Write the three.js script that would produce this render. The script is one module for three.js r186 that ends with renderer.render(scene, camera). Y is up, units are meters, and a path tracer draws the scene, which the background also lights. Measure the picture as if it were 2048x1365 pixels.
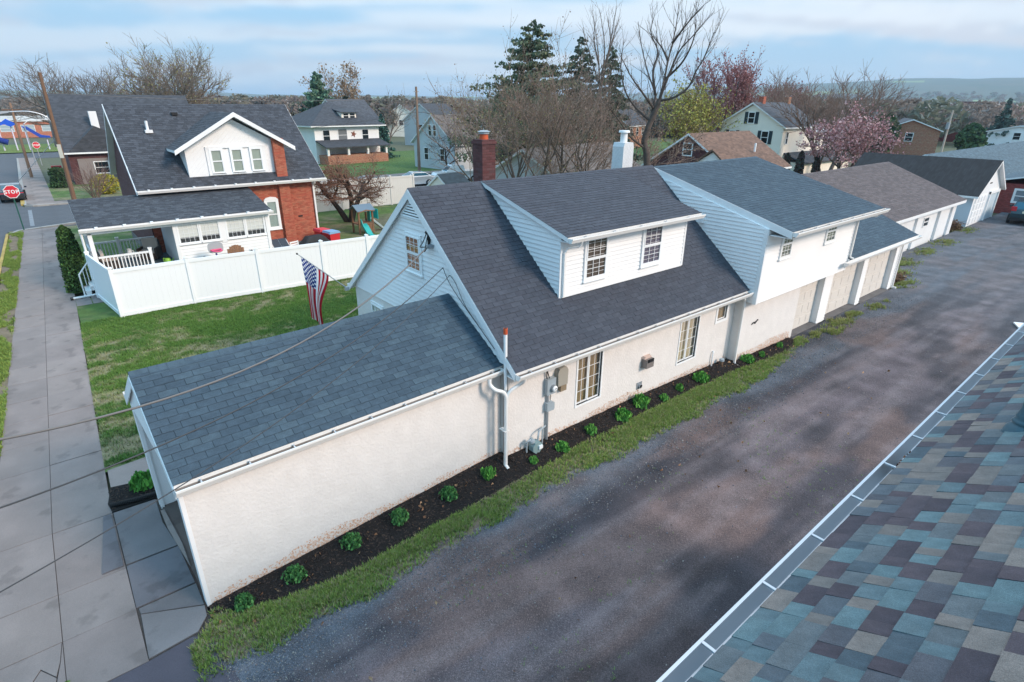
import * as THREE from 'three';
import { mergeGeometries } from 'three/addons/utils/BufferGeometryUtils.js';
import { FontLoader } from 'three/addons/loaders/FontLoader.js';
import { TextGeometry } from 'three/addons/geometries/TextGeometry.js';

// ---------------------------------------------------------------- camera, sky, sun, exposure
const scene = new THREE.Scene();
const camera = new THREE.PerspectiveCamera(62.2, 1024 / 682, 0.1, 20000);
camera.position.set(-0.552, 7.902, 8.992);
camera.rotation.set(THREE.MathUtils.degToRad(-22.714), THREE.MathUtils.degToRad(-39.368), THREE.MathUtils.degToRad(0.311), 'YXZ');
const renderer = new THREE.WebGLRenderer({ antialias: true });
renderer.toneMapping = THREE.LinearToneMapping;
renderer.toneMappingExposure = 1.36;
renderer.shadowMap.enabled = true;

// seeded numbers and noise
function rng(seed) { let a = seed >>> 0; return () => { a = (a + 0x6D2B79F5) >>> 0; let t = Math.imul(a ^ (a >>> 15), 1 | a); t = (t + Math.imul(t ^ (t >>> 7), 61 | t)) ^ t; return ((t ^ (t >>> 14)) >>> 0) / 4294967296; }; }
function hash2(x, y, s = 0) { let h = Math.imul(x | 0, 374761393) + Math.imul(y | 0, 668265263) + Math.imul(s | 0, 2147483647 ^ 0x5bd1e995); h = Math.imul(h ^ (h >>> 13), 1274126177); return ((h ^ (h >>> 16)) >>> 0) / 4294967296; }
const sm = (t) => t * t * (3 - 2 * t);
const mod = (a, n) => ((a % n) + n) % n;
const clamp = (x, a = 0, b = 1) => Math.min(b, Math.max(a, x));
const lerp = (a, b, t) => a + (b - a) * t;
const step = (a, b, x) => sm(clamp((x - a) / (b - a)));
function vnoise(x, y, s = 0, px = 0, py = 0) {
  const xi = Math.floor(x), yi = Math.floor(y), u = sm(x - xi), v = sm(y - yi);
  const X = (k) => px ? mod(k, px) : k, Y = (k) => py ? mod(k, py) : k;
  return lerp(lerp(hash2(X(xi), Y(yi), s), hash2(X(xi + 1), Y(yi), s), u), lerp(hash2(X(xi), Y(yi + 1), s), hash2(X(xi + 1), Y(yi + 1), s), u), v);
}
function fbm(x, y, oct = 4, s = 0) { let a = 0.5, f = 1, r = 0, n = 0; for (let i = 0; i < oct; i++) { r += a * vnoise(x * f, y * f, s + i * 17); n += a; a *= 0.5; f *= 2.03; } return r / n; }
function tfbm(u, v, p, oct = 4, s = 0) { let a = 0.5, f = p, r = 0, n = 0; for (let i = 0; i < oct; i++) { r += a * vnoise(u * f, v * f, s + i * 17, f, f); n += a; a *= 0.5; f *= 2; } return r / n; }

// sky: pale air near the skyline, blue higher up, long flat veils of cloud all round
function makeSky() {
  const w = 1024, h = 512, data = new Float32Array(w * h * 4);
  for (let j = 0; j < h; j++) {
    const el = ((j + 0.5) / h - 0.5) * Math.PI, s = Math.max(0, Math.sin(el));
    for (let i = 0; i < w; i++) {
      const az = ((i + 0.5) / w - 0.5) * 2 * Math.PI, cx = Math.cos(az) * Math.cos(el), cz = Math.sin(az) * Math.cos(el);
      const t = 1 - Math.exp(-s * 6.5);
      let r = lerp(0.42, 0.13, t), g = lerp(0.53, 0.34, t), b = lerp(0.63, 0.53, t);
      // cloud sheet far above: flat layer seen in perspective, stretched along one wind
      const k = 1 / (s + 0.10), px = cx * k, pz = cz * k;
      const wx = px * 0.77 + pz * 0.63, wz = px * 0.63 - pz * 0.77;
      const c1 = fbm(wx * 0.30 + 3.1, wz * 1.0 + 7.7, 5, 3), c2 = fbm(wx * 0.8 + 11, wz * 3.1 + 2, 4, 9);
      let c = step(0.44, 0.55, c1 * 0.6 + c2 * 0.4);
      c = c * 0.85 + 0.15 * step(0.45, 0.7, c2);
      const warm = 0.5 + 0.5 * (cx * 0.62 + cz * 0.78);           // the side the light comes from
      const cr = lerp(0.47, 0.64, warm), cg = lerp(0.55, 0.65, warm), cb = lerp(0.62, 0.67, warm);
      c *= lerp(0.78, 0.95, warm);
      r = lerp(r, cr, c); g = lerp(g, cg, c); b = lerp(b, cb, c); const thickc = 1 - 0.17 * c * step(0.5, 0.62, fbm(wx * 0.6 + 40, wz * 4.2 + 3, 4, 15)); r *= thickc; g *= thickc; b *= lerp(1, thickc, 0.8);
      const lift = 1 + 1.8 * s;                                    // thin overcast grows brighter overhead
      if (el < 0) { r = 0.30; g = 0.31; b = 0.32; }
      const o = (j * w + i) * 4; data[o] = r * lift; data[o + 1] = g * lift; data[o + 2] = b * lift; data[o + 3] = 1;
    }
  }
  const tex = new THREE.DataTexture(data, w, h, THREE.RGBAFormat, THREE.FloatType);
  tex.mapping = THREE.EquirectangularReflectionMapping; tex.magFilter = THREE.LinearFilter; tex.minFilter = THREE.LinearFilter; tex.needsUpdate = true;
  return tex;
}
const skyTex = makeSky();
scene.background = skyTex; scene.environment = skyTex;
const sun = new THREE.DirectionalLight(new THREE.Color(1.0, 0.82, 0.68), 2.4);
sun.position.set(44, 50, 72); sun.target.position.set(10, 0, -5);
sun.castShadow = true; sun.shadow.radius = 26; sun.shadow.mapSize.set(4096, 4096);
Object.assign(sun.shadow.camera, { left: -90, right: 90, top: 90, bottom: -90, near: 1, far: 400 });
scene.add(sun, sun.target);
scene.fog = new THREE.FogExp2(new THREE.Color(0.50, 0.68, 0.86), 0.0002);

// ---------------------------------------------------------------- helpers
const G = -0.2, CAM = camera.position.clone(), V = (x, y, z) => new THREE.Vector3(x, y, z);
const taken = {};
const numbered = (n) => { const k = taken[n] = (taken[n] ?? -1) + 1; return k ? `${n}_${String(k).padStart(3, '0')}` : n; };
function flat(pos) { const g = new THREE.BufferGeometry(); g.setAttribute('position', new THREE.Float32BufferAttribute(pos, 3)); g.computeVertexNormals(); return g; }
function box(x0, x1, y0, y1, z0, z1) { const g = new THREE.BoxGeometry(Math.abs(x1 - x0), Math.abs(y1 - y0), Math.abs(z1 - z0)); g.translate((x0 + x1) / 2, (y0 + y1) / 2, (z0 + z1) / 2); return g; }
// polygon pushed along an axis: 'x' takes (z,y) points, 'z' takes (x,y), 'y' takes (x,z)
function prism(pts, axis, a, b) {
  const P = (p, t) => axis === 'x' ? [t, p[1], p[0]] : axis === 'z' ? [p[0], p[1], t] : [p[0], t, p[1]];
  const tri = THREE.ShapeUtils.triangulateShape(pts.map((p) => new THREE.Vector2(p[0], p[1])), []), pos = [], put = (...q) => q.forEach((r) => pos.push(...r));
  for (const [i, j, k] of tri) { put(P(pts[i], b), P(pts[j], b), P(pts[k], b)); put(P(pts[i], a), P(pts[k], a), P(pts[j], a)); }
  for (let i = 0; i < pts.length; i++) { const p = pts[i], q = pts[(i + 1) % pts.length]; put(P(p, a), P(q, a), P(q, b)); put(P(p, a), P(q, b), P(p, b)); }
  let vol = 0;
  for (let i = 0; i < pos.length; i += 9) vol += pos[i] * (pos[i + 4] * pos[i + 8] - pos[i + 5] * pos[i + 7]) - pos[i + 1] * (pos[i + 3] * pos[i + 8] - pos[i + 5] * pos[i + 6]) + pos[i + 2] * (pos[i + 3] * pos[i + 7] - pos[i + 4] * pos[i + 6]);
  if (vol < 0) for (let i = 0; i < pos.length; i += 9) for (let k = 0; k < 3; k++) { const t = pos[i + 3 + k]; pos[i + 3 + k] = pos[i + 6 + k]; pos[i + 6 + k] = t; }
  return flat(pos);
}
function cyl(p, q, r0, r1 = r0, n = 10, caps = true) {
  const d = q.clone().sub(p), L = d.length(), g = new THREE.CylinderGeometry(r1, r0, L, n, 1, !caps);
  g.translate(0, L / 2, 0); g.applyQuaternion(new THREE.Quaternion().setFromUnitVectors(V(0, 1, 0), d.normalize())); g.translate(p.x, p.y, p.z); return g;
}
function tube(pts, r, n = 8, seg = 24) { return new THREE.TubeGeometry(new THREE.CatmullRomCurve3(pts), seg, r, n, false); }
function ball(x, y, z, rx, ry = rx, rz = rx, n = 14) { const g = new THREE.SphereGeometry(1, n, Math.round(n * 0.7)); g.scale(rx, ry, rz); g.translate(x, y, z); return g; }
function quad(a, b, c, d) { return flat([...a, ...b, ...c, ...a, ...c, ...d]); }
function boxUV(g) {
  const p = g.attributes.position, n = g.attributes.normal, uv = new Float32Array(p.count * 2);
  for (let i = 0; i < p.count; i++) {
    const ax = Math.abs(n.getX(i)), ay = Math.abs(n.getY(i)), az = Math.abs(n.getZ(i));
    if (ay >= ax && ay >= az) { uv[2 * i] = p.getX(i); uv[2 * i + 1] = -p.getZ(i); }
    else if (ax >= az) { uv[2 * i] = p.getZ(i); uv[2 * i + 1] = p.getY(i); }
    else { uv[2 * i] = p.getX(i); uv[2 * i + 1] = p.getY(i); }
  }
  g.setAttribute('uv', new THREE.Float32BufferAttribute(uv, 2)); return g;
}
function join(geos, keepUV = false) {
  const l = (Array.isArray(geos) ? geos : [geos]).map((g) => { let h = g.index ? g.toNonIndexed() : g; if (!h.attributes.normal) h.computeVertexNormals(); if (!keepUV || !h.attributes.uv) boxUV(h); h.deleteAttribute('uv1'); return h; });
  return l.length === 1 ? l[0] : mergeGeometries(l);
}
function obj(name, geos, mat, parent = scene, keepUV = false) {
  const m = new THREE.Mesh(join(geos, keepUV), mat); m.name = parent === scene ? numbered(name) : name; m.castShadow = m.receiveShadow = true; parent.add(m); return m;
}
function tag(o, label, category, group) { o.userData.label = label; o.userData.category = category; if (group) o.userData.group = group; return o; }
function thing(name, label, category, [x, y, z] = [0, 0, 0], turn = 0, group) { const o = new THREE.Group(); o.name = numbered(name); o.position.set(x, y, z); o.rotation.y = turn; scene.add(o); return tag(o, label, category, group); }
function struct(name, geos, mat, label, keepUV = false) { const m = obj(name, geos, mat, scene, keepUV); m.userData.kind = 'structure'; if (label) m.userData.label = label; return m; }
function stuff(o, label) { o.userData.kind = 'stuff'; if (label) o.userData.label = label; return o; }
function copy(o, label, pos, turn, scale) { const c = o.clone(); c.name = numbered(o.name.replace(/_\d{3}$/, '')); c.userData = { ...o.userData, label }; if (pos) c.position.set(...pos); if (turn !== undefined) c.rotation.y = turn; if (scale) c.scale.set(...(Array.isArray(scale) ? scale : [scale, scale, scale])); scene.add(c); return c; }

// ---------------------------------------------------------------- textures and materials
function tex(size, tile, f, srgb = true) {
  const d = new Uint8Array(size * size * 4);
  for (let j = 0; j < size; j++) for (let i = 0; i < size; i++) { const c = f(i / size, j / size, i, j), o = (j * size + i) * 4; if (typeof c === 'number') d[o] = d[o + 1] = d[o + 2] = clamp(c) * 255; else { d[o] = clamp(c[0]) * 255; d[o + 1] = clamp(c[1]) * 255; d[o + 2] = clamp(c[2]) * 255; } d[o + 3] = 255; }
  const t = new THREE.DataTexture(d, size, size); t.wrapS = t.wrapT = THREE.RepeatWrapping; t.magFilter = THREE.LinearFilter; t.minFilter = THREE.LinearMipmapLinearFilter; t.generateMipmaps = true;
  if (srgb) t.colorSpace = THREE.SRGBColorSpace; t.repeat.set(1 / tile, 1 / tile); t.needsUpdate = true; return t;
}
const T = {};
T.granule = tex(512, 0.8, (u, v, i, j) => { const n = tfbm(u, v, 12, 3, 5), s = hash2(i, j, 3), s2 = hash2(i >> 1, j >> 1, 8); return 0.60 + 0.16 * n + 0.15 * s + 0.18 * s2; });
T.granuleBump = tex(256, 0.5, (u, v, i, j) => 0.5 * hash2(i, j, 21) + 0.5 * hash2(i >> 1, j >> 1, 22), false);
T.roofFar = tex(512, 4, (u, v, i, j) => { const row = Math.floor(v * 28), uu = u * 13 + (row % 2) * 0.5, k = hash2(mod(Math.floor(uu), 13), row, 4), f = v * 28 - row; return 0.70 + 0.20 * k - (f < 0.12 ? 0.16 : 0) + 0.10 * (tfbm(u, v, 6, 4, 2) - 0.5); });
T.stucco = tex(512, 2.2, (u, v, i, j) => 0.90 + 0.05 * tfbm(u, v, 9, 5, 1) + 0.05 * hash2(i, j, 9));
T.stuccoBump = tex(512, 1.1, (u, v) => tfbm(u, v, 24, 4, 12), false);
T.concrete = tex(512, 3.1, (u, v, i, j) => 0.70 + 0.22 * tfbm(u, v, 4, 6, 31) + 0.08 * hash2(i, j, 5) - 0.10 * step(0.62, 0.8, tfbm(u, v, 9, 4, 44)));
T.fineBump = tex(256, 0.7, (u, v, i, j) => 0.6 * tfbm(u, v, 16, 4, 3) + 0.4 * hash2(i, j, 7), false);
T.gravel = tex(1024, 3.3, (u, v, i, j) => { const n = tfbm(u, v, 6, 6, 61), s = hash2(i >> 2, j >> 2, 13), s2 = hash2(i >> 1, j >> 1, 14), g = 0.40 + 0.34 * n + 0.22 * s + 0.18 * s2 + (s > 0.97 ? 0.2 : 0); return [g, g, g]; });
T.gravelBump = tex(512, 1.3, (u, v, i, j) => 0.5 * tfbm(u, v, 20, 4, 71) + 0.5 * hash2(i >> 2, j >> 2, 15), false);
T.asphalt = tex(512, 2.3, (u, v, i, j) => 0.70 + 0.16 * tfbm(u, v, 5, 5, 81) + 0.16 * hash2(i, j, 16));
T.mulch = tex(512, 1.0, (u, v, i, j) => 0.45 + 0.35 * tfbm(u, v, 30, 3, 91) + 0.25 * hash2(i >> 1, j >> 2, 17));
T.brick = tex(512, 1.2, (u, v, i, j) => { const row = Math.floor(v * 16), uu = u * 6 + (row % 2) * 0.5, c = Math.floor(uu), fx = uu - c, fy = v * 16 - row, k = hash2(mod(c, 6), row, 6); if (fx < 0.055 || fy < 0.15) return [0.86, 0.80, 0.76]; const n = 0.80 + 0.24 * k + 0.08 * hash2(i, j, 2); return [n, n * (0.80 + 0.2 * hash2(c, row, 7)), n * (0.80 + 0.2 * hash2(c, row, 7))]; });
T.brickBump = tex(512, 1.2, (u, v) => { const row = Math.floor(v * 16), uu = u * 6 + (row % 2) * 0.5, fx = uu - Math.floor(uu), fy = v * 16 - row; return fx < 0.055 || fy < 0.15 ? 0.2 : 0.9; }, false);
T.wood = tex(256, 1.5, (u, v, i, j) => 0.72 + 0.2 * tfbm(u, v * 0.12, 24, 3, 33) + 0.06 * hash2(i, j, 4));
T.bark = tex(256, 1.2, (u, v, i, j) => 0.6 + 0.35 * tfbm(u, v, 14, 4, 35) + 0.06 * hash2(i, j, 4));
T.paint = tex(512, 2.7, (u, v, i, j) => 0.93 + 0.05 * tfbm(u, v, 4, 5, 37) + 0.015 * hash2(i, j, 4));
T.turf = tex(512, 2.9, (u, v, i, j) => 0.62 + 0.28 * tfbm(u, v, 10, 5, 39) + 0.2 * hash2(i >> 1, j >> 1, 4));
const col = (h) => new THREE.Color(h);
const mat = (c, o = {}) => new THREE.MeshStandardMaterial({ color: col(c), roughness: 0.85, metalness: 0, ...o });
const M = {
  white: mat('#efefee', { roughness: 0.55, map: T.paint }), trim: mat('#f2f2f1', { roughness: 0.5, map: T.paint }), siding: mat('#f2f2f1', { roughness: 0.6, map: T.paint }),
  vinyl: mat('#eceeee', { roughness: 0.45 }), stucco: mat('#e9e4df', { map: T.stucco, bumpMap: T.stuccoBump, bumpScale: 0.006, roughness: 0.95 }), stuccoGrey: mat('#cfcfcd', { map: T.stucco, bumpMap: T.stuccoBump, bumpScale: 0.008 }),
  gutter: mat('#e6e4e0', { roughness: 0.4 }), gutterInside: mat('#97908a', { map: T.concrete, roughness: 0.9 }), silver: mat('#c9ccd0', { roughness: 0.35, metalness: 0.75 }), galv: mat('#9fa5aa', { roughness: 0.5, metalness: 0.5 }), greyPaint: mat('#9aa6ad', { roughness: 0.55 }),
  glass: new THREE.MeshPhysicalMaterial({ color: 0xffffff, roughness: 0.03, transmission: 1, thickness: 0, ior: 1.5 }), dark: mat('#17181a', { roughness: 0.7 }), room: mat('#2e2a27'), pane: mat('#1c2226', { roughness: 0.06 }),
  concrete: mat('#988b86', { map: T.concrete, bumpMap: T.fineBump, bumpScale: 0.004 }), concreteB: mat('#9d908a', { map: T.concrete, bumpMap: T.fineBump, bumpScale: 0.004 }), concreteDark: mat('#7d7a7a', { map: T.concrete, bumpMap: T.fineBump, bumpScale: 0.004 }),
  asphalt: mat('#5c6066', { map: T.asphalt, bumpMap: T.fineBump, bumpScale: 0.004 }), kerb: mat('#b5b1ab', { map: T.concrete }), kerbYellow: mat('#c9ab5e', { map: T.concrete }),
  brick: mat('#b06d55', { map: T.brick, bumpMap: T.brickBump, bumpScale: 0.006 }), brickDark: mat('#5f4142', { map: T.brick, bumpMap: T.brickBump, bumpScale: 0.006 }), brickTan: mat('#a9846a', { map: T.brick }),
  roofA: mat('#5a5e66', { map: T.roofFar }), roofB: mat('#50535a', { map: T.roofFar }), roofBrown: mat('#6d6260', { map: T.roofFar }), roofTan: mat('#8a6a58', { map: T.roofFar }), roofBlack: mat('#2e3034', { map: T.roofFar }), roofBlue: mat('#5d7480', { map: T.roofFar }), roofGreyTan: mat('#7c726c', { map: T.roofFar }),
  ridge: mat('#676c75', { map: T.granule }), felt: mat('#2d2f33', { map: T.granule }), wood: mat('#a57a5c', { map: T.wood }), poleWood: mat('#86664f', { map: T.wood }), bark: mat('#5f5148', { map: T.bark }), barkGrey: mat('#76695f', { map: T.bark }), barkDark: mat('#4a4038', { map: T.bark }),
  black: mat('#1b1c1e', { roughness: 0.5 }), rubber: mat('#1d1d1e', { roughness: 0.9 }), red: mat('#c2252f', { roughness: 0.5 }), teal: mat('#21a7a0', { roughness: 0.45 }), green: mat('#2f6a4d', { roughness: 0.5 }), cream: mat('#faf1e2', { map: T.paint }), blueSide: mat('#c4c8ca', { map: T.paint }),
  tan: mat('#b3aaa0', { map: T.paint }), orange: mat('#c2532c', { roughness: 0.7 }), mulch: mat('#2a2422', { map: T.mulch, bumpMap: T.gravelBump, bumpScale: 0.03, roughness: 1 }), curtain: mat('#b8ad93'), curtainDark: mat('#8c7a5c'), blind: mat('#d6d8d2'), doorBeige: mat('#ddd6cd', { map: T.paint }), deckBlue: mat('#4a5a62'), cable: mat('#3a3c3f', { roughness: 0.6 }), cableGrey: mat('#6a6765', { roughness: 0.6 }),
};
// ---------------------------------------------------------------- building pieces
// a face is a plane looking along +z, -z, +x or -x: at(a, y, n) is a along it, y up, n outwards
const face = (dir, pos) => ({ dir, pos, at: dir === 'z+' ? (a, y, n) => [a, y, pos + n] : dir === 'z-' ? (a, y, n) => [a, y, pos - n] : dir === 'x+' ? (a, y, n) => [pos + n, y, a] : (a, y, n) => [pos - n, y, a] });
function fbox(F, a0, a1, y0, y1, n0, n1) { const p = F.at(a0, y0, n0), q = F.at(a1, y1, n1); return box(Math.min(p[0], q[0]), Math.max(p[0], q[0]), Math.min(p[1], q[1]), Math.max(p[1], q[1]), Math.min(p[2], q[2]), Math.max(p[2], q[2])); }
// window: frame mesh with panes, bars and what hangs behind them as its children
function windowOn(parent, F, a0, a1, y0, y1, o = {}) {
  const { cols = 3, rows = 2, kind = 'hung', casing = 0.07, out = 0.045, back = M.room, frame = M.vinyl, bars = true, sink = 0, glass = M.glass, sill = true, name = 'window' } = o, f = 0.035;
  const g = [fbox(F, a0 - casing, a0, y0 - casing, y1 + casing, -sink, out), fbox(F, a1, a1 + casing, y0 - casing, y1 + casing, -sink, out), fbox(F, a0, a1, y1, y1 + casing, -sink, out), fbox(F, a0, a1, y0 - casing, y0, -sink, out)];
  if (sill) g.push(fbox(F, a0 - casing - 0.02, a1 + casing + 0.02, y0 - casing - 0.03, y0 - casing + 0.002, -sink, out + 0.03));
  const w = obj(name, g, frame, parent), nb = -sink + 0.006, ng = -sink + 0.02 + (out + sink) * 0.3;
  obj('interior', fbox(F, a0, a1, y0, y1, nb, nb + 0.004), back, w);
  const panes = kind === 'hung' ? [[a0, a1, y0, (y0 + y1) / 2], [a0, a1, (y0 + y1) / 2, y1]] : kind === 'slide' ? [[a0, (a0 + a1) / 2, y0, y1], [(a0 + a1) / 2, a1, y0, y1]] : [[a0, a1, y0, y1]];
  panes.forEach(([p0, p1, q0, q1], i) => {
    const n = ng + (i ? 0.012 : 0);
    obj('sash', [fbox(F, p0, p0 + f, q0, q1, n - 0.008, n + 0.014), fbox(F, p1 - f, p1, q0, q1, n - 0.008, n + 0.014), fbox(F, p0 + f, p1 - f, q0, q0 + f, n - 0.008, n + 0.014), fbox(F, p0 + f, p1 - f, q1 - f, q1, n - 0.008, n + 0.014)], frame, w);
    obj('pane', fbox(F, p0 + f, p1 - f, q0 + f, q1 - f, n, n + 0.002), glass, w);
    if (bars) { const b = []; for (let k = 1; k < cols; k++) { const a = lerp(p0 + f, p1 - f, k / cols); b.push(fbox(F, a - 0.0065, a + 0.0065, q0 + f, q1 - f, n + 0.003, n + 0.009)); } for (let k = 1; k < rows; k++) { const y = lerp(q0 + f, q1 - f, k / rows); b.push(fbox(F, p0 + f, p1 - f, y - 0.0065, y + 0.0065, n + 0.0035, n + 0.0085)); } if (b.length) obj('glazing_bar', b, frame, w); }
  });
  return w;
}
function farWindow(parent, F, a0, a1, y0, y1, o = {}) {      // small in the picture: frame, pane, shutters
  const c = o.casing ?? 0.09, w = obj('window', [fbox(F, a0 - c, a0, y0 - c, y1 + c, 0, 0.05), fbox(F, a1, a1 + c, y0 - c, y1 + c, 0, 0.05), fbox(F, a0, a1, y1, y1 + c, 0, 0.05), fbox(F, a0, a1, y0 - c, y0, 0, 0.05), fbox(F, a0, a1, (y0 + y1) / 2 - 0.03, (y0 + y1) / 2 + 0.03, 0.012, 0.035)], o.frame ?? M.trim, parent);
  obj('pane', fbox(F, a0, a1, y0, y1, 0.003, 0.012), o.pane ?? M.pane, w);
  if (o.shutter) for (const s of [[a0 - c - 0.42, a0 - c - 0.02], [a1 + c + 0.02, a1 + c + 0.42]]) obj('shutter', fbox(F, s[0], s[1], y0 - c, y1 + c, 0, 0.05), o.shutter, parent);
  return w;
}
function clipHalf(poly, f) { const out = []; for (let i = 0; i < poly.length; i++) { const p = poly[i], q = poly[(i + 1) % poly.length], a = f(p), b = f(q); if (a >= 0) out.push(p); if ((a > 0 && b < 0) || (a < 0 && b > 0)) { const t = a / (a - b); out.push([lerp(p[0], q[0], t), lerp(p[1], q[1], t)]); } } return out; }
// lap siding: every board its own mesh, butt edge proud of the board below
function sidingOn(parent, F, poly, o = {}) {
  const { expo = 0.125, m = M.siding, thick = 0.03, merged = false } = o, ys = poly.map((p) => p[1]), y0 = Math.min(...ys), y1 = Math.max(...ys), all = [];
  for (let y = y0; y < y1 - 0.01; y += expo) {
    const lo = y, hi = Math.min(y + expo, y1); let b = clipHalf(clipHalf(poly, (p) => p[1] - lo), (p) => hi - p[1]);
    if (b.length < 3) continue;
    const ax = b.map((p) => p[0]); if (Math.max(...ax) - Math.min(...ax) < 0.04) continue;
    const n = (p) => lerp(thick, 0.004, (p[1] - lo) / expo), pos = [], fr = b.map((p) => F.at(p[0], p[1], n(p))), bk = b.map((p) => F.at(p[0], p[1], 0));
    const flip = F.dir === 'z-' || F.dir === 'x+', put = (A, B, Cc) => flip ? pos.push(...A, ...Cc, ...B) : pos.push(...A, ...B, ...Cc);
    const area = b.reduce((s, p, i) => { const q = b[(i + 1) % b.length]; return s + p[0] * q[1] - q[0] * p[1]; }, 0); if (area < 0) { fr.reverse(); bk.reverse(); }
    for (let i = 1; i < b.length - 1; i++) put(fr[0], fr[i], fr[i + 1]);
    for (let i = 0; i < b.length; i++) { const j = (i + 1) % b.length; put(bk[i], bk[j], fr[j]); put(bk[i], fr[j], fr[i]); }
    const g = flat(pos); if (merged) all.push(g); else obj('siding_board', g, m, parent);
  }
  if (merged) obj('siding', all, m, parent);
}
const gutterPts = [[0, 0], [0, -0.105], [0.085, -0.105], [0.12, -0.03], [0.128, -0.03], [0.128, 0], [0.112, 0], [0.112, -0.012], [0.118, -0.018], [0.08, -0.098], [0.006, -0.098], [0.006, 0]];
function gutterX(parent, x0, x1, y, z, s = 1, m = M.gutter, hang = 0.75, dir = 1) {
  s *= 1.22; y -= 0.015; const g = obj('gutter', prism(gutterPts.map(([a, b]) => [z + dir * a * s, y + b * s]), 'x', x0, x1), m, parent);
  if (hang) obj('shade_lining', prism([[0.008, -0.03], [0.008, -0.096], [0.08, -0.096], [0.112, -0.025], [0.11, -0.023], [0.078, -0.09], [0.012, -0.09], [0.012, -0.03]].map(([a, b]) => [z + dir * a * s, y + b * s]), 'x', x0 + 0.01, x1 - 0.01), M.gutterInside, g);  // added inner skin: trough shade and grime put into its grey
  obj('end_cap', [x0 - 0.004, x1].map((x) => prism([[0, -0.002], [0, -0.105], [0.085, -0.105], [0.12, -0.03], [0.126, -0.002]].map(([a, b]) => [z + dir * a * s, y + b * s]), 'x', x, x + 0.004)), m, g);
  if (hang) for (let x = x0 + hang * 0.5; x < x1; x += hang) obj('hanger', [box(x - 0.012, x + 0.012, y - 0.016, y - 0.008, Math.min(z, z + dir * 0.12 * s), Math.max(z, z + dir * 0.12 * s)), cyl(V(x, y - 0.012, z + dir * 0.06), V(x, y + 0.012, z + dir * 0.06), 0.012, 0.012, 6)], M.silver, g);
  return g;
}
// shingles: every course a row of tabs, thicker at the butt; the tabs that show largest are meshes, the rest one field
const wedge = (() => { const t = 1, b = 0.2, p = [[-0.5, 0, 0], [0.5, 0, 0], [0.5, 1, 0], [-0.5, 1, 0], [-0.5, 0, t], [0.5, 0, t], [0.5, 1, b], [-0.5, 1, b]], q = (a, c, d, e) => [...p[a], ...p[c], ...p[d], ...p[a], ...p[d], ...p[e]]; return flat([...q(4, 5, 6, 7), ...q(0, 1, 5, 4), ...q(1, 2, 6, 5), ...q(3, 0, 4, 7)]); })();
function wedgeUV(ofs) { const g = wedge.clone(), p = g.attributes.position, uv = []; for (let i = 0; i < p.count; i++) uv.push(p.getX(i) * 0.25 + ofs, p.getY(i) * 0.14 + ofs * 1.7 - p.getZ(i) * 0.01); g.setAttribute('uv', new THREE.Float32BufferAttribute(uv, 2)); return g; }
const wedgeVariants = [0.03, 0.21, 0.37, 0.52, 0.71, 0.9].map(wedgeUV);
function shingles(parent, { O, U, W, N, spans, courses, expo, tab, mats, tones, most = 300, thick = 0.012, jitter = 0.02, vary = 0, seed = 1, gap = 0.007, wave = 0 }) {
  const R = rng(seed), list = [], basis = new THREE.Matrix4().makeBasis(U, W, N), quat = new THREE.Quaternion().setFromRotationMatrix(basis), worldQ = parent.matrixWorld;
  for (let k = 0; k < courses; k++) {
    const v = k * expo;
    for (const [s0, s1] of spans(v + expo / 2)) {
      let u = s0 - (k % 2 ? tab * 0.5 : 0) - R() * jitter; if (vary) u = s0 - R() * tab;
      while (u < s1 - 0.01) {
        const w = vary ? tab * (1 - vary + 2 * vary * R()) : tab, a = Math.max(u, s0), b = Math.min(u + w, s1);
        if (b - a > 0.025) { const th = thick * (0.75 + 0.5 * R()); list.push({ a, b, v, th, dy: (R() - 0.5) * 0.006, tone: Math.floor(R() * mats.length), vr: Math.floor(R() * 6), c: O.clone().addScaledVector(U, (a + b) / 2).addScaledVector(W, v) }); }
        u += w;
      }
    }
  }
  parent.updateWorldMatrix(true, false);
  const p = V(), dirc = V();
  camera.updateMatrixWorld(true); camera.matrixWorldInverse.copy(camera.matrixWorld).invert(); camera.updateProjectionMatrix();
  for (const s of list) { p.copy(s.c).applyMatrix4(parent.matrixWorld); const d = p.distanceTo(CAM); dirc.copy(p).project(camera); const inside = Math.abs(dirc.x) < 1.03 && Math.abs(dirc.y) < 1.03 && dirc.z < 1; s.size = (s.b - s.a) / (d * d) * (inside ? 1 : 1e-6); }
  list.sort((x, y) => y.size - x.size);
  const put = (o, s) => { o.position.copy(s.c).addScaledVector(N, -0.001); o.quaternion.copy(quat); o.scale.set(s.b - s.a - gap, expo + 0.01 + s.dy, s.th); };
  list.slice(0, most).forEach((s) => { const m = new THREE.Mesh(wedgeVariants[s.vr], mats[s.tone]); m.name = 'shingle'; m.castShadow = m.receiveShadow = true; put(m, s); parent.add(m); });
  const rest = list.slice(most); if (!rest.length) return;
  const geos = rest.map((s) => { const g = wedgeVariants[s.vr].clone(), o = new THREE.Object3D(); put(o, s); o.updateMatrix(); g.applyMatrix4(o.matrix); const c = tones[s.tone], arr = new Float32Array(g.attributes.position.count * 3); for (let i = 0; i < arr.length; i += 3) { arr[i] = c.r; arr[i + 1] = c.g; arr[i + 2] = c.b; } g.setAttribute('color', new THREE.Float32BufferAttribute(arr, 3)); return g; });
  const f = new THREE.Mesh(mergeGeometries(geos), tonedShingle); f.name = 'shingle_field'; f.castShadow = f.receiveShadow = true; f.userData.kind = 'stuff'; parent.add(f);
}
const tonedShingle = new THREE.MeshStandardMaterial({ vertexColors: true, map: T.granule, bumpMap: T.granuleBump, bumpScale: 0.0015, roughness: 0.95 });
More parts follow.
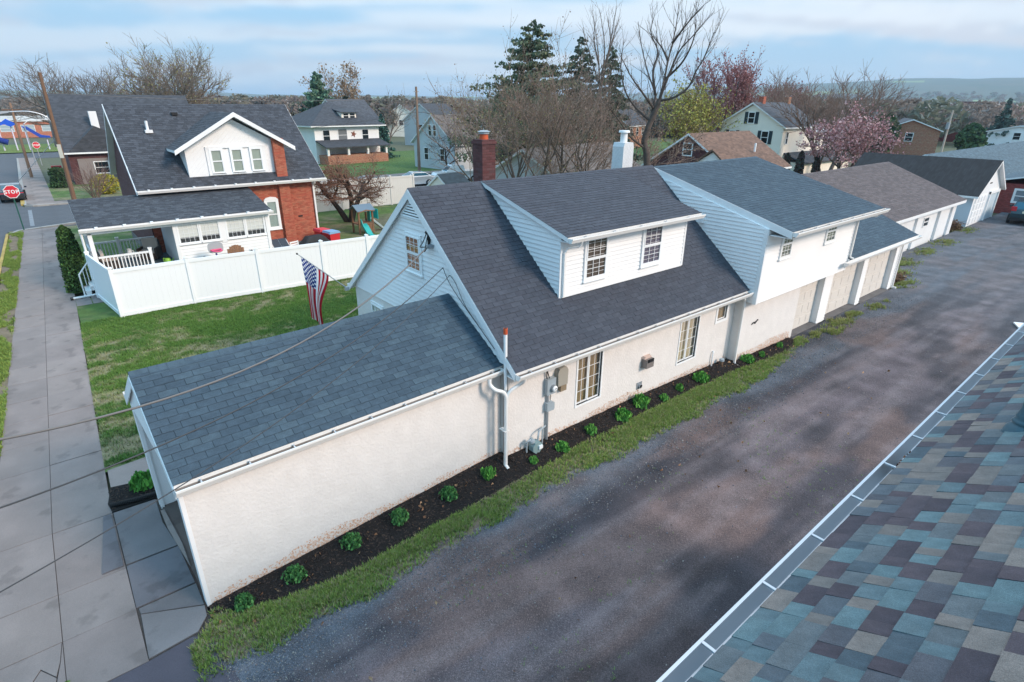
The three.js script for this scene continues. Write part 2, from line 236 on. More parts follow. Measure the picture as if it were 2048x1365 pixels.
const toneSet = (hex) => { const tones = hex.map((h) => col(h)); return { tones, mats: tones.map((c) => new THREE.MeshStandardMaterial({ color: c, map: T.granule, bumpMap: T.granuleBump, bumpScale: 0.0015, roughness: 0.95 })) }; };
const slateTones = toneSet(['#4b4f59', '#4d515b', '#4f535d', '#4b4e58', '#525660', '#494d57']);
const blueTones = toneSet(['#475a68', '#4a5e6c', '#465967', '#4f6370', '#495c6a', '#435664']);
const mixTones = toneSet(['#6f8287', '#877f7a', '#66656b', '#584e55', '#73797c', '#928780', '#748b8f', '#5c6870', '#62565c', '#6a7178']);

// ---------------------------------------------------------------- trees and leaves
function leafCloud(spots, size, R, o = {}) {                          // many leaf-sized faces, each its own way up
  const { tall = 1, colors = null } = o, pos = [], cl = [], q = new THREE.Quaternion(), e = new THREE.Euler(), a = V(), b = V(), c = V(), d = V();
  for (const s of spots) {
    const k = size * (0.6 + 0.8 * R()); e.set(R() * 6.3, R() * 6.3, R() * 6.3); q.setFromEuler(e);
    if (o.up) { const dir = V((R() - 0.5) * 1.2, 1, (R() - 0.5) * 1.2).normalize(); q.setFromUnitVectors(V(0, 1, 0), dir); q.multiply(new THREE.Quaternion().setFromAxisAngle(V(0, 1, 0), R() * 6.3)); }
    a.set(-k * 0.5, -k * 0.5 * tall, 0).applyQuaternion(q).add(s); b.set(k * 0.5, -k * 0.4 * tall, 0.15 * k).applyQuaternion(q).add(s); c.set(k * 0.35, k * 0.5 * tall, 0).applyQuaternion(q).add(s); d.set(-k * 0.4, k * 0.45 * tall, 0.2 * k).applyQuaternion(q).add(s);
    pos.push(a.x, a.y, a.z, b.x, b.y, b.z, c.x, c.y, c.z, a.x, a.y, a.z, c.x, c.y, c.z, d.x, d.y, d.z);
    if (colors) { const k2 = colors[Math.floor(R() * colors.length)], t = 0.8 + 0.4 * R(); for (let i = 0; i < 6; i++) cl.push(k2.r * t, k2.g * t, k2.b * t); }
  }
  const g = flat(pos); if (colors) g.setAttribute('color', new THREE.Float32BufferAttribute(cl, 3)); return g;
}
const leafMat = new THREE.MeshPhysicalMaterial({ vertexColors: true, roughness: 0.9, transmission: 0.25, thickness: 0, side: THREE.DoubleSide });
const needleMat = new THREE.MeshStandardMaterial({ vertexColors: true, roughness: 0.9, side: THREE.DoubleSide });
const pal = (...h) => h.map((x) => col(x));
// limb of short tapered pieces
function limb(out, p, dir, len, r0, r1, n, sides, R, wob, up) {
  const pts = [p.clone()], d = dir.clone(); let r = r0;
  for (let i = 0; i < n; i++) {
    d.x += (R() - 0.5) * wob; d.z += (R() - 0.5) * wob; d.y += (R() - 0.5) * wob * 0.6 + up; d.normalize();
    const q = pts[i].clone().addScaledVector(d, len / n), rr = lerp(r0, r1, (i + 1) / n);
    const g = cyl(pts[i], q, r, rr, sides, false); out.push(g); pts.push(q); r = rr;
  }
  return { pts, dir: d };
}
function tree(name, label, category, base, o) {
  const { h = 10, trunkR = 0.2, fork = 0.35, spread = 0.6, seed = 1, depth = 4, kids = [5, 5, 5, 4], bark = M.bark, twig = null, stems = 1, lean = [0, 0], up = 0.05, wob = 0.25, leaves = null, ratio = 0.62, group, twigR = 0.012, crownOnly = 2, fan = 1 } = o, R = rng(seed);
  const t = thing(name, label, category, base, 0, group), big = [], fine = [], tips = []; if (o.turn) t.rotation.y = o.turn;
  function grow(p, d, len, r, lv) {
    const sides = lv === 0 ? 8 : lv === 1 ? 6 : lv === 2 ? 4 : 3, end = lv >= depth ? twigR * 0.5 : Math.max(r * 0.5, twigR), n = lv === 0 ? 6 : lv === 1 ? 5 : lv === 2 ? 4 : 3;
    const L = limb(lv < crownOnly ? big : fine, p, d, len, r, end, n, sides, R, wob * (lv === 0 ? 0.5 : 1), lv === 0 ? 0 : up);
    if (lv >= depth - 1) tips.push(...L.pts.slice(1));
    if (lv >= depth) return;
    const nk = kids[Math.min(lv, kids.length - 1)];
    for (let i = 0; i < nk; i++) {
      const f = lv === 0 ? lerp(fork, 1, (i + 0.6 * R()) / nk) : lerp(0.25, 1, (i + R() * 0.8) / nk), k = Math.min(n - 1, Math.floor(f * n)), q = L.pts[k].clone().lerp(L.pts[k + 1], f * n - k);
      const az = i * 2.4 + R() * 1.2, tilt = spread * (0.7 + 0.6 * R()) * (lv === 0 ? fan : 1), ax = V(Math.cos(az), 0, Math.sin(az)), base2 = L.dir.clone();
      const side = base2.clone().cross(ax).normalize(), nd = base2.applyAxisAngle(side.lengthSq() ? side : V(1, 0, 0), tilt).normalize();
      const rr = Math.max(lerp(r, end, f) * 0.62, twigR);
      grow(q, nd, len * ratio * (0.75 + 0.5 * R()) * (lv === 0 ? lerp(1.15, 0.75, f) : 1), rr, lv + 1);
    }
  }
  for (let s = 0; s < stems; s++) { const a = s / stems * 6.283 + seed, sp = stems > 1 ? 0.3 + 0.25 * R() : 0; grow(V(stems > 1 ? Math.cos(a) * 0.12 : 0, -0.15, stems > 1 ? Math.sin(a) * 0.12 : 0), V(lean[0] + Math.cos(a) * sp, 1, lean[1] + Math.sin(a) * sp).normalize(), h * 0.62, trunkR, 0); }
  obj('trunk', big, bark, t); obj('crown', fine, twig ?? bark, t);
  if (leaves) { const sp = []; for (let i = 0; i < leaves.n; i++) { const p = tips[Math.floor(R() * tips.length)], k = leaves.stray ?? 0.25; sp.push(V(p.x + (R() - 0.5) * k, p.y + (R() - 0.5) * k, p.z + (R() - 0.5) * k)); } obj(leaves.name ?? 'leaves', leafCloud(sp, leaves.size, R, { colors: leaves.colors }), leafMat, t); }
  return t;
}
function conifer(name, label, base, o) {
  const { h = 10, r = 2.6, seed = 1, whorls = 26, colors = pal('#33472f', '#3c5236', '#2c3f2b', '#455a3c'), sparse = 0, droop = 0.25, bare = 0.06, blob = 0.34, dens = 7, bark = M.barkDark, group, shape = 1 } = o, R = rng(seed), t = thing(name, label, 'tree', base, 0, group), wood = [cyl(V(0, -0.1, 0), V(0, h * 0.97, 0), h * 0.016 + 0.03, 0.02, 7, false)], spots = [];
  for (let i = 0; i < whorls; i++) {
    const f = bare + (1 - bare) * (i + R() * 0.6) / whorls, y0 = f * h, len = r * Math.pow(1 - f, shape) * (0.75 + 0.5 * R()) + 0.12, nb = 5 + Math.floor(R() * 3);
    for (let b = 0; b < nb; b++) {
      if (R() < sparse) continue;
      const a = b / nb * 6.283 + R() * 0.9 + i, L = len * (0.6 + 0.55 * R()), y = y0 + (R() - 0.5) * h / whorls * 1.8, tip = V(Math.cos(a) * L, y - droop * L + 0.3 * (R() - 0.2) * L, Math.sin(a) * L), st = V(0, Math.min(y, h * 0.97), 0);
      wood.push(cyl(st, tip, 0.012 + 0.012 * L, 0.006, 3, false));
      const n = Math.max(3, Math.round(dens * L));
      for (let k = 0; k < n; k++) { const q = 0.22 + 0.8 * Math.pow((k + R()) / n, 0.8), w = 0.16 * L * (1.1 - q * 0.5) + 0.05; spots.push(V(lerp(0, tip.x, q) + (R() - 0.5) * w * 2, lerp(y, tip.y, q) + (R() - 0.5) * w * 0.9, lerp(0, tip.z, q) + (R() - 0.5) * w * 2)); }
    }
  }
  obj('trunk', wood, bark, t); obj('crown', leafCloud(spots, blob, R, { colors, tall: 0.6 }), needleMat, t); return t;
}
function bush(name, label, category, base, o) {
  const { rx = 0.6, ry = 0.6, rz = 0.6, n = 1400, size = 0.07, colors = pal('#3d5a2c', '#4a6b34', '#31491f'), seed = 1, cone = 0, stemMat = M.bark, group, hollow = 0.55, up = false, tall = 1 } = o, R = rng(seed), t = thing(name, label, category, base, 0, group), sp = [];
  while (sp.length < n) { const y = R() * 2 - 1, f = cone ? lerp(1, 1 - cone, (y + 1) / 2) * (y < -0.8 ? 0.9 : 1) : Math.sqrt(1 - y * y), a = R() * 6.283, rr = Math.pow(R(), hollow) * (0.72 + 0.6 * fbm(a * 1.4 + seed, y * 3, 3, seed)), end = cone && y > 0.85 ? Math.max(0, 1 - (y - 0.85) / 0.15 * 0.9) : 1; sp.push(V(Math.cos(a) * rx * f * rr * end, ry + y * ry, Math.sin(a) * rz * f * rr * end)); }
  const st = []; for (let i = 0; i < 5; i++) { const a = i * 1.26; st.push(cyl(V(Math.cos(a) * rx * 0.12, -0.05, Math.sin(a) * rz * 0.12), V(Math.cos(a) * rx * 0.45, ry * 1.3, Math.sin(a) * rz * 0.45), 0.016, 0.006, 4, false)); }
  obj('stem', st, stemMat, t); obj('foliage', leafCloud(sp, size, R, { colors, up, tall }), needleMat, t); return t;
}
// ---------------------------------------------------------------- the white building along the alley
function ridgeCaps(parent, x0, x1, y, z, drop, m = M.ridge, w = 0.16) { for (let x = x0, i = 0; x < x1 - 0.05; x += 0.29, i++) { const e = Math.min(x + 0.285, x1), d = (i % 2) * 0.002; obj('ridge_cap', prism([[z - w, y - w * drop + 0.012 + d], [z, y + 0.022 + d], [z + w, y - w * drop + 0.012 + d], [z + w, y - w * drop - 0.004], [z, y + 0.004], [z - w, y - w * drop - 0.004]], 'x', x, e), m, parent); } }
function gableRoof(parent, name, x0, x1, zr, yr, ze, ye, zb, yb, t, m) {   // slab bent over a ridge that runs along x
  return obj(name, prism([[ze, ye], [zr, yr], [zb, yb], [zb, yb - t], [zr, yr - t * 1.15], [ze, ye - t]], 'x', x0, x1), m, parent);
}
const slope = (ze, ye, zr, yr) => { const L = Math.hypot(zr - ze, yr - ye); return { L, W: V(0, (yr - ye) / L, (zr - ze) / L), N: V(0, Math.abs(zr - ze) / L, -(yr - ye) / L * Math.sign(zr - ze)) }; };

// 1. front garage by the pavement
{
  const h = thing('garage', 'low white stucco garage with blue grey shingle roof at the pavement corner', 'garage', [0, 0, 0], 0.0384);
  obj('alley_wall', box(0.06, 6.7, -0.4, 2.36, -0.2, 0), M.stucco, h);
  obj('rear_wall', box(0.06, 6.7, -0.4, 2.36, -3.7, -3.5), M.siding, h);
  obj('corner_board', [box(-0.005, 0.06, -0.22, 2.36, -0.205, 0.012)], M.trim, h); obj('corner_board', [box(-0.005, 0.06, -0.22, 2.36, -3.705, -3.44)], M.trim, h);
  obj('floor_slab', box(0.02, 6.6, -0.4, -0.19, -3.5, -0.2), mat('#71625c', { map: T.concrete }), h);
  const d = obj('garage_door', box(1.15, 1.2, -0.19, 2.1, -3.5, -0.2), M.white, h); for (let k = 0; k < 4; k++) obj('door_panel', box(1.13, 1.15, -0.16 + k * 0.56, 0.36 + k * 0.56, -3.4, -0.3), M.white, d);
  obj('gable_panel', prism([[0, 2.2], [0, 2.38], [-1.93, 3.5], [-3.7, 2.45], [-3.7, 2.2]], 'x', 0.005, 0.06), M.siding, h);
  obj('ceiling', box(0.06, 6.6, 2.2, 2.25, -3.5, -0.2), M.siding, h);
  const s = slope(0.07, 2.40, -1.956, 3.60), r = gableRoof(h, 'roof', -0.03, 6.72, -1.956, 3.60, 0.07, 2.40, -3.98, 2.40, 0.10, M.trim);
  obj('underlay', [quad([-0.03, 2.403, 0.07], [6.72, 2.403, 0.07], [6.72, 3.603, -1.956], [-0.03, 3.603, -1.956]), quad([6.72, 2.403, -3.98], [-0.03, 2.403, -3.98], [-0.03, 3.603, -1.956], [6.72, 3.603, -1.956])], M.felt, r);
  shingles(r, { O: V(0, 2.406, 0.085), U: V(1, 0, 0), W: s.W, N: s.N, spans: () => [[-0.045, 6.72]], courses: 17, expo: s.L / 17, tab: 0.305, ...blueTones, seed: 5 });
  ridgeCaps(r, -0.03, 6.7, 3.606, -1.956, 0.59, blueTones.mats[3]);
  obj('rake_board', [prism([[0.05, 2.33], [-1.956, 3.52], [-1.956, 3.34], [0.05, 2.14]], 'x', -0.05, -0.031), prism([[-3.96, 2.33], [-1.956, 3.52], [-1.956, 3.34], [-3.96, 2.14]], 'x', -0.05, -0.031)], M.trim, h);
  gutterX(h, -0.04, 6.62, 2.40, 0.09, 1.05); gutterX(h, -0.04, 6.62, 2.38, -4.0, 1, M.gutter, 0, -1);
}

// 2. cottage with the long dormer
const cot = thing('cottage', 'white cottage with steep dark shingle roof and long shed dormer', 'house');
{
  const h = cot, X0 = 6.72, X1 = 16.32, zr = -3.868, yr = 5.94, ze = 0.41, ye = 2.45, F = face('z+', 0), FG = face('x-', X0);
  const sh = new THREE.Shape([[X0, -0.4], [X1, -0.4], [X1, 2.62], [X0, 2.62]].map((p) => new THREE.Vector2(...p))); const holes = [[9.0, 9.9, 0.62, 1.98], [13.38, 14.3, 0.56, 1.93], [15.32, 15.85, 1.51, 1.96]];
  for (const [a, b, c, d] of holes) sh.holes.push(new THREE.Path([[a, c], [a, d], [b, d], [b, c]].map((p) => new THREE.Vector2(...p))));
  const wg = new THREE.ExtrudeGeometry(sh, { depth: 0.2, bevelEnabled: false }); wg.translate(0, 0, -0.2); obj('alley_wall', wg, M.stucco, h);
  windowOn(h, F, ...holes[0], { kind: 'slide', cols: 2, rows: 4, sink: 0.13, out: 0.02, casing: 0.05, back: M.curtainDark, sill: false });
  windowOn(h, F, ...holes[1], { kind: 'slide', cols: 2, rows: 4, sink: 0.13, out: 0.02, casing: 0.05, back: M.curtain, sill: false });
  windowOn(h, F, ...holes[2], { kind: 'fixed', bars: false, sink: 0.1, out: 0.02, casing: 0.09, back: M.curtainDark, sill: false });
  obj('gable_wall', prism([[-0.02, -0.4], [-0.02, 2.6], [zr, 5.72], [-7.74, 2.6], [-7.74, -0.4]], 'x', X0, X0 + 0.2), M.stucco, h);
  obj('rear_wall', box(X0, X1, -0.4, 2.62, -7.94, -7.74), M.stucco, h); obj('end_wall', prism([[-0.2, -0.4], [-0.2, 2.6], [zr, 5.7], [-7.74, 2.6], [-7.74, -0.4]], 'x', X1 - 0.2, X1 - 0.02), M.stucco, h);
  const gw = obj('gable_siding', prism([[0.0, 2.44], [0.0, 2.66], [zr, 5.8], [-7.76, 2.66], [-7.76, 2.44]], 'x', X0 - 0.012, X0 - 0.001), M.siding, h);
  sidingOn(gw, face('x-', X0 - 0.012), [[-7.78, 2.46], [0.02, 2.46], [0.02, 2.66], [zr, 5.83], [-7.78, 2.66]], { expo: 0.124 });
  // gable: window, louvre, rake boards
  windowOn(h, face('x-', X0 - 0.03), -4.24, -3.56, 3.84, 4.74, { cols: 3, rows: 2, back: mat('#c98350', { map: T.wood }), casing: 0.075, out: 0.04 });
  windowOn(h, FG, -6.75, -6.1, 1.25, 2.15, { cols: 3, rows: 2, back: M.blind, casing: 0.07 });
  const lv = obj('louvre', [prism([[zr, 5.72], [zr - 0.62, 5.2], [zr - 0.54, 5.2], [zr, 5.64]], 'x', X0 - 0.075, X0 - 0.03), prism([[zr, 5.72], [zr + 0.62, 5.2], [zr + 0.54, 5.2], [zr, 5.64]], 'x', X0 - 0.075, X0 - 0.03), box(X0 - 0.075, X0 - 0.03, 5.17, 5.21, zr - 0.62, zr + 0.62)], M.trim, h);
  obj('backing', prism([[zr, 5.68], [zr - 0.58, 5.2], [zr + 0.58, 5.2]], 'x', X0 - 0.045, X0 - 0.036), M.dark, lv);
  for (let k = 0; k < 6; k++) { const y = 5.225 + k * 0.07, w = 0.56 * (1 - (y - 5.2) / 0.52); obj('slat', prism([[0, 0], [0.03, 0.034], [0.036, 0.028], [0.006, -0.006]].map(([a, b]) => [X0 - 0.09 + a, y + b]).map((p) => p), 'z', zr - w, zr + w), M.trim, lv); }
  const s = slope(ze, ye, zr, yr), r = gableRoof(h, 'roof', X0 - 0.12, X1, zr, yr, ze, ye, 2 * zr - ze, ye, 0.11, M.trim), xa = X0 - 0.12;
  obj('underlay', [quad([xa, ye + 0.003, ze], [X1, ye + 0.003, ze], [X1, yr + 0.003, zr], [xa, yr + 0.003, zr]), quad([X1, ye + 0.003, 2 * zr - ze], [xa, ye + 0.003, 2 * zr - ze], [xa, yr + 0.003, zr], [X1, yr + 0.003, zr])], M.felt, r);
  const cosz = -s.W.z;
  shingles(r, { O: V(0, ye + 0.005, ze + 0.012), U: V(1, 0, 0), W: s.W, N: s.N, spans: (v) => ze - v * cosz < -0.74 ? [[xa - 0.012, 8.99], [14.08, X1 - 0.002]] : [[xa - 0.012, X1 - 0.002]], courses: 42, expo: s.L / 42, tab: 0.305, ...slateTones, seed: 9 });
  ridgeCaps(r, xa, 8.85, yr + 0.006, zr, 0.82, slateTones.mats[4], 0.13); ridgeCaps(r, 14.35, X1, yr + 0.006, zr, 0.82, slateTones.mats[4], 0.13);
  for (const sg of [1, -1]) { const Z = (z) => sg > 0 ? z : 2 * zr - z; obj('rake_board', prism([[Z(ze), ye - 0.012], [Z(zr), yr - 0.012], [Z(zr), yr - 0.24], [Z(ze), ye - 0.2]], 'x', xa - 0.022, xa - 0.001), M.trim, h); obj('soffit', prism([[Z(ze - 0.02), ye - 0.13], [Z(zr), yr - 0.15], [Z(zr), yr - 0.17], [Z(ze - 0.02), ye - 0.15]], 'x', xa, X0), M.trim, h); }
  obj('fascia', box(xa, X1, ye - 0.17, ye - 0.1, ze - 0.06, ze - 0.02), M.trim, h); obj('soffit', box(xa, X1, ye - 0.19, ye - 0.17, 0.0, ze - 0.02), M.trim, h);
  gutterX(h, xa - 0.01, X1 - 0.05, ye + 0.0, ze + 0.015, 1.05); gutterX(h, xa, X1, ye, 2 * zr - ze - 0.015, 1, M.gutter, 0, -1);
  // dormer
  const D0 = 8.97, D1 = 14.1, zd = -0.76, dm = obj('dormer', prism([[zd, 3.3], [zd, 4.93], [zr + 0.05, 5.83], [zr + 0.05, 5.6]], 'x', D0, D1), M.siding, h), FD = face('z+', zd);
  sidingOn(dm, FD, [[D0 + 0.02, 3.42], [D1 - 0.02, 3.42], [D1 - 0.02, 4.93], [D0 + 0.02, 4.93]], { expo: 0.112 });
  sidingOn(dm, face('x-', D0), [[zd, 3.4], [zd, 4.94], [zr + 0.02, 5.86]], { expo: 0.112 });
  sidingOn(dm, face('x+', D1), [[zd, 3.4], [zd, 4.94], [zr + 0.02, 5.86]], { expo: 0.112, merged: true });
  obj('corner_board', [box(D0 - 0.03, D0 + 0.05, 3.36, 4.93, zd, zd + 0.03), box(D1 - 0.05, D1 + 0.03, 3.36, 4.93, zd, zd + 0.03), box(D0 + 0.05, D1 - 0.05, 3.36, 3.44, zd, zd + 0.026)], M.trim, dm);
  const FD2 = face('z+', zd + 0.018);
  windowOn(h, FD2, 9.84, 10.6, 3.74, 4.77, { back: mat('#4a3c36'), casing: 0.06, out: 0.045 }); windowOn(h, FD2, 12.13, 12.91, 3.74, 4.79, { back: mat('#5a5468'), casing: 0.06, out: 0.045 });
  const dr = obj('dormer_roof', prism([[-0.42, 5.00], [zr, 5.965], [zr, 5.86], [-0.42, 4.89]], 'x', 8.86, 14.3), M.trim, h), s2 = slope(-0.42, 5.0, zr, 5.965);
  obj('underlay', quad([8.86, 5.003, -0.42], [14.3, 5.003, -0.42], [14.3, 5.968, zr], [8.86, 5.968, zr]), M.roofA, dr);
  shingles(dr, { O: V(0, 5.005, -0.41), U: V(1, 0, 0), W: s2.W, N: s2.N, spans: () => [[8.85, 14.31]], courses: 26, expo: s2.L / 26, tab: 0.305, ...slateTones, seed: 19, most: 0 });
  obj('soffit', box(8.9, 14.26, 4.86, 4.88, zd, -0.44), M.trim, dr);
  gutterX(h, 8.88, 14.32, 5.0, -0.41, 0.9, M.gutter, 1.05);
  obj('downspout', [tube([V(9.28, 4.9, -0.34), V(9.26, 4.75, -0.4), V(9.1, 4.68, -0.62), V(9.05, 4.55, -0.68)], 0.026, 8, 14), box(9.02, 9.08, 3.42, 4.58, -0.72, -0.66)], M.gutter, h);
}
// chimneys and pipes that stand on it
{
  const c = thing('brick_chimney', 'dark red brick chimney with metal cap behind the cottage ridge', 'chimney', [9.98, 0, -5.2]);
  obj('stack', box(-0.24, 0.24, 3.6, 6.95, -0.24, 0.24), M.brickDark, c); obj('corbel', box(-0.27, 0.27, 6.82, 6.9, -0.27, 0.27), M.brickDark, c); obj('clay_flue', cyl(V(0, 6.95, 0), V(0, 7.1, 0), 0.13, 0.12, 12), M.orange, c); obj('metal_cap', [cyl(V(0, 7.1, 0), V(0, 7.16, 0), 0.16, 0.16, 12), cyl(V(0, 7.16, 0), V(0, 7.2, 0), 0.2, 0.1, 12)], M.galv, c);
  const w = thing('white_chimney', 'white rendered chimney with round flue beside the two storey wing', 'chimney', [16.5, 0, -5.4]);
  obj('stack', prism([[-0.3, 3.5], [0.3, 3.5], [0.28, 6.5], [0.23, 6.64], [-0.23, 6.64], [-0.28, 6.5]], 'z', -0.26, 0.26), mat('#d9dbdc', { map: T.stucco, bumpMap: T.stuccoBump, bumpScale: 0.01 }), w); obj('flue', cyl(V(0.0, 6.62, 0), V(0.0, 6.98, 0), 0.13, 0.13, 14), M.white, w); obj('flue_cap', cyl(V(0.0, 6.98, 0), V(0.0, 7.05, 0), 0.21, 0.19, 14), M.white, w);
  const v = thing('vent_pipe', 'white painted steel vent pipe with rusty open top beside the downspout', 'pipe', [6.6, 0, 0.05]);
  obj('pipe', cyl(V(0, -0.2, 0), V(0, 3.28, 0), 0.042, 0.042, 12), M.white, v); obj('rusty_collar', cyl(V(0, 3.27, 0), V(0, 3.41, 0), 0.047, 0.047, 12), M.orange, v); obj('opening', cyl(V(0, 3.405, 0), V(0, 3.414, 0), 0.034, 0.034, 12), M.black, v);
}

// 3. two storey wing over the garages and the low roof beyond
{
  const h = thing('garage_wing', 'white sided upper storey overhanging a row of three garage doors', 'building'), X0 = 16.34, X1 = 22.95, zf = 0.655, zr = -3.87, yr = 5.9, ze = 1.38, ye = 4.46;
  obj('upper_storey', prism([[zf, 2.04], [zf, 4.45], [zr, 5.7], [-8.2, 4.3], [-8.2, 2.04]], 'x', X0, X1), M.siding, h);
  const fw = obj('front_cladding', box(X0 + 0.01, X1 - 0.01, 2.06, 4.4, zf, zf + 0.004), M.siding, h); sidingOn(fw, face('z+', zf + 0.004), [[X0 + 0.03, 2.05], [X1 - 0.02, 2.05], [X1 - 0.02, 4.44], [X0 + 0.03, 4.44]], { expo: 0.118 });
  const sw = obj('side_cladding', box(X0 - 0.004, X0, 2.06, 4.4, -0.5, zf - 0.01), M.siding, h); sidingOn(sw, face('x-', X0 - 0.004), [[zf, 2.05], [zf, 4.45], [zr, 5.72], [-3.9, 5.0]], { expo: 0.118 });
  obj('corner_board', [box(X0 - 0.03, X0 + 0.06, 2.03, 4.44, zf, zf + 0.032), box(X0 - 0.032, X0, 2.03, 4.44, zf - 0.1, zf + 0.03), box(X1 - 0.06, X1 + 0.03, 2.03, 4.44, zf, zf + 0.032)], M.trim, h);
  const F = face('z+', zf + 0.02); windowOn(h, F, 17.34, 17.98, 3.4, 4.24, { back: mat('#6d7468'), casing: 0.055 }); windowOn(h, F, 20.52, 21.22, 3.46, 4.2, { back: mat('#5b6a58'), casing: 0.055 });
  const s = slope(ze, ye, zr, yr), r = gableRoof(h, 'roof', 16.4, 23.32, zr, yr, ze, ye, 2 * zr - ze, ye, 0.17, M.trim);
  obj('underlay', [quad([16.4, ye + 0.003, ze], [23.32, ye + 0.003, ze], [23.32, yr + 0.003, zr], [16.4, yr + 0.003, zr]), quad([23.32, ye + 0.003, 2 * zr - ze], [16.4, ye + 0.003, 2 * zr - ze], [16.4, yr + 0.003, zr], [23.32, yr + 0.003, zr])], M.roofA, r);
  shingles(r, { O: V(0, ye + 0.005, ze + 0.01), U: V(1, 0, 0), W: s.W, N: s.N, spans: () => [[16.39, 23.33]], courses: 40, expo: s.L / 40, tab: 0.305, ...blueTones, seed: 23, most: 0 });
  ridgeCaps(r, 16.4, 23.3, yr + 0.005, zr, 0.28, blueTones.mats[3], 0.13);
  obj('rake_board', prism([[ze, ye + 0.004], [zr, yr + 0.004], [zr, yr - 0.34], [ze, ye - 0.2]], 'x', 16.375, 16.398), M.trim, h); obj('soffit', box(16.42, 23.3, 4.24, 4.27, zf + 0.03, ze - 0.02), M.trim, h);
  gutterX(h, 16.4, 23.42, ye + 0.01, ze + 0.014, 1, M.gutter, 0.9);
  obj('side_vent', [box(X0 - 0.1, X0 - 0.02, 4.3, 4.46, -1.72, -1.55)], M.white, h);
  // lower storey: wall, posts, doors
  obj('alley_wall', [box(16.325, 20.3, -0.4, 2.035, -0.2, 0.3)], M.stucco, h);
  obj('garage_header', [box(20.3, 30.35, 1.88, 2.035, 0.03, 0.24)], M.siding, h); obj('rear_wall', box(16.33, 30.3, -0.4, 2.03, -8.1, -7.9), M.stucco, h); obj('end_wall', prism([[0.2, -0.4], [0.2, 2.2], [-3.6, 3.95], [-7.9, 2.2], [-7.9, -0.4]], 'x', 30.1, 30.3), M.siding, h);
  for (const [a, b] of [[22.46, 23.16], [26.14, 26.58], [29.86, 30.4]]) { const p = obj('door_pillar', box(a, b, -0.25, 2.035, -0.1, 0.24), M.siding, h); sidingOn(p, face('z+', 0.24), [[a - 0.012, -0.2], [b + 0.012, -0.2], [b + 0.012, 2.03], [a - 0.012, 2.03]], { expo: 0.118 }); }
  for (const [a, b] of [[20.3, 22.46], [23.16, 26.14], [26.58, 29.86]]) {
    const d = obj('garage_door', box(a, b, -0.19, 1.9, -0.04, 0.0), M.white, h);
    for (let k = 0; k < 4; k++) { const y = -0.17 + k * 0.515; obj('door_section', box(a + 0.02, b - 0.02, y, y + 0.5, 0.0, 0.016), M.doorBeige, d); for (let c = 0; c < 4; c++) { const w = (b - a - 0.1) / 4, x = a + 0.05 + c * w; obj('door_panel', box(x + 0.08, x + w - 0.08, y + 0.1, y + 0.4, 0.016, 0.026), M.doorBeige, d); } }
    obj('threshold', box(a, b, -0.24, -0.188, -0.1, 0.34), M.concreteDark, h);
  }
  // low roof
  const s3 = slope(0.8, 2.45, -3.6, 4.25), lr = gableRoof(h, 'low_roof', 22.96, 30.32, -3.6, 4.25, 0.8, 2.45, -8.1, 2.45, 0.13, M.trim);
  obj('underlay', quad([22.96, 2.453, 0.8], [30.32, 2.453, 0.8], [30.32, 4.253, -3.6], [22.96, 4.253, -3.6]), M.roofA, lr);
  shingles(lr, { O: V(0, 2.455, 0.81), U: V(1, 0, 0), W: s3.W, N: s3.N, spans: () => [[22.97, 30.33]], courses: 34, expo: s3.L / 34, tab: 0.305, ...blueTones, seed: 29, most: 0 });
  obj('fascia', box(22.96, 30.32, 2.2, 2.32, 0.72, 0.78), M.trim, h); obj('low_soffit', box(22.96, 30.32, 2.19, 2.21, 0.24, 0.76), M.trim, h);
  gutterX(h, 22.4, 30.4, 2.45, 0.815, 1, M.gutter, 0);
  obj('downspout', [box(22.97, 23.04, 2.62, 4.15, 0.7, 0.76), tube([V(23.0, 4.3, 1.42), V(23.0, 4.2, 1.3), V(23.0, 4.16, 0.9), V(23.0, 4.02, 0.73)], 0.035, 8, 14), tube([V(23.0, 2.66, 0.73), V(23.0, 2.55, 0.76), V(23.06, 2.5, 0.86)], 0.035, 8, 8)], M.gutter, h);
  obj('downspout', [box(30.28, 30.35, -0.15, 2.2, 0.3, 0.36), tube([V(30.3, 2.36, 0.85), V(30.3, 2.25, 0.7), V(30.31, 2.15, 0.33)], 0.035, 8, 12), box(30.27, 30.36, -0.2, -0.12, 0.32, 0.5)], M.gutter, h);
}
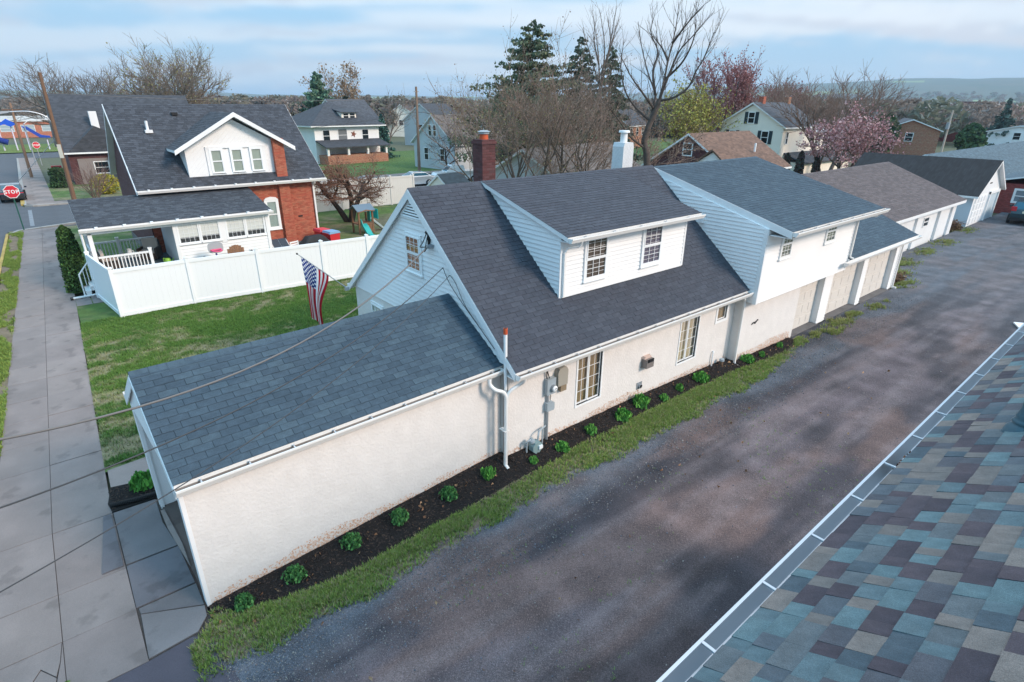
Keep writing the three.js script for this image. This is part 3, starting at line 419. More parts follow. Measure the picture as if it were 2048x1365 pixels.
// shared downpipes on the alley wall
{
  const d = thing('downspout', 'white forked downspout where the low garage meets the cottage', 'downspout', [6.5, 0, 0]);
  obj('pipe', [tube([V(0.02, 1.6, 0.17), V(0.02, 0.8, 0.17), V(0.01, 0.05, 0.17)], 0.048, 10, 8), tube([V(0.01, 0.07, 0.17), V(0.0, -0.03, 0.19), V(-0.01, -0.08, 0.3)], 0.048, 10, 8)], M.gutter, d);
  obj('branch', tube([V(-0.3, 2.28, -0.02), V(-0.3, 2.14, 0.0), V(-0.22, 2.02, 0.08), V(-0.04, 1.92, 0.15), V(0.02, 1.78, 0.17), V(0.02, 1.55, 0.17)], 0.046, 10, 24), M.gutter, d); obj('branch', tube([V(0.34, 2.33, 0.46), V(0.34, 2.2, 0.42), V(0.3, 2.05, 0.28), V(0.12, 1.92, 0.2), V(0.05, 1.76, 0.175), V(0.03, 1.55, 0.17)], 0.042, 10, 24), M.gutter, d); obj('bracket', [box(-0.05, 0.09, 0.9, 0.92, 0.0, 0.215)], M.gutter, d);
  const e = thing('downspout', 'slim white downspout where the cottage meets the garage wing', 'downspout', [16.28, 0, 0]);
  obj('pipe', [box(-0.04, 0.03, -0.12, 2.0, 0.31, 0.37), tube([V(-0.3, 2.34, 0.48), V(-0.28, 2.22, 0.46), V(-0.05, 2.12, 0.36), V(-0.005, 1.95, 0.34)], 0.036, 8, 16)], M.gutter, e); obj('elbow', tube([V(-0.005, -0.08, 0.34), V(-0.01, -0.14, 0.37), V(-0.02, -0.18, 0.5)], 0.038, 8, 8), M.gutter, e);
}
// fittings on the alley wall
{
  const W = (n, l, c, x) => thing(n, l, c, [x, 0, 0]);
  const em = W('electric_meter', 'grey electric meter box with round glass meter on the stucco wall', 'meter', 7.98);
  obj('box', box(-0.14, 0.14, 1.36, 1.78, 0.0, 0.13), M.greyPaint, em); obj('meter_dial', [cyl(V(0.04, 1.53, 0.13), V(0.04, 1.53, 0.2), 0.088, 0.08, 20)], M.galv, em); obj('glass_cover', ball(0.04, 1.53, 0.2, 0.078, 0.078, 0.045, 16), M.vinyl, em); obj('dial_slot', box(0.01, 0.07, 1.54, 1.555, 0.243, 0.249), M.black, em);
  obj('conduit', [cyl(V(-0.05, 1.36, 0.05), V(-0.05, 1.1, 0.05), 0.032, 0.032, 10), cyl(V(-0.05, 0.88, 0.05), V(-0.05, 0.0, 0.05), 0.035, 0.035, 10)], M.galv, em); obj('service_cables', [tube([V(-0.1, 1.78, 0.06), V(-0.12, 1.98, 0.06), V(-0.17, 2.18, 0.07)], 0.013, 6, 10), tube([V(-0.02, 1.78, 0.06), V(-0.1, 1.98, 0.07), V(-0.16, 2.18, 0.09)], 0.013, 6, 10)], M.black, em);
  obj('disconnect', [prism([[-0.12, 0.9], [0.1, 0.9], [0.12, 0.94], [0.12, 1.1], [-0.12, 1.13]], 'z', 0.0, 0.13)], M.greyPaint, em); obj('ground_wire', tube([V(0.05, 1.36, 0.03), V(0.08, 1.26, 0.02), V(0.06, 1.13, 0.03)], 0.008, 6, 8), M.cable, em);
  const tb = W('utility_box', 'beige plastic cable box with domed top beside the electric meter', 'utility box', 8.34);
  obj('cover', prism([[-0.16, 1.5], [0.16, 1.5], [0.17, 1.88], [0.12, 1.97], [0, 2.0], [-0.12, 1.97], [-0.17, 1.88]], 'z', 0, 0.15), mat('#9d988d'), tb); obj('lower_box', box(-0.02, 0.18, 1.3, 1.46, 0, 0.1), mat('#8a7a63'), tb); obj('wire', tube([V(0, 1.5, 0.05), V(0.06, 1.47, 0.08), V(0.05, 1.44, 0.05)], 0.008, 5, 6), M.black, tb);
  const gm = W('gas_meter', 'small grey gas meter with pipes low on the stucco wall', 'meter', 7.42);
  obj('body', [prism([[-0.14, 0.06], [0.0, -0.06], [0.14, 0.06], [0.15, 0.2], [0.08, 0.28], [-0.08, 0.28], [-0.15, 0.2]], 'z', 0.12, 0.3)], mat('#7d9496', { roughness: 0.5 }), gm); obj('index', box(0.02, 0.13, 0.1, 0.19, 0.3, 0.34), M.vinyl, gm); obj('regulator', [cyl(V(-0.12, 0.3, 0.2), V(-0.12, 0.36, 0.2), 0.08, 0.08, 14), cyl(V(-0.12, 0.36, 0.2), V(-0.12, 0.42, 0.2), 0.035, 0.03, 10)], M.greyPaint, gm);
  obj('inlet_pipe', tube([V(-0.24, -0.12, 0.15), V(-0.24, 0.22, 0.16), V(-0.24, 0.35, 0.18), V(-0.14, 0.38, 0.2)], 0.022, 8, 14), M.greyPaint, gm); obj('outlet_pipe', [tube([V(0.08, 0.28, 0.2), V(0.1, 0.42, 0.2), V(0.16, 0.47, 0.16), V(0.42, 0.5, 0.09)], 0.022, 8, 14), cyl(V(0.32, 0.49, 0.1), V(0.32, -0.05, 0.1), 0.02, 0.02, 8)], M.greyPaint, gm);
  const ml = W('wall_vent_hood', 'square metal vent hood with open front between the sliding windows', 'vent', 11.77);
  obj('hood', [box(-0.16, -0.145, 0.98, 1.24, 0, 0.2), box(0.145, 0.16, 0.98, 1.24, 0, 0.2), box(-0.145, 0.145, 1.225, 1.24, 0, 0.16), box(-0.145, 0.145, 0.98, 1.14, 0.185, 0.2), box(-0.145, 0.145, 0.98, 0.995, 0, 0.185)], mat('#7a7370', { roughness: 0.5 }), ml); obj('flange', box(-0.19, 0.19, 0.95, 1.3, 0, 0.012), mat('#a79c94'), ml); obj('hood_lid', prism([[-0.16, 1.24], [0.16, 1.24], [0.12, 1.31], [-0.12, 1.31]], 'z', 0.0, 0.1), mat('#cbb3a6'), ml);
  const dv = W('wall_vent', 'small square grey vent with round outlet low on the wall', 'vent', 11.6);
  obj('plate', box(-0.11, 0.11, 0.28, 0.5, 0, 0.02), M.galv, dv); obj('outlet', cyl(V(0.01, 0.38, 0.02), V(0.01, 0.38, 0.07), 0.065, 0.065, 16), M.galv, dv); obj('outlet_hole', cyl(V(0.01, 0.38, 0.07), V(0.01, 0.38, 0.074), 0.05, 0.05, 16), M.dark, dv);
  const pp = W('condensate_pipe', 'thin white plastic pipe bent into the wall near the last window', 'pipe', 15.33);
  obj('pipe', tube([V(0.04, 0.44, 0.0), V(0.04, 0.44, 0.05), V(0.0, 0.43, 0.06), V(-0.02, 0.36, 0.06), V(-0.02, -0.1, 0.06)], 0.026, 8, 20), M.white, pp);
  const cn = W('cleanout_cap', 'grey capped pipe standing in the mulch beside the white pipe', 'pipe', 15.72);
  obj('pipe', cyl(V(0, -0.2, 0.18), V(0, 0.06, 0.18), 0.06, 0.06, 14), mat('#6b5646'), cn); obj('cap', cyl(V(0, 0.06, 0.18), V(0, 0.13, 0.18), 0.085, 0.08, 14), M.greyPaint, cn);
  const hk = W('number_stand_in', 'small dark made up scroll in place of the house number under the wing', 'ornament', 17.25);  // invented scroll standing in for an unreadable house number
  obj('scroll', [tube([V(-0.2, 1.06, 0.31), V(-0.14, 1.12, 0.33), V(-0.06, 1.13, 0.33), V(0.0, 1.08, 0.32), V(0.06, 1.12, 0.33), V(0.14, 1.17, 0.32)], 0.016, 6, 20), ball(0.15, 1.16, 0.325, 0.035, 0.03, 0.02, 8), ball(0, 1.08, 0.325, 0.03, 0.03, 0.02, 8), box(-0.12, 0.1, 1.115, 1.125, 0.3, 0.32)], M.black, hk);
}
// flag on the far corner of the cottage
{
  const f = thing('flag', 'flag of red and white stripes with starred blue corner hanging from angled pole', 'flag'), A = V(6.5, 2.34, -8.2), B = V(5.1, 3.66, -8.2), d = B.clone().sub(A);
  obj('pole', cyl(A, B, 0.016, 0.014, 10), M.silver, f); obj('finial', ball(B.x - 0.02, B.y + 0.02, B.z, 0.03), M.black, f); obj('bracket', [box(6.46, 6.6, 2.24, 2.36, -8.24, -8.16), cyl(A, A.clone().addScaledVector(d, 0.12), 0.024, 0.024, 10)], M.silver, f);
  // cloth: the hoist runs down the pole from its tip, the fly falls straight and gathers in folds
  const cols = 44, rows = 52, w = 0.88, len = 1.95, P = (i, j) => { const a = i / cols, b = j / rows, top = B.clone().addScaledVector(d, -0.06 - 0.56 * a), pull = 1 - 0.62 * sm(clamp(b * 1.25)), x = lerp(top.x, B.x + 0.16, 1 - pull), fall = len * b * (1 - 0.06 * a) + (b > 0.2 ? 0.04 * Math.sin(a * 9) * b : 0); const z = B.z + 0.11 * Math.sin(a * 12 + b * 1.2) * sm(clamp(b * 2.2)) + 0.03 * Math.sin(a * 25) * b; return [lerp(x, B.x + 0.1 + 0.42 * a, sm(clamp(b * 1.1)) * 0.6), top.y - fall + 0.16 * a * sm(clamp(b)), z]; };
  const pos = [], uv = []; for (let i = 0; i < cols; i++) for (let j = 0; j < rows; j++) { for (const [p, q] of [[i, j], [i + 1, j], [i + 1, j + 1], [i, j], [i + 1, j + 1], [i, j + 1]]) { pos.push(...P(p, q)); uv.push(p / cols, q / rows); } }
  const g = flat(pos); g.setAttribute('uv', new THREE.Float32BufferAttribute(uv, 2));
  const n = 512, dd = new Uint8Array(n * n * 4), star = (x, y) => { const r = Math.hypot(x, y), a = Math.atan2(x, y); return r < 0.33 * (0.6 + 0.38 * Math.abs(Math.cos(a * 2.5))); };
  for (let j = 0; j < n; j++) for (let i = 0; i < n; i++) { const u = i / n, v = j / n, o = (j * n + i) * 4; let c = Math.floor(u * 13) % 2 ? [236, 233, 232] : [182, 10, 40]; if (u < 7 / 13 && v < 0.4) { c = [20, 52, 124]; const yy = v / 0.4 * 11, xx = u / (7 / 13) * 9; for (let k = 0; k < 11; k++) for (let l = 0; l < 9; l++) if ((k + l) % 2 === 0 && Math.abs(xx - l - 0.5) < 0.62 && Math.abs(yy - k - 0.5) < 0.7 && star((xx - l - 0.5) * 0.62, (yy - k - 0.5) * 0.62)) c = [240, 240, 240]; } dd[o] = c[0]; dd[o + 1] = c[1]; dd[o + 2] = c[2]; dd[o + 3] = 255; }
  const t = new THREE.DataTexture(dd, n, n); t.colorSpace = THREE.SRGBColorSpace; t.magFilter = THREE.LinearFilter; t.needsUpdate = true;
  obj('cloth', g, new THREE.MeshPhysicalMaterial({ map: t, roughness: 0.9, side: THREE.DoubleSide, transmission: 0.15, thickness: 0 }), f, true);
}
// ---------------------------------------------------------------- ground, paving, alley
struct('ground', box(-5000, 9000, G - 0.6, G - 0.16, -9000, 3000), mat('#5f6347', { map: T.turf }), 'open ground reaching to the skyline');
function patch(name, x0, x1, z0, z1, st, y, color, m, label, keep) {
  const nx = Math.max(1, Math.round((x1 - x0) / st)), nz = Math.max(1, Math.round((z1 - z0) / st)), pos = [], cl = [];
  const Y = typeof y === 'function' ? y : () => y, cc = (x, z) => color(x, z);
  for (let i = 0; i < nx; i++) for (let j = 0; j < nz; j++) {
    const a = lerp(x0, x1, i / nx), b = lerp(x0, x1, (i + 1) / nx), c = lerp(z0, z1, j / nz), d = lerp(z0, z1, (j + 1) / nz); if (keep && !keep((a + b) / 2, (c + d) / 2)) continue;
    for (const [x, z] of [[a, c], [a, d], [b, d], [a, c], [b, d], [b, c]]) { pos.push(x, Y(x, z), z); const k = cc(x, z); cl.push(k.r, k.g, k.b); }
  }
  const g = flat(pos); g.setAttribute('color', new THREE.Float32BufferAttribute(cl, 3)); return struct(name, g, m, label);
}
const mixc = (a, b, t) => a.clone().lerp(b, clamp(t));
const vcTurf = new THREE.MeshStandardMaterial({ vertexColors: true, map: T.turf, roughness: 1, bumpMap: T.gravelBump, bumpScale: 0.02 });
const vcGravel = new THREE.MeshStandardMaterial({ vertexColors: true, map: T.gravel, roughness: 0.96, bumpMap: T.gravelBump, bumpScale: 0.018 });
const grassA = col('#607e36'), grassB = col('#8b9a4a'), grassC = col('#4e7038'), straw = col('#a5967a'), soil = col('#6e5a4c');
function lawnColour(x, z) { const n = fbm(x * 0.35 + 4, z * 0.35, 4, 51), d = 0.5 * fbm(x * 0.9 + 9, z * 1.6 + 5, 4, 52) + 0.5 * fbm(x * 4 + 9, z * 5 + 5, 4, 58), e = fbm(x * 0.16 + 2, z * 0.5, 3, 53); let c = mixc(grassC, grassA, step(0.3, 0.6, n)); c = mixc(c, grassB, step(0.5, 0.75, d) * 0.6); return { c: mixc(c, straw, step(0.46, 0.6, d * 0.6 + e * 0.4) * 0.8), bare: step(0.46, 0.6, d * 0.6 + e * 0.4) }; }
// pavement edges lean a little against the building line
const xr = (z) => -0.98 + (z < -4 ? (z + 4) * -0.031 : 0), xc = (z) => -2.01 + (z < -4 ? (z + 4) * -0.027 : 0), xl = (z) => -2.97 + (z < -4 ? (z + 4) * -0.026 : 0);
patch('lawn', -1.1, 12.5, -21.6, -5.75, 0.15, G - 0.008, (x, z) => lawnColour(x, z).c, vcTurf, 'mown back yard lawn with straw coloured worn patches', (x, z) => x > xr(z) - 0.02);
patch('verge', -4.2, -2.0, -42, -4, 0.15, G - 0.006, (x, z) => { const k = fbm(x * 2, z * 0.7, 4, 55); return mixc(mixc(grassA, grassB, fbm(x * 3, z * 3, 2, 4)), mixc(straw, soil, 0.5), step(0.45, 0.6, k)); }, vcTurf, 'worn grass strip between pavement and kerb', (x, z) => x < xl(z) + 0.02 && x > xl(z) - 0.72);
// pavement of separate slabs
{
  const R = rng(77), base = struct('pavement', [prism([[-3.0, 1.0], [-0.02, 1.0], [-0.02, -3.9], [-1.0, -4.0], [xr(-42), -42.2], [xl(-42), -42.2], [-3.0, -4]], 'y', G - 0.2, G - 0.018)], mat('#5a504b', { map: T.mulch }), 'concrete slab pavement along the street');
  const ms = [M.concrete, M.concreteB, mat('#958984', { map: T.concrete, bumpMap: T.fineBump, bumpScale: 0.004 }), mat('#9b8f8a', { map: T.concrete, bumpMap: T.fineBump, bumpScale: 0.004 })];
  const zs = [0.56, -0.71, -1.93, -3.93]; for (let z = -5.42; z > -42; z -= 1.48) zs.push(z); zs.push(-42.0);
  const slab = (pts, h, m) => { const cx = pts.reduce((s, p) => s + p[0], 0) / pts.length, cz = pts.reduce((s, p) => s + p[1], 0) / pts.length, q = pts.map(([x, z]) => [x + Math.sign(cx - x) * 0.005, z + Math.sign(cz - z) * 0.005]); obj('paving_slab', prism(q, 'y', G - 0.1, G + h), m, base); };
  for (let i = 0; i < zs.length - 1; i++) { const a = zs[i], b = zs[i + 1]; if (i) slab([[xl(a), a], [xc(a), a], [xc(b), b], [xl(b), b]], (R() - 0.5) * 0.012, ms[Math.floor(R() * 4)]); else { slab([[xl(a), a], [-2.62, a], [-2.55, 0.1], [xl(b), -0.3]], 0.002, ms[0]); slab([[-2.61, a], [-2.2, a], [-2.12, 0.0], [-2.3, -0.3], [-2.54, 0.1]], -0.003, ms[2]); slab([[-2.19, a], [xc(a), a], [xc(b), b], [-2.05, -0.3], [-2.11, 0.0]], 0.003, ms[0]); slab([[xl(b), -0.31], [-2.54, 0.08], [-2.3, -0.32], [-2.12, -0.02], [-2.06, -0.3], [xc(b) - 0.01, b], [xl(b), b]], 0.0, ms[3]); } slab([[xc(a), a], [xr(a), a], [xr(b), b], [xc(b), b]], (R() - 0.5) * 0.012, ms[Math.floor(R() * 4)]); }
  // darker apron in front of the garage, one slab heaved and cracked
  const dk = [mat('#77757a', { map: T.concrete, bumpMap: T.fineBump, bumpScale: 0.005 }), mat('#7d7a7c', { map: T.concrete, bumpMap: T.fineBump, bumpScale: 0.005 })];
  slab([[-0.98, 0.52], [-0.25, 0.46], [-0.06, 0.2], [-0.04, -0.06], [-0.94, -0.53]], 0.004, mat('#8d8888', { map: T.concrete, bumpMap: T.fineBump, bumpScale: 0.005 })); slab([[-0.94, -0.56], [-0.04, -0.09], [-0.04, -0.7], [-0.95, -0.7]], 0.0, dk[1]); slab([[-0.98, -0.73], [-0.05, -0.73], [-0.09, -1.95], [-0.97, -1.97]], 0.006, dk[0]);
  slab([[-0.97, -2.0], [-0.1, -1.98], [-0.2, -2.9], [-0.18, -3.86], [-0.97, -3.9]], 0.012, dk[1]); slab([[-1.35, -2.0], [-1.0, -2.0], [-1.0, -3.88], [-1.15, -3.9], [-1.22, -3.2]], 0.02, dk[0]);
  // rough strip and broken edging beside the garage opening
  obj('broken_edging', prism([[-0.17, -3.3], [-0.1, -3.3], [-0.06, -2.6], [-0.02, -1.9], [-0.03, -1.2], [-0.1, -1.9], [-0.16, -2.6]], 'y', G - 0.1, G + 0.05), M.concreteB, base); obj('soil_strip', prism([[-0.1, -3.8], [0.02, -3.8], [0.02, 0.0], [-0.06, 0.0]], 'y', G - 0.1, G - 0.012), mat('#5f4a42', { map: T.mulch }), base);
  obj('joint_grass', leafCloud(Array.from({ length: 60 }, () => V(-2.0 + (R() - 0.5) * 0.05, G + 0.01, 0.35 + (R() - 0.5) * 0.35)), 0.03, R, { colors: pal('#5a7a3a', '#6c8a40') }), needleMat, base).userData.kind = 'stuff';
  const pad = struct('stepping_pad', prism([[-0.9, -4.95], [-0.02, -4.72], [0.3, -5.9], [-0.88, -5.78]], 'y', G - 0.1, G + 0.006), M.concreteB, 'small concrete pad between lawn and planted corner');
  struct('porch_walk', [prism([[-0.45, -20.6], [0.1, -20.6], [0.1, -22.2], [-0.42, -22.2]], 'y', G - 0.1, G + 0.004), prism([[0.14, -20.6], [0.75, -20.6], [0.75, -22.2], [0.14, -22.2]], 'y', G - 0.1, G + 0.01)], M.concrete, 'short concrete walk to the porch steps');
  struct('corner_mulch', prism([[-1.02, -4.3], [-0.98, -3.93], [-0.1, -3.9], [0.12, -3.95], [0.12, -4.72], [-0.1, -4.75], [-0.9, -4.95]], 'y', G - 0.1, G + 0.02), M.mulch, 'dark mulch at the garage corner');
}
// kerbs and streets
const kx = (z) => -3.72 - (z + 4) * 0.026;
{
  const run = (z0, z1, m, n = 1) => { const g = []; for (let i = 0; i < n; i++) { const a = lerp(z0, z1, i / n), b = lerp(z0, z1, (i + 1) / n); g.push(prism([[kx(a) - 0.15, a - 0.01], [kx(a), a - 0.01], [kx(b), b + 0.01], [kx(b) - 0.15, b + 0.01]], 'y', G - 0.3, G)); } return g; };
  struct('kerb', run(6, -27, M.kerb, 12), M.kerb, 'grey kerb along the side street'); struct('yellow_kerb', run(-27, -41.2, M.kerbYellow, 6), M.kerbYellow, 'kerb painted yellow near the crossing');
  struct('street', prism([[-14, 30], [kx(30) - 0.16, 30], [kx(-41) - 0.16, -41], [kx(-41) - 0.1, -42.6], [70, -46.5], [70, -56.5], [-1.9, -54.6], [-1.6, -112], [-14, -112]].reverse(), 'y', G - 0.3, G - 0.13), M.asphalt, 'asphalt side street and cross street');
  struct('crossing_street', box(-60, 40, G - 0.3, G - 0.125, -124, -111), M.asphalt, 'asphalt road across the far end');
  struct('corner_kerb', [prism([[-2.75, -41.2], [-2.6, -41.2], [-2.2, -42.0], [0.9, -43.2], [60, -46.3], [60, -46.5], [0.8, -43.5], [-2.3, -42.3]], 'y', G - 0.3, G + 0.004)], M.kerb, 'curved kerb of the cross street, near side');
  struct('far_kerb', [prism([[-1.95, -57], [-1.75, -55], [-1.2, -54.4], [2, -54.3], [60, -56.3], [60, -56.5], [2, -54.6], [-1.1, -54.7], [-1.6, -55.2], [-1.75, -111], [-1.95, -111]], 'y', G - 0.3, G + 0.004)], M.kerb, 'pale kerb of the cross street, far side'); struct('far_yellow_kerb', box(-1.99, -1.72, G - 0.2, G + 0.012, -64, -55.6), M.kerbYellow, 'yellow kerb at the far corner');
  struct('far_pavement', [box(-1.75, 0.35, G - 0.2, G + 0.0, -111, -56.2), prism([[-1.1, -54.75], [2, -54.65], [60, -56.6], [60, -58], [2, -56.15], [-1.75, -56.2]], 'y', G - 0.2, G - 0.002)], M.concreteB, 'pale pavement beyond the cross street');
  struct('stop_line', box(-1.6, -1.35, G - 0.126, G - 0.121, -52.6, -44.2), mat('#8d949b', { map: T.asphalt }), 'worn white line on the asphalt');
  patch('corner_lawn', 0.35, 9, -71, -56.3, 0.8, G + 0.004, (x, z) => lawnColour(x, z).c, vcTurf, 'front lawn of the house beyond the crossing'); patch('far_lawn', -60, 40, -150, -124.2, 4, G, (x, z) => mixc(grassA, grassB, fbm(x * 0.1, z * 0.1, 3, 3)), vcTurf, 'playing field beyond the far road');
  patch('back_lawns', 12.5, 80, -42.6, -7, 1.2, G - 0.03, (x, z) => mixc(lawnColour(x * 0.4, z * 0.4).c, soil, 0.25), vcTurf, 'back gardens behind the alley buildings', (x, z) => x < 33 || z < -9); patch('house_lawn', 0.3, 40, -42.0, -21.6, 0.8, G - 0.016, (x, z) => lawnColour(x * 0.6, z * 0.6).c, vcTurf, 'grass round the brick house', (x, z) => x > xr(z) && z > -42 - 1.2 * (x * 0.05)); patch('street_lawns', 9, 120, -90, -57, 2.5, G - 0.02, (x, z) => mixc(grassA, grassC, fbm(x * 0.2, z * 0.2, 3, 8)), vcTurf, 'front lawns across the street');
}
// alley surface: packed red shale, grey stone and dark damp patches
function alleyColour(x, z) {
  const w = z + 0.9 * (fbm(x * 0.14 + 5, 2.5, 3, 101) - 0.5) + 0.35 * (fbm(x * 0.7, z * 2.2, 4, 103) - 0.5), streak = fbm(x * 0.12 + 8, z * 3.6, 4, 117), st2 = fbm(x * 0.4 + 2, z * 7, 3, 119);
  const lilac = mixc(col('#7e7175'), col('#8f7f80'), step(0.35, 0.65, streak)), dark = mixc(col('#4c4a52'), col('#5d575d'), step(0.3, 0.7, st2)), stone = mixc(col('#6b717c'), col('#7f858f'), fbm(x * 3, z * 3, 3, 121));
  let c = mixc(stone, dark, step(1.75, 2.25, w)); c = mixc(c, lilac, step(2.4, 3.0, w)); c = mixc(c, dark, step(4.4, 5.3, w) * 0.8); c = mixc(c, lilac, step(5.8, 6.6, w) * 0.5);
  c = mixc(c, col('#92776f'), step(0.52, 0.68, fbm(x * 0.26 + 7, z * 0.9 + 4, 4, 105)) * 0.65); c = mixc(c, col('#45434a'), step(0.55, 0.68, fbm(x * 0.22 + 20, z * 0.7 + 9, 4, 107)) * 0.7);
  c = mixc(c, mixc(c, col('#a09496'), 0.5), step(0.52, 0.66, fbm(x * 0.3 + 1, z * 5 + 30, 4, 109)) * 0.6); return mixc(c, mixc(col('#767c83'), c, 0.3), step(20, 40, x) * 0.85);
}
patch('alley', -0.35, 66, -2.2, 8.2, 0.14, (x, z) => G - 0.004 + 0.03 * (fbm(x * 0.4, z * 0.9, 3, 111) - 0.5) - 0.012, alleyColour, vcGravel, 'unpaved alley of red shale and grey stone', (x, z) => z > 0.9 || (x > 19 && z > 0.26) || (x > 30.3 && z > -2.1));
patch('alley_end', 66, 140, -1.5, 8, 2, G - 0.02, () => col('#6b7078'), vcGravel, 'far end of the alley');
struct('asphalt_apron', prism([[-3.1, 0.6], [-0.95, 0.56], [-0.35, 0.5], [-0.12, 0.68], [-0.02, 1.4], [0.15, 2.6], [0.4, 8], [-3.1, 8]], 'y', G - 0.1, G - 0.004), mat('#5d5862', { map: T.asphalt, bumpMap: T.fineBump, bumpScale: 0.004 }), 'dark asphalt apron where the alley meets the pavement');
// mulch bed banked against the wall
const zOutPts = [[0, 0.12], [0.3, 0.42], [1, 0.72], [2.1, 0.9], [4, 0.82], [5.95, 0.78], [8.7, 0.62], [11.8, 0.62], [15.5, 0.66], [18, 0.86], [19.6, 0.82], [20.1, 0.5]];
const curve = (pts, x) => { for (let i = 0; i < pts.length - 1; i++) if (x <= pts[i + 1][0]) return lerp(pts[i][1], pts[i + 1][1], clamp((x - pts[i][0]) / (pts[i + 1][0] - pts[i][0]))); return pts[pts.length - 1][1]; };
const bankPts = [[0, 0.02], [2, 0.09], [4, 0.17], [6.5, 0.25], [9, 0.27], [12, 0.25], [15, 0.16], [17, 0.1], [20.1, 0.02]], wallZ = (x) => x < 6.7 ? -x * 0.0384 : x < 16.3 ? 0 : 0.3;
const bankY = (x, z) => { const zo = curve(zOutPts, x) + 0.12 * (fbm(x * 1.6, 1, 3, 61) - 0.5), zw = wallZ(x), t = clamp((z - zw) / Math.max(0.05, zo - zw)); return G + 0.0 + curve(bankPts, x) * (1 - 0.75 * sm(t)) + 0.03 * (fbm(x * 6, z * 6, 3, 63) - 0.5) * (1 - t * 0.5); };
{
  const pos = [], st = 0.07, zo = (x) => curve(zOutPts, x) + 0.12 * (fbm(x * 1.6, 1, 3, 61) - 0.5); const nz = 14;
  for (let x = 0.02; x < 20.05; x += st) for (let j = 0; j < nz; j++) { const P = (xx, t) => { const z = lerp(wallZ(xx) - 0.02, zo(xx), t); return [xx, bankY(xx, z) - (t >= 1 ? 0.05 : 0), z]; }; const a = P(x, j / nz), b = P(x, (j + 1) / nz), c = P(x + st, (j + 1) / nz), d = P(x + st, j / nz); pos.push(...a, ...b, ...c, ...a, ...c, ...d); }
  struct('mulch_bed', flat(pos), M.mulch, 'raked black mulch bed along the foot of the wall');
  const R = rng(65), chips = new THREE.InstancedMesh(new THREE.BoxGeometry(0.045, 0.008, 0.014), mat('#ffffff', { roughness: 1 }), 9000), o = new THREE.Object3D(), cc = pal('#2b2523', '#1f1b1a', '#3b302b', '#4a3c34', '#241f20');
  for (let i = 0; i < 9000; i++) { let x = R() * 20; const zw = wallZ(x); let z = lerp(zw + 0.02, zo(x) + 0.03, R()), yy = bankY(x, z) + 0.006; if (i % 18 === 0) { x = lerp(-0.95, 0.1, R()); z = lerp(-4.85, -4.0, R()); yy = G + 0.026; } o.position.set(x, yy, z); o.rotation.set((R() - 0.5) * 0.9, R() * 6.3, (R() - 0.5) * 0.9); o.scale.setScalar(0.5 + R()); o.updateMatrix(); chips.setMatrixAt(i, o.matrix); chips.setColorAt(i, cc[Math.floor(R() * cc.length)]); }
  chips.name = 'mulch_chips'; chips.castShadow = chips.receiveShadow = true; scene.add(stuff(chips, 'loose black bark chips over the mulch bed'));
}
// grass strip between mulch and alley
const stripY = (x, z) => G - 0.008 + 0.3 * curve(bankPts, clamp(x, 0, 20)) * step(1.3, 0.5, z);
const vergeOut = (x) => 1.44 + 0.45 * (fbm(x * 0.8, 3, 3, 71) - 0.5) + 0.3 * (fbm(x * 3.2, 5, 3, 72) - 0.5) - 0.5 * step(15, 20.3, x);
patch('grass_strip', -0.42, 20.6, 0.1, 1.9, 0.07, (x, z) => stripY(x, z), (x, z) => { const n = fbm(x * 1.3, z * 2.2, 4, 73), f = fbm(x * 6, z * 8, 3, 79), g0 = vergeOut(x) - z + (f - 0.5) * 0.5, e = step(0.55, 0.2, g0); return mixc(mixc(mixc(grassA, grassB, fbm(x * 4, z * 4, 2, 74)), mixc(straw, soil, 0.4), Math.max(step(0.42, 0.58, n) * 0.9, e)), alleyColour(x, z), step(0.22, 0.0, g0)); }, vcTurf, 'ragged grass strip between mulch bed and alley', (x, z) => z < vergeOut(x) + 0.3 * (fbm(x * 7, z * 7, 3, 75) - 0.5) && (x < 0 ? z > 0.35 - x * 0.9 && z > 0.2 : z > curve(zOutPts, Math.min(x, 20)) - 0.12));
// blades of grass
const tuft = (() => { const R = rng(7), pos = []; for (let i = 0; i < 6; i++) { const a = R() * 6.28, h = 0.04 + 0.03 * R(), w = 0.007, lx = Math.cos(a) * 0.03, lz = Math.sin(a) * 0.03, bx = (R() - 0.5) * 0.05, bz = (R() - 0.5) * 0.05, px = -Math.sin(a) * w, pz = Math.cos(a) * w; pos.push(bx - px, 0, bz - pz, bx + px, 0, bz + pz, bx + lx, h, bz + lz); } return flat(pos); })();
function blades(name, n, seed, spot, label, sc = 1) {
  const R = rng(seed), im = new THREE.InstancedMesh(tuft, new THREE.MeshStandardMaterial({ color: 0xffffff, roughness: 1, side: THREE.DoubleSide }), n), o = new THREE.Object3D(); let k = 0;
  for (let i = 0; i < n * 4 && k < n; i++) { const s = spot(R); if (!s) continue; o.position.set(s.x, s.y, s.z); o.rotation.set(0, R() * 6.3, 0); o.scale.setScalar((0.6 + 0.9 * R()) * sc * (s.k ?? 1)); o.updateMatrix(); im.setMatrixAt(k, o.matrix); const t = 0.75 + 0.5 * R(); im.setColorAt(k, s.c.clone().multiplyScalar(t)); k++; }
  im.count = k; im.name = name; im.castShadow = im.receiveShadow = true; scene.add(stuff(im, label)); return im;
}
blades('lawn_grass', 60000, 201, (R) => { const z = -5.8 - 12.2 * Math.pow(R(), 1.1), x = lerp(xr(z) + 0.03, 10.5, R()); const l = lawnColour(x, z); if (R() < l.bare * 0.75 || (z > -5.9 && x < 0.3)) return null; return { x, y: G - 0.01, z, c: mixc(l.c, col('#5b8a3c'), 0.25) }; }, 'short green blades over the back yard lawn', 1.15);
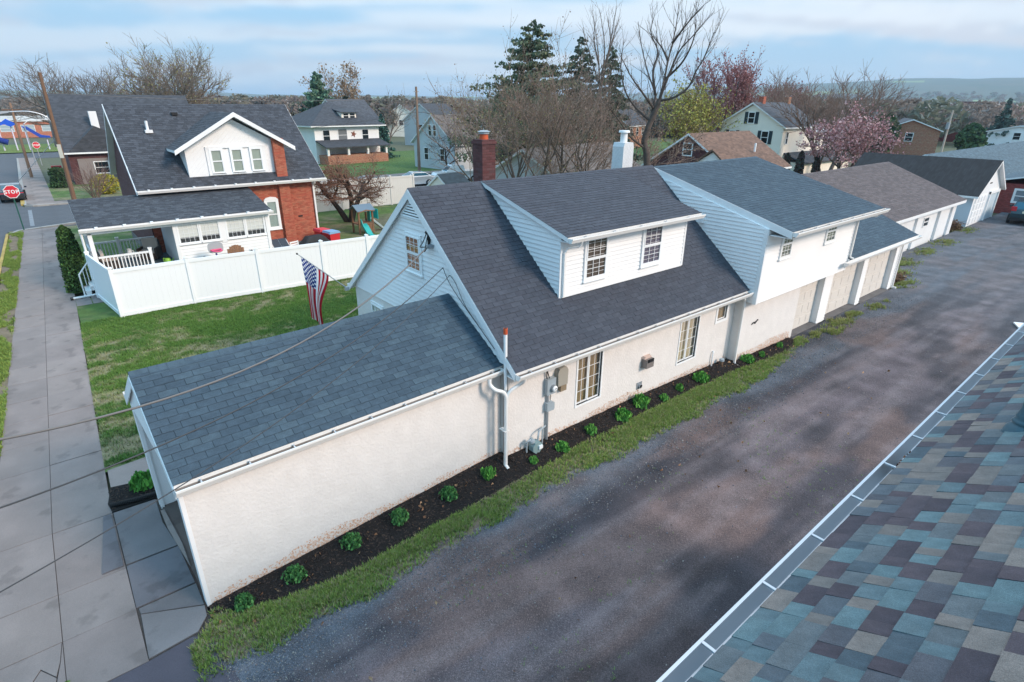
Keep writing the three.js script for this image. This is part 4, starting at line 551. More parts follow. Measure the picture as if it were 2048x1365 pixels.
blades('strip_grass', 34000, 203, (R) => { const x = -0.42 + 20.9 * R(), z = 0.15 + 1.7 * R(); if (z > vergeOut(x) + 0.1 - 0.75 * Math.sqrt(R()) * R() || (x < 0 ? z < 0.35 - x * 0.9 : z < curve(zOutPts, Math.min(x, 20)) - 0.05 + 0.1 * R())) return null; const n = fbm(x * 1.3, z * 2.2, 4, 73), b = step(0.44, 0.6, n); if (R() < b * 0.8) return null; return { x, y: stripY(x, z) - 0.006, z, c: mixc(mixc(col('#6f9040'), grassB, R()), straw, R() < 0.22 ? 0.8 : 0.05) }; }, 'tufts of grass along the alley edge', 1.1);
blades('verge_grass', 9000, 205, (R) => { const z = -6 - 35 * R(), x = lerp(xl(z) - 0.7, xl(z), R()), k = fbm(x * 2, z * 0.7, 4, 55); if (R() < step(0.45, 0.6, k)) return null; return { x, y: G - 0.01, z, c: mixc(grassA, grassB, R()) }; }, 'grass blades beside the kerb', 1.3);
const weedSpots = [[21.3, 0.75, 0.35], [23.4, 0.8, 0.55], [24.6, 0.75, 0.4], [27, 0.95, 0.5], [31.5, 0.4, 0.7], [33.5, -0.4, 0.8], [36, -1.0, 0.9], [40, -1.2, 0.8], [44, -1.3, 0.9], [50, -1.6, 0.8], [22.2, 1.1, 0.3]];
blades('alley_weeds', 4200, 207, (R) => { const [x, z, r] = weedSpots[Math.floor(R() * weedSpots.length)], a = R() * 6.28, q = R() * (0.5 + 1.1 * R()), wx = x + Math.cos(a) * q * r * 1.7, wz = z + Math.sin(a) * q * r * 0.7; if (fbm(wx * 2.5, wz * 4, 3, 88) < 0.46) return null; return { x: x + Math.cos(a) * q * r * 1.5, y: G - 0.01, z: z + Math.sin(a) * q * r * 0.6, c: mixc(grassB, straw, R() < 0.4 ? 0.7 : 0.1) }; }, 'weeds at the foot of the garage doors', 1.5);
blades('alley_sprouts', 420, 209, (R) => { const x = 2 + 12 * R(), z = 2.2 + 5 * R(); if (fbm(x * 0.42 + 20, z * 0.75 + 9, 5, 107) < 0.56) return null; return { x, y: G - 0.01, z, c: col('#7d9a55') }; }, 'pale sprouts in the damp patches of the alley', 0.55);
// loose stones
{
  const R = rng(301), n = 16000, st = new THREE.InstancedMesh(new THREE.IcosahedronGeometry(0.02, 0), mat('#ffffff', { roughness: 0.95 }), n), o = new THREE.Object3D(), cc = pal('#757a84', '#666b75', '#85827f', '#555861', '#756864', '#949089'); let k = 0;
  while (k < n) { const x = Math.pow(R(), 1.4) * 30 - 0.1, z = R() < 0.85 ? vergeOut(clamp(x, 0, 20)) + Math.pow(R(), 1.6) * 1.3 - 0.05 : 1.6 + 6.2 * R(); if (x > 20.5 && z < 0.8) continue; o.position.set(x, G - 0.008, z); o.rotation.set(R() * 6, R() * 6, R() * 6); const s = 0.3 + 0.75 * R() * R(); o.scale.set(s * (0.8 + 0.5 * R()), s * 0.6, s); o.updateMatrix(); st.setMatrixAt(k, o.matrix); st.setColorAt(k, cc[Math.floor(R() * cc.length)]); k++; }
  st.name = 'loose_stones'; st.castShadow = st.receiveShadow = true; scene.add(stuff(st, 'loose grey stones scattered over the alley'));
  const m = 260, lf = new THREE.InstancedMesh(leafCloud([V(0, 0, 0)], 0.05, rng(3), {}), mat('#ffffff', { side: THREE.DoubleSide }), m); for (let i = 0; i < m; i++) { const x = R() * 20, z = 0.1 + 1.7 * R() * R() + (R() < 0.2 ? 4 * R() : 0); o.position.set(x, Math.max(G + 0.03, z < 1 ? bankY(x, z) + 0.02 : G + 0.03), z); o.rotation.set(R() * 0.6, R() * 6.3, R() * 0.6); o.scale.setScalar(0.6 + 0.7 * R()); o.updateMatrix(); lf.setMatrixAt(i, o.matrix); lf.setColorAt(i, pal('#a3795a', '#c29a76', '#7c5a43')[i % 3]); } lf.name = 'fallen_leaves'; scene.add(stuff(lf, 'dry brown leaves on grass and mulch'));
}
// young plants in the bed, one thing each
{
  const spots = [[0.5, 0.42, 0, 1.0, 'nearest the garage corner board'], [1.4, 0.37, 0, 1.15, 'second from the garage corner, brown in its middle'], [2.55, 0.3, 0, 1.1, 'third from the garage corner'], [3.6, 0.3, 0, 1.15, 'fourth from the garage corner, the roundest'], [4.82, 0.3, 0, 1.05, 'fifth from the garage corner'], [5.95, 0.24, 1, 1.0, 'just before the forked downspout'], [7.15, 0.45, 2, 0.7, 'in front of the gas meter'], [8.1, 0.47, 1, 0.95, 'below the electric meter'], [9.2, 0.4, 2, 0.95, 'below the first sliding window'], [10.45, 0.42, 1, 1.15, 'under the gap after the first sliding window'], [11.35, 0.3, 1, 1.25, 'below the small round vent'], [12.25, 0.45, 2, 0.85, 'right after the small round vent'], [13.1, 0.4, 2, 0.8, 'left below the second sliding window'], [14.2, 0.42, 1, 1.2, 'right below the second sliding window'], [16.75, 0.55, 1, 1.25, 'beside the slim downspout'], [17.6, 0.6, 2, 0.75, 'next to last in the bed'], [18.9, 0.58, 2, 0.75, 'at the far end of the bed']];
  const protos = [bush('low_shrub', 'x', 'shrub', [0, 0, 0], { rx: 0.17, ry: 0.13, rz: 0.17, n: 420, size: 0.03, tall: 1.6, up: true, colors: pal('#3c7038', '#4a7f42', '#2f5c30', '#5c8f4c'), seed: 4, hollow: 0.5 }), bush('leafy_perennial', 'x', 'plant', [0, 0, 0], { rx: 0.18, ry: 0.1, rz: 0.17, n: 300, size: 0.035, tall: 3.2, up: true, colors: pal('#4d8a35', '#5f9a3e', '#3b742d', '#6faa48'), seed: 8 }), bush('green_perennial', 'x', 'plant', [0, 0, 0], { rx: 0.15, ry: 0.11, rz: 0.15, n: 240, size: 0.036, tall: 3, up: true, colors: pal('#558f3a', '#679f45', '#437d33'), seed: 12 })];
  const used = [0, 0, 0], R = rng(33), kinds = ['low bushy green shrub in the mulch, ', 'clump of bright green leaves in the mulch, ', 'small tuft of fresh green leaves in the mulch, '];
  for (const [x, z, k, s, where] of spots) { const l = kinds[k] + where, y = bankY(x, z) - 0.02; if (!used[k]) { used[k] = 1; const p = protos[k]; p.position.set(x, y, z); p.rotation.y = R() * 6; p.scale.setScalar(s); p.userData.label = l; p.userData.group = 'young plants in the mulch bed'; } else copy(protos[k], l, [x, y, z], R() * 6, [s * (0.9 + 0.25 * R()), s * (0.85 + 0.3 * R()), s * (0.9 + 0.25 * R())]); }
  bush('green_perennial', 'full green tuft at the corner mulch beside the black drain pipe', 'plant', [-0.3, G, -4.5], { rx: 0.27, ry: 0.17, rz: 0.24, n: 520, size: 0.05, tall: 3, up: true, colors: pal('#4d8a35', '#5f9a3e', '#3b742d'), seed: 15 });
  const dp = thing('drain_pipe', 'black corrugated drain pipe lying beside the garage opening', 'pipe', [0, G, 0]), ring = []; for (let i = 0; i < 34; i++) { const t = i / 33, a = V(lerp(-0.98, 0.02, t), 0.07, lerp(-4.12, -3.98, t) + 0.05 * Math.sin(t * 3)); ring.push(cyl(a, a.clone().add(V(0.02, 0, 0.002)), 0.052, 0.052, 12)); } obj('ribs', ring, M.rubber, dp); obj('hose', tube([V(-0.98, 0.07, -4.12), V(-0.5, 0.07, -4.03), V(0.02, 0.07, -3.97)], 0.043, 12, 14), M.rubber, dp);
}

// ---------------------------------------------------------------- roof in the foreground
{
  const h = thing('neighbouring_house', 'house roof with mixed teal and brown shingles and open aluminium gutter', 'house', [1.42, 0, 8.0], 0.0107), x0 = -1.3, x1 = 8.6, pitch = 0.62, ze = 0.07, ye = 5.19, zr = 3.9, yr = ye + (zr - ze) * pitch;
  obj('wall', [box(x0 + 0.2, x1 - 0.2, -0.3, 5.02, 0.45, 7.3)], M.siding, h); obj('soffit', box(x0, x1, 5.02, 5.05, 0.1, 0.45), M.trim, h);
  const r = obj('roof', prism([[ze, ye], [zr, yr], [2 * zr - ze, ye], [2 * zr - ze, ye - 0.13], [zr, yr - 0.15], [ze, ye - 0.13]], 'x', x0, x1), M.felt, h), L = Math.hypot(zr - ze, yr - ye), W = V(0, (yr - ye) / L, (zr - ze) / L), N = V(0, (zr - ze) / L, -(yr - ye) / L);
  obj('underlay', quad([x0, ye + 0.003, ze], [x0, yr + 0.003, zr], [x1, yr + 0.003, zr], [x1, ye + 0.003, ze]), M.felt, r);
  // courses run along the eave; u is measured towards -x so that the tabs face up
  shingles(r, { O: V(0, ye + 0.005, ze - 0.03), U: V(-1, 0, 0), W, N, spans: () => [[-x1, -x0]], courses: 17, expo: 0.143, tab: 0.15, vary: 0.45, ...mixTones, seed: 41, thick: 0.016, gap: 0.001 });
  obj('upper_courses', quad([x0, ye + 0.006 + W.y * 2.431, ze + W.z * 2.431], [x0, yr + 0.006, zr], [x1, yr + 0.006, zr], [x1, ye + 0.006 + W.y * 2.431, ze + W.z * 2.431]), M.roofGreyTan, r);
  obj('fascia', box(x0, x1, 5.0, 5.17, ze - 0.005, ze + 0.02), M.trim, h);
  const gs = 1.18, gz = 0.055, gy = 5.14, g = obj('gutter', prism(gutterPts.map(([a, b]) => [gz - a * gs, gy + b * gs]), 'x', x0, x1), M.silver, h);
  for (let x = x0 + 0.25; x < x1; x += 0.675) { const k = obj('hanger', [box(x - 0.008, x + 0.008, gy - 0.008, gy - 0.003, gz - 0.138, gz + 0.004), box(x - 0.008, x + 0.008, gy - 0.02, gy - 0.001, gz - 0.138, gz - 0.133), box(x - 0.013, x - 0.009, gy - 0.016, gy - 0.002, gz - 0.13, gz)], M.silver, g); }
  const R = rng(9), sp = []; for (let i = 0; i < 160; i++) sp.push(V(3.05 + R() * R() * 0.55, gy - 0.075 + R() * 0.02, gz - 0.02 - R() * 0.05)); obj('leaf_litter', leafCloud(sp, 0.022, R, { colors: pal('#6b3c2c', '#4d3026', '#8a5a3c') }), needleMat, h).userData.kind = 'stuff';
  const vx = 3.62, vz = 0.6, vy = ye + (vz - ze) * pitch, vp = obj('vent_boot', [new THREE.LatheGeometry([[0.12, -0.05], [0.1, 0.03], [0.075, 0.06], [0.072, 0.075], [0.08, 0.085], [0.07, 0.1], [0.062, 0.12], [0.066, 0.135], [0.06, 0.15], [0.05, 0.2], [0.05, 0.28]].map((p) => new THREE.Vector2(...p)), 24).translate(vx, vy, vz)], mat('#3f5b66', { roughness: 0.45 }), h);
  const fl = new THREE.BoxGeometry(0.3, 0.006, 0.3); fl.rotateX(-Math.atan(pitch)); fl.translate(vx - 0.02, vy + 0.016, vz); obj('flashing', fl, mat('#7f8a96', { roughness: 0.5 }), h); const st = new THREE.BoxGeometry(0.07, 0.003, 0.05); st.rotateX(-Math.atan(pitch)); st.translate(vx + 0.03, vy + 0.02 - 0.12 * pitch, vz - 0.12); obj('sticker', st, mat('#c9c6cf'), h);
  const dw = thing('plywood_sheet', 'white flat board lying on the alley at the gutter end', 'board', [28.5, G, 5.8], 0.3); obj('board', prism([[-0.5, -0.25], [0.5, -0.4], [0.7, 0.3], [-0.3, 0.35]], 'y', 0, 0.05), M.white, dw);
}
// red soil splashed up the foot of the wall
{
  const R = rng(611), n = 5200, im = new THREE.InstancedMesh(new THREE.CircleGeometry(0.012, 6), mat('#ffffff', { roughness: 1 }), n), o = new THREE.Object3D(), cc = pal('#d9b79f', '#cfa98f', '#dcc3b0', '#c79c80'); let k = 0;
  while (k < n) { const x = 0.1 + 20 * R(), c = fbm(x * 0.9, 2, 3, 613), y = bankY(x, wallZ(x) + 0.01) + 0.4 * c * Math.pow(R(), 1.7) - 0.01; if (R() > 1.5 * c - 0.25) continue; o.position.set(x, y, wallZ(x) + 0.003); o.rotation.z = R() * 6; o.scale.set(0.5 + 1.6 * R(), 0.4 + R(), 1); o.updateMatrix(); im.setMatrixAt(k, o.matrix); im.setColorAt(k, cc[Math.floor(R() * 4)]); k++; }
  im.name = 'soil_splash'; im.receiveShadow = true; scene.add(stuff(im, 'reddish soil splashed on the foot of the stucco wall'));
}
// ---------------------------------------------------------------- brick house with porch
{
  const h = thing('brick_house', 'red brick house with dark gable roof, white dormer and long side porch', 'house'), F = face('z+', -25.2);
  obj('brick_wall', [prism([[-25.2, -0.4], [-25.2, 3.9], [-30, 7.5], [-34.8, 3.9], [-34.8, -0.4]], 'x', 3.55, 12.15)], M.brick, h);
  obj('shaded_side_wall', prism([[-25.21, -0.4], [-25.21, 3.9], [-30, 7.5], [-34.8, 3.9], [-34.8, -0.4]], 'x', 3.5, 3.549), M.brickDark, h);  // same brick, darker: the shade on this end is put into its colour
  obj('foundation', box(3.48, 12.17, -0.4, 0.25, -34.82, -25.17), M.concreteDark, h);
  const r = obj('roof', prism([[-24.75, 3.86], [-30, 7.82], [-35.25, 3.86], [-35.25, 3.72], [-30, 7.66], [-24.75, 3.72]], 'x', 3.2, 12.78), M.trim, h), s = slope(-24.75, 3.86, -30, 7.82);
  obj('underlay', [quad([3.2, 3.863, -24.75], [12.78, 3.863, -24.75], [12.78, 7.823, -30], [3.2, 7.823, -30]), quad([12.78, 3.863, -35.25], [3.2, 3.863, -35.25], [3.2, 7.823, -30], [12.78, 7.823, -30])], M.roofB, r);
  shingles(r, { O: V(0, 3.866, -24.74), U: V(1, 0, 0), W: s.W, N: s.N, spans: () => [[3.19, 12.79]], courses: 44, expo: s.L / 44, tab: 0.24, vary: 0.35, ...toneSet(['#4a4d54', '#53575f', '#464950', '#5a5e66', '#4f5259']), seed: 61, most: 0, thick: 0.012 });
  const gu = gutterX(h, 3.2, 12.8, 3.86, -24.73, 1.1, M.gutter, 0); for (let x = 3.7; x < 12.7; x += 1.02) obj('gutter_strap', box(x - 0.05, x + 0.05, 3.84, 3.9, -24.76, -24.6), M.white, gu);
  obj('rake_board', [prism([[-24.75, 3.85], [-30, 7.81], [-30, 7.6], [-24.75, 3.64]], 'x', 12.782, 12.81), prism([[-35.25, 3.85], [-30, 7.81], [-30, 7.6], [-35.25, 3.64]], 'x', 12.782, 12.81), prism([[-24.75, 3.85], [-30, 7.81], [-30, 7.6], [-24.75, 3.64]], 'x', 3.16, 3.198)], M.trim, h);
  // front dormer with slanting boards
  const zd = -25.32, dm = obj('dormer', prism([[5.75, 4.15], [10.75, 4.15], [10.75, 5.72], [8.28, 7.1], [5.75, 5.72]], 'z', -29.6, zd), M.siding, h), poly = [[5.75, 4.3], [10.1, 4.3], [10.1, 6.05], [8.28, 7.08], [5.75, 5.7]];
  for (let c = 1; c < 16; c += 0.36) { const b = clipHalf(clipHalf(poly, (p) => p[0] * 0.72 - p[1] * 0.69 + 1.2 - (c - 1) * 0.5), (p) => (c - 1 + 0.345) * 0.5 - (p[0] * 0.72 - p[1] * 0.69 + 1.2)); if (b.length > 2) obj('slanting_board', prism(b, 'z', zd, zd + 0.014), M.siding, dm); }
  obj('dormer_chimney', box(10.12, 10.7, -0.3, 6.1, -25.25, -24.98), M.brick, h);
  const dr = obj('dormer_roof', prism([[5.25, 5.66], [8.28, 7.42], [11.2, 5.66], [11.2, 5.53], [8.28, 7.27], [5.25, 5.53]], 'z', -29.9, -24.78), M.trim, h);
  const nl = Math.hypot(3.03, 1.76), WD = V(3.03 / nl, 1.76 / nl, 0), ND = V(-1.76 / nl, 3.03 / nl, 0);
  obj('underlay', [quad([5.25, 5.664, -24.78], [8.28, 7.424, -24.78], [8.28, 7.424, -29.9], [5.25, 5.664, -29.9]), quad([8.28, 7.424, -24.78], [11.2, 5.664, -24.78], [11.2, 5.664, -29.9], [8.28, 7.424, -29.9])], M.roofB, dr);
  shingles(dr, { O: V(5.24, 5.668, 0), U: V(0, 0, 1), W: WD, N: ND, spans: () => [[-29.8, -24.78]], courses: 23, expo: nl / 23, tab: 0.24, ...toneSet(['#4d525a', '#565b63', '#474b52']), seed: 67, most: 0 });
  obj('dormer_rake', [prism([[5.2, 5.67], [8.28, 7.46], [8.28, 7.24], [5.2, 5.45]], 'z', -24.78, -24.74), prism([[11.25, 5.67], [8.28, 7.46], [8.28, 7.24], [11.25, 5.45]], 'z', -24.78, -24.74)], M.trim, h);
  obj('dormer_surround', [box(6.72, 9.75, 4.32, 4.42, zd, zd + 0.09), box(6.72, 9.75, 5.68, 5.78, zd, zd + 0.09), box(6.72, 6.9, 4.42, 5.68, zd, zd + 0.07), box(9.56, 9.75, 4.42, 5.68, zd, zd + 0.07)], M.trim, h);
  const FD = face('z+', zd + 0.02); for (const [a, b] of [[6.95, 7.47], [7.97, 8.49], [8.98, 9.5]]) windowOn(h, FD, a, b, 4.46, 5.6, { bars: false, back: mat('#9ba79c'), casing: 0.08, out: 0.07 });
  // wall window with curved head, vent, cellar hatch
  windowOn(h, F, 9.33, 9.87, 1.25, 2.72, { bars: false, back: mat('#8fa09a'), casing: 0.12, out: 0.08 }); obj('window_head', prism([[9.2, 2.8], [9.32, 2.93], [9.6, 2.98], [9.88, 2.93], [10.0, 2.8]], 'z', -25.2, -25.1), M.trim, h);
  obj('wall_vent', box(11.05, 11.3, 1.68, 1.76, -25.2, -25.17), M.dark, h); const ch = obj('cellar_hatch', prism([[-25.15, 0.55], [-24.2, 0.02], [-24.2, -0.25], [-25.15, -0.25]], 'x', 9.15, 10.1), M.trim, h); obj('hatch_leaf', [prism([[-25.12, 0.57], [-24.22, 0.07], [-24.22, 0.04], [-25.12, 0.54]], 'x', 9.2, 9.61), prism([[-25.12, 0.57], [-24.22, 0.07], [-24.22, 0.04], [-25.12, 0.54]], 'x', 9.64, 10.05)], mat('#3c4854'), ch);
  obj('downspout', [box(12.08, 12.17, -0.1, 3.7, -25.16, -25.08), tube([V(12.12, 3.76, -24.68), V(12.12, 3.6, -24.8), V(12.12, 3.45, -25.1)], 0.045, 8, 10)], M.gutter, h);
  const rv = obj('roof_vent_pipe', [cyl(V(4.75, 6.55, -28.2), V(4.75, 7.0, -28.2), 0.07, 0.07, 12), box(4.6, 4.95, 6.4, 6.55, -28.3, -28.0)], M.white, h); obj('roof_vent', box(6.2, 6.5, 7.25, 7.4, -29.35, -29.1), M.dark, h);
  // porch
  const pr = obj('porch_roof', prism([[-21.45, 2.86], [-25.19, 3.64], [-25.19, 3.5], [-21.45, 2.74]], 'x', 0.4, 8.45), M.trim, h), s2 = slope(-21.45, 2.86, -25.19, 3.64); obj('underlay', quad([0.4, 2.863, -21.45], [8.45, 2.863, -21.45], [8.45, 3.643, -25.19], [0.4, 3.643, -25.19]), M.roofB, pr);
  shingles(pr, { O: V(0, 2.866, -21.44), U: V(1, 0, 0), W: s2.W, N: s2.N, spans: () => [[0.39, 8.46]], courses: 27, expo: s2.L / 27, tab: 0.24, vary: 0.35, ...toneSet(['#4a4f57', '#535962', '#464b53', '#5c626a']), seed: 71, most: 0, thick: 0.012 });
  const pg = gutterX(h, 0.36, 8.5, 2.86, -21.43, 1.1, M.gutter, 0); for (let x = 1; x < 8.4; x += 1.05) obj('gutter_strap', box(x - 0.06, x + 0.06, 2.84, 2.9, -21.46, -21.3), M.white, pg);
  obj('porch_beam', box(0.5, 8.3, 2.56, 2.74, -21.72, -21.56), M.trim, h); obj('porch_ceiling', box(0.5, 3.9, 2.7, 2.74, -25.1, -21.6), M.trim, h); obj('deck', [box(0.55, 3.95, 0.5, 0.62, -25.2, -21.55)], M.deckBlue, h); obj('deck_skirt', [box(0.55, 3.95, -0.2, 0.5, -21.62, -21.56), box(0.55, 0.61, -0.2, 0.5, -25.2, -21.62)], M.white, h);
  for (const z of [-21.64, -25.0]) obj('porch_post', box(0.62, 0.78, 0.6, 2.6, z - 0.08, z + 0.08), M.trim, h);
  const rail = (a, b, z, along) => { const bars = [], n = Math.round(Math.abs(b - a) / 0.14), B = (p, q, y0, y1, w) => along === 'x' ? box(p, q, y0, y1, z - w, z + w) : box(z - w, z + w, y0, y1, p, q), g = obj('railing', [B(Math.min(a, b), Math.max(a, b), 1.48, 1.56, 0.04), B(Math.min(a, b), Math.max(a, b), 0.7, 0.76, 0.03)], M.trim, h); for (let i = 1; i < n; i++) { const p = lerp(a, b, i / n); obj('baluster', B(p - 0.02, p + 0.02, 0.76, 1.48, 0.02), M.trim, g); } };
  rail(0.8, 2.75, -21.62, 'x'); rail(0.9, 3.5, -25.05, 'x'); rail(-24.9, -23.4, 0.66, 'z'); for (const [x, z] of [[2.8, -21.62], [1.9, -25.05]]) obj('newel_post', [box(x - 0.06, x + 0.06, 0.6, 1.66, z - 0.06, z + 0.06), box(x - 0.08, x + 0.08, 1.66, 1.71, z - 0.08, z + 0.08)], M.trim, h);
  const stp = obj('porch_steps', [0, 1, 2].map((k) => box(0.02 + k * 0.2, 0.55, -0.2, 0.05 + k * 0.19, -23.3, -21.9)), M.white, h); obj('stair_rail', [cyl(V(0.5, 1.5, -21.85), V(-0.05, 0.85, -21.85), 0.03, 0.03, 8), cyl(V(-0.05, 0.85, -21.85), V(-0.05, -0.2, -21.85), 0.03, 0.03, 8), ...[0.12, 0.25, 0.38].map((x) => cyl(V(x, 0.2 + x * 0.9, -21.85), V(x, 0.95 + x * 1.1, -21.85), 0.018, 0.018, 6))], M.trim, h);
  // closed end of the porch
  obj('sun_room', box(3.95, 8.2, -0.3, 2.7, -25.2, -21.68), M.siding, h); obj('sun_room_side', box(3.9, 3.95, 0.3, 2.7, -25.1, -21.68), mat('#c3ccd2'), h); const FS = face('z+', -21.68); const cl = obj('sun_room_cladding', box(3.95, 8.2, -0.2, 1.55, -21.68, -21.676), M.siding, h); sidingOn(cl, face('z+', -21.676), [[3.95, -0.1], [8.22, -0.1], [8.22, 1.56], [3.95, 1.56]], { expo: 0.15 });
  obj('corner_post', [box(3.9, 4.05, -0.2, 2.7, -21.7, -21.62), box(8.12, 8.27, -0.2, 2.7, -21.7, -21.62), box(5.93, 6.2, 1.5, 2.66, -21.7, -21.63)], M.trim, h);
  for (const [a, b] of [[4.1, 4.98], [5.06, 5.9], [6.24, 7.08], [7.16, 8.04]]) { const w = windowOn(h, FS, a, b, 1.68, 2.6, { kind: 'fixed', cols: 4, rows: 4, back: M.dark, casing: 0.045, out: 0.06 }); obj('blind', fbox(FS, a + 0.04, b - 0.04, 1.95, 2.56, 0.011, 0.014), M.blind, w); }
}
{
  const t = (n, l, c, p, turn = 0) => thing(n, l, c, p, turn);
  const so = t('porch_sofa', 'tan cushioned wicker seat at the street end of the porch', 'seat', [1.25, 0.62, -22.75], Math.PI / 2); obj('frame', [box(-0.6, 0.6, 0.05, 0.32, -0.35, 0.35), box(-0.6, 0.6, 0.3, 0.85, -0.42, -0.33), box(-0.66, -0.58, 0.05, 0.58, -0.4, 0.35), box(0.58, 0.66, 0.05, 0.58, -0.4, 0.35)], mat('#4c4039'), so); obj('seat_cushion', box(-0.56, 0.56, 0.33, 0.47, -0.3, 0.34), mat('#b8aca3'), so); obj('back_cushion', box(-0.56, 0.56, 0.47, 0.95, -0.33, -0.2), mat('#b8aca3'), so);
  const ch = t('porch_chair', 'tan cushioned armchair against the brick wall of the porch', 'chair', [3.05, 0.62, -24.2], -0.5); obj('frame', [box(-0.38, 0.38, 0.05, 0.32, -0.35, 0.35), box(-0.38, 0.38, 0.3, 0.9, -0.42, -0.33), box(-0.44, -0.36, 0.05, 0.58, -0.4, 0.35), box(0.36, 0.44, 0.05, 0.58, -0.4, 0.35)], mat('#4c4039'), ch); obj('seat_cushion', box(-0.34, 0.34, 0.33, 0.46, -0.3, 0.34), mat('#c0b4aa'), ch); obj('back_cushion', box(-0.34, 0.34, 0.46, 0.98, -0.33, -0.2), mat('#c0b4aa'), ch);
  const tb = t('porch_table', 'small grey table with white dishes on the porch', 'table', [2.15, 0.62, -23.4]); obj('top', box(-0.4, 0.4, 0.42, 0.46, -0.3, 0.3), mat('#9aa0a3'), tb); for (const [x, z] of [[-0.35, -0.25], [0.35, -0.25], [-0.35, 0.25], [0.35, 0.25]]) obj('leg', cyl(V(x, 0, z), V(x, 0.42, z), 0.02, 0.02, 6), M.galv, tb);
  const pt = t('pitcher', 'white pitcher on the porch table', 'jug', [2.15, 1.08, -23.4]); obj('body', new THREE.LatheGeometry([[0, 0], [0.09, 0], [0.12, 0.1], [0.09, 0.22], [0.08, 0.28], [0.1, 0.32]].map((p) => new THREE.Vector2(...p)), 16), M.white, pt); obj('handle', tube([V(0.1, 0.08, 0), V(0.18, 0.16, 0), V(0.09, 0.26, 0)], 0.015, 6, 10), M.white, pt);
  const wb = t('green_bag', 'lime green watering can by the porch doorway', 'watering can', [3.5, 0.62, -22.3]); obj('body', new THREE.LatheGeometry([[0, 0], [0.13, 0], [0.16, 0.15], [0.12, 0.3], [0.08, 0.34]].map((p) => new THREE.Vector2(...p)), 16), mat('#86b93a', { roughness: 0.5 }), wb); obj('spout', cyl(V(0.12, 0.1, 0), V(0.28, 0.3, 0), 0.025, 0.018, 8), mat('#86b93a'), wb); obj('handle', tube([V(-0.08, 0.3, 0), V(-0.16, 0.36, 0), V(-0.15, 0.12, 0)], 0.015, 6, 10), mat('#86b93a'), wb);
  const bh = t('basketball_hoop', 'toy basketball hoop with grey backboard and pink rim behind the fence', 'basketball hoop', [5.35, G, -20.6]); { const sh = []; for (let i = 0; i <= 16; i++) { const a = i / 16 * 6.283; sh.push([0.34 * Math.sign(Math.cos(a)) * Math.pow(Math.abs(Math.cos(a)), 0.6), 1.72 + 0.26 * Math.sign(Math.sin(a)) * Math.pow(Math.abs(Math.sin(a)), 0.6)]); } sh.pop(); obj('backboard', prism(sh, 'z', 0, 0.05), mat('#a3a6a8'), bh); const rim = new THREE.TorusGeometry(0.21, 0.03, 8, 24); rim.rotateX(Math.PI / 2); rim.translate(0, 1.62, 0.28); obj('rim', rim, mat('#e0557c', { roughness: 0.5 }), bh); obj('rim_mount', box(-0.24, 0.24, 1.58, 1.66, 0.04, 0.09), mat('#e0557c'), bh); obj('pole', cyl(V(0, 0, -0.05), V(0, 1.6, -0.02), 0.05, 0.04, 10), mat('#5a4a8a'), bh); obj('base', box(-0.35, 0.35, 0, 0.14, -0.35, 0.2), M.black, bh); }
  const br = t('wooden_spool_table', 'round brown slatted table standing on edge behind the fence', 'table', [6.25, G, -20.7]); { for (let i = -3; i <= 3; i++) { const x = i * 0.11, hh = Math.sqrt(0.42 * 0.42 - Math.min(0.41, Math.abs(x)) ** 2); obj('slat', box(x - 0.05, x + 0.05, 1.28 - hh, 1.28 + hh, -0.02, 0.02), M.wood, br); } obj('batten', box(-0.36, 0.36, 1.2, 1.28, -0.05, -0.021), M.wood, br); obj('trestle', [cyl(V(-0.2, 0, -0.1), V(-0.1, 1.0, -0.03), 0.03, 0.03, 6), cyl(V(0.2, 0, -0.1), V(0.1, 1.0, -0.03), 0.03, 0.03, 6)], M.wood, br); }
  [[4.98, 'porch lamp on the white cladding beside the toy hoop'], [7.2, 'porch lamp on the white cladding far from the toy hoop']].forEach(([x, l]) => { const w = t('flood_lamp', 'small white ' + l, 'lamp', [x, 0.92, -21.64]); obj('bracket', box(-0.06, 0.06, -0.07, 0.07, 0, 0.05), M.white, w); obj('head', cyl(V(0, 0.0, 0.05), V(0, -0.05, 0.16), 0.05, 0.07, 10), M.black, w); });
  const gr = t('covered_grill', 'barbecue grill under a black fabric cover behind the fence', 'grill', [11.0, G, -22.9], 0.1); { const g = new THREE.BoxGeometry(1.5, 1.15, 0.7, 10, 8, 6), p = g.attributes.position; for (let i = 0; i < p.count; i++) { const x = p.getX(i), y = p.getY(i), z = p.getZ(i), k = y > 0.2 ? 1 - 0.35 * Math.pow((y - 0.2) / 0.4, 2) : 1, cut = y > 0.2 && Math.abs(x) > 0.45 ? -0.3 * (Math.abs(x) - 0.45) / 0.3 * ((y - 0.2) / 0.4) : 0; p.setXYZ(i, x * (1 + 0.03 * Math.sin(y * 9)), y + 0.575 + cut, z * k + 0.02 * Math.sin(x * 11 + y * 3)); } g.computeVertexNormals(); obj('cover', g, mat('#202327', { roughness: 0.75 }), gr); obj('handle_loop', tube([V(-0.6, 0.5, 0.36), V(-0.6, 0.62, 0.42), V(-0.45, 0.62, 0.42), V(-0.45, 0.5, 0.36)], 0.015, 6, 10), M.black, gr); }
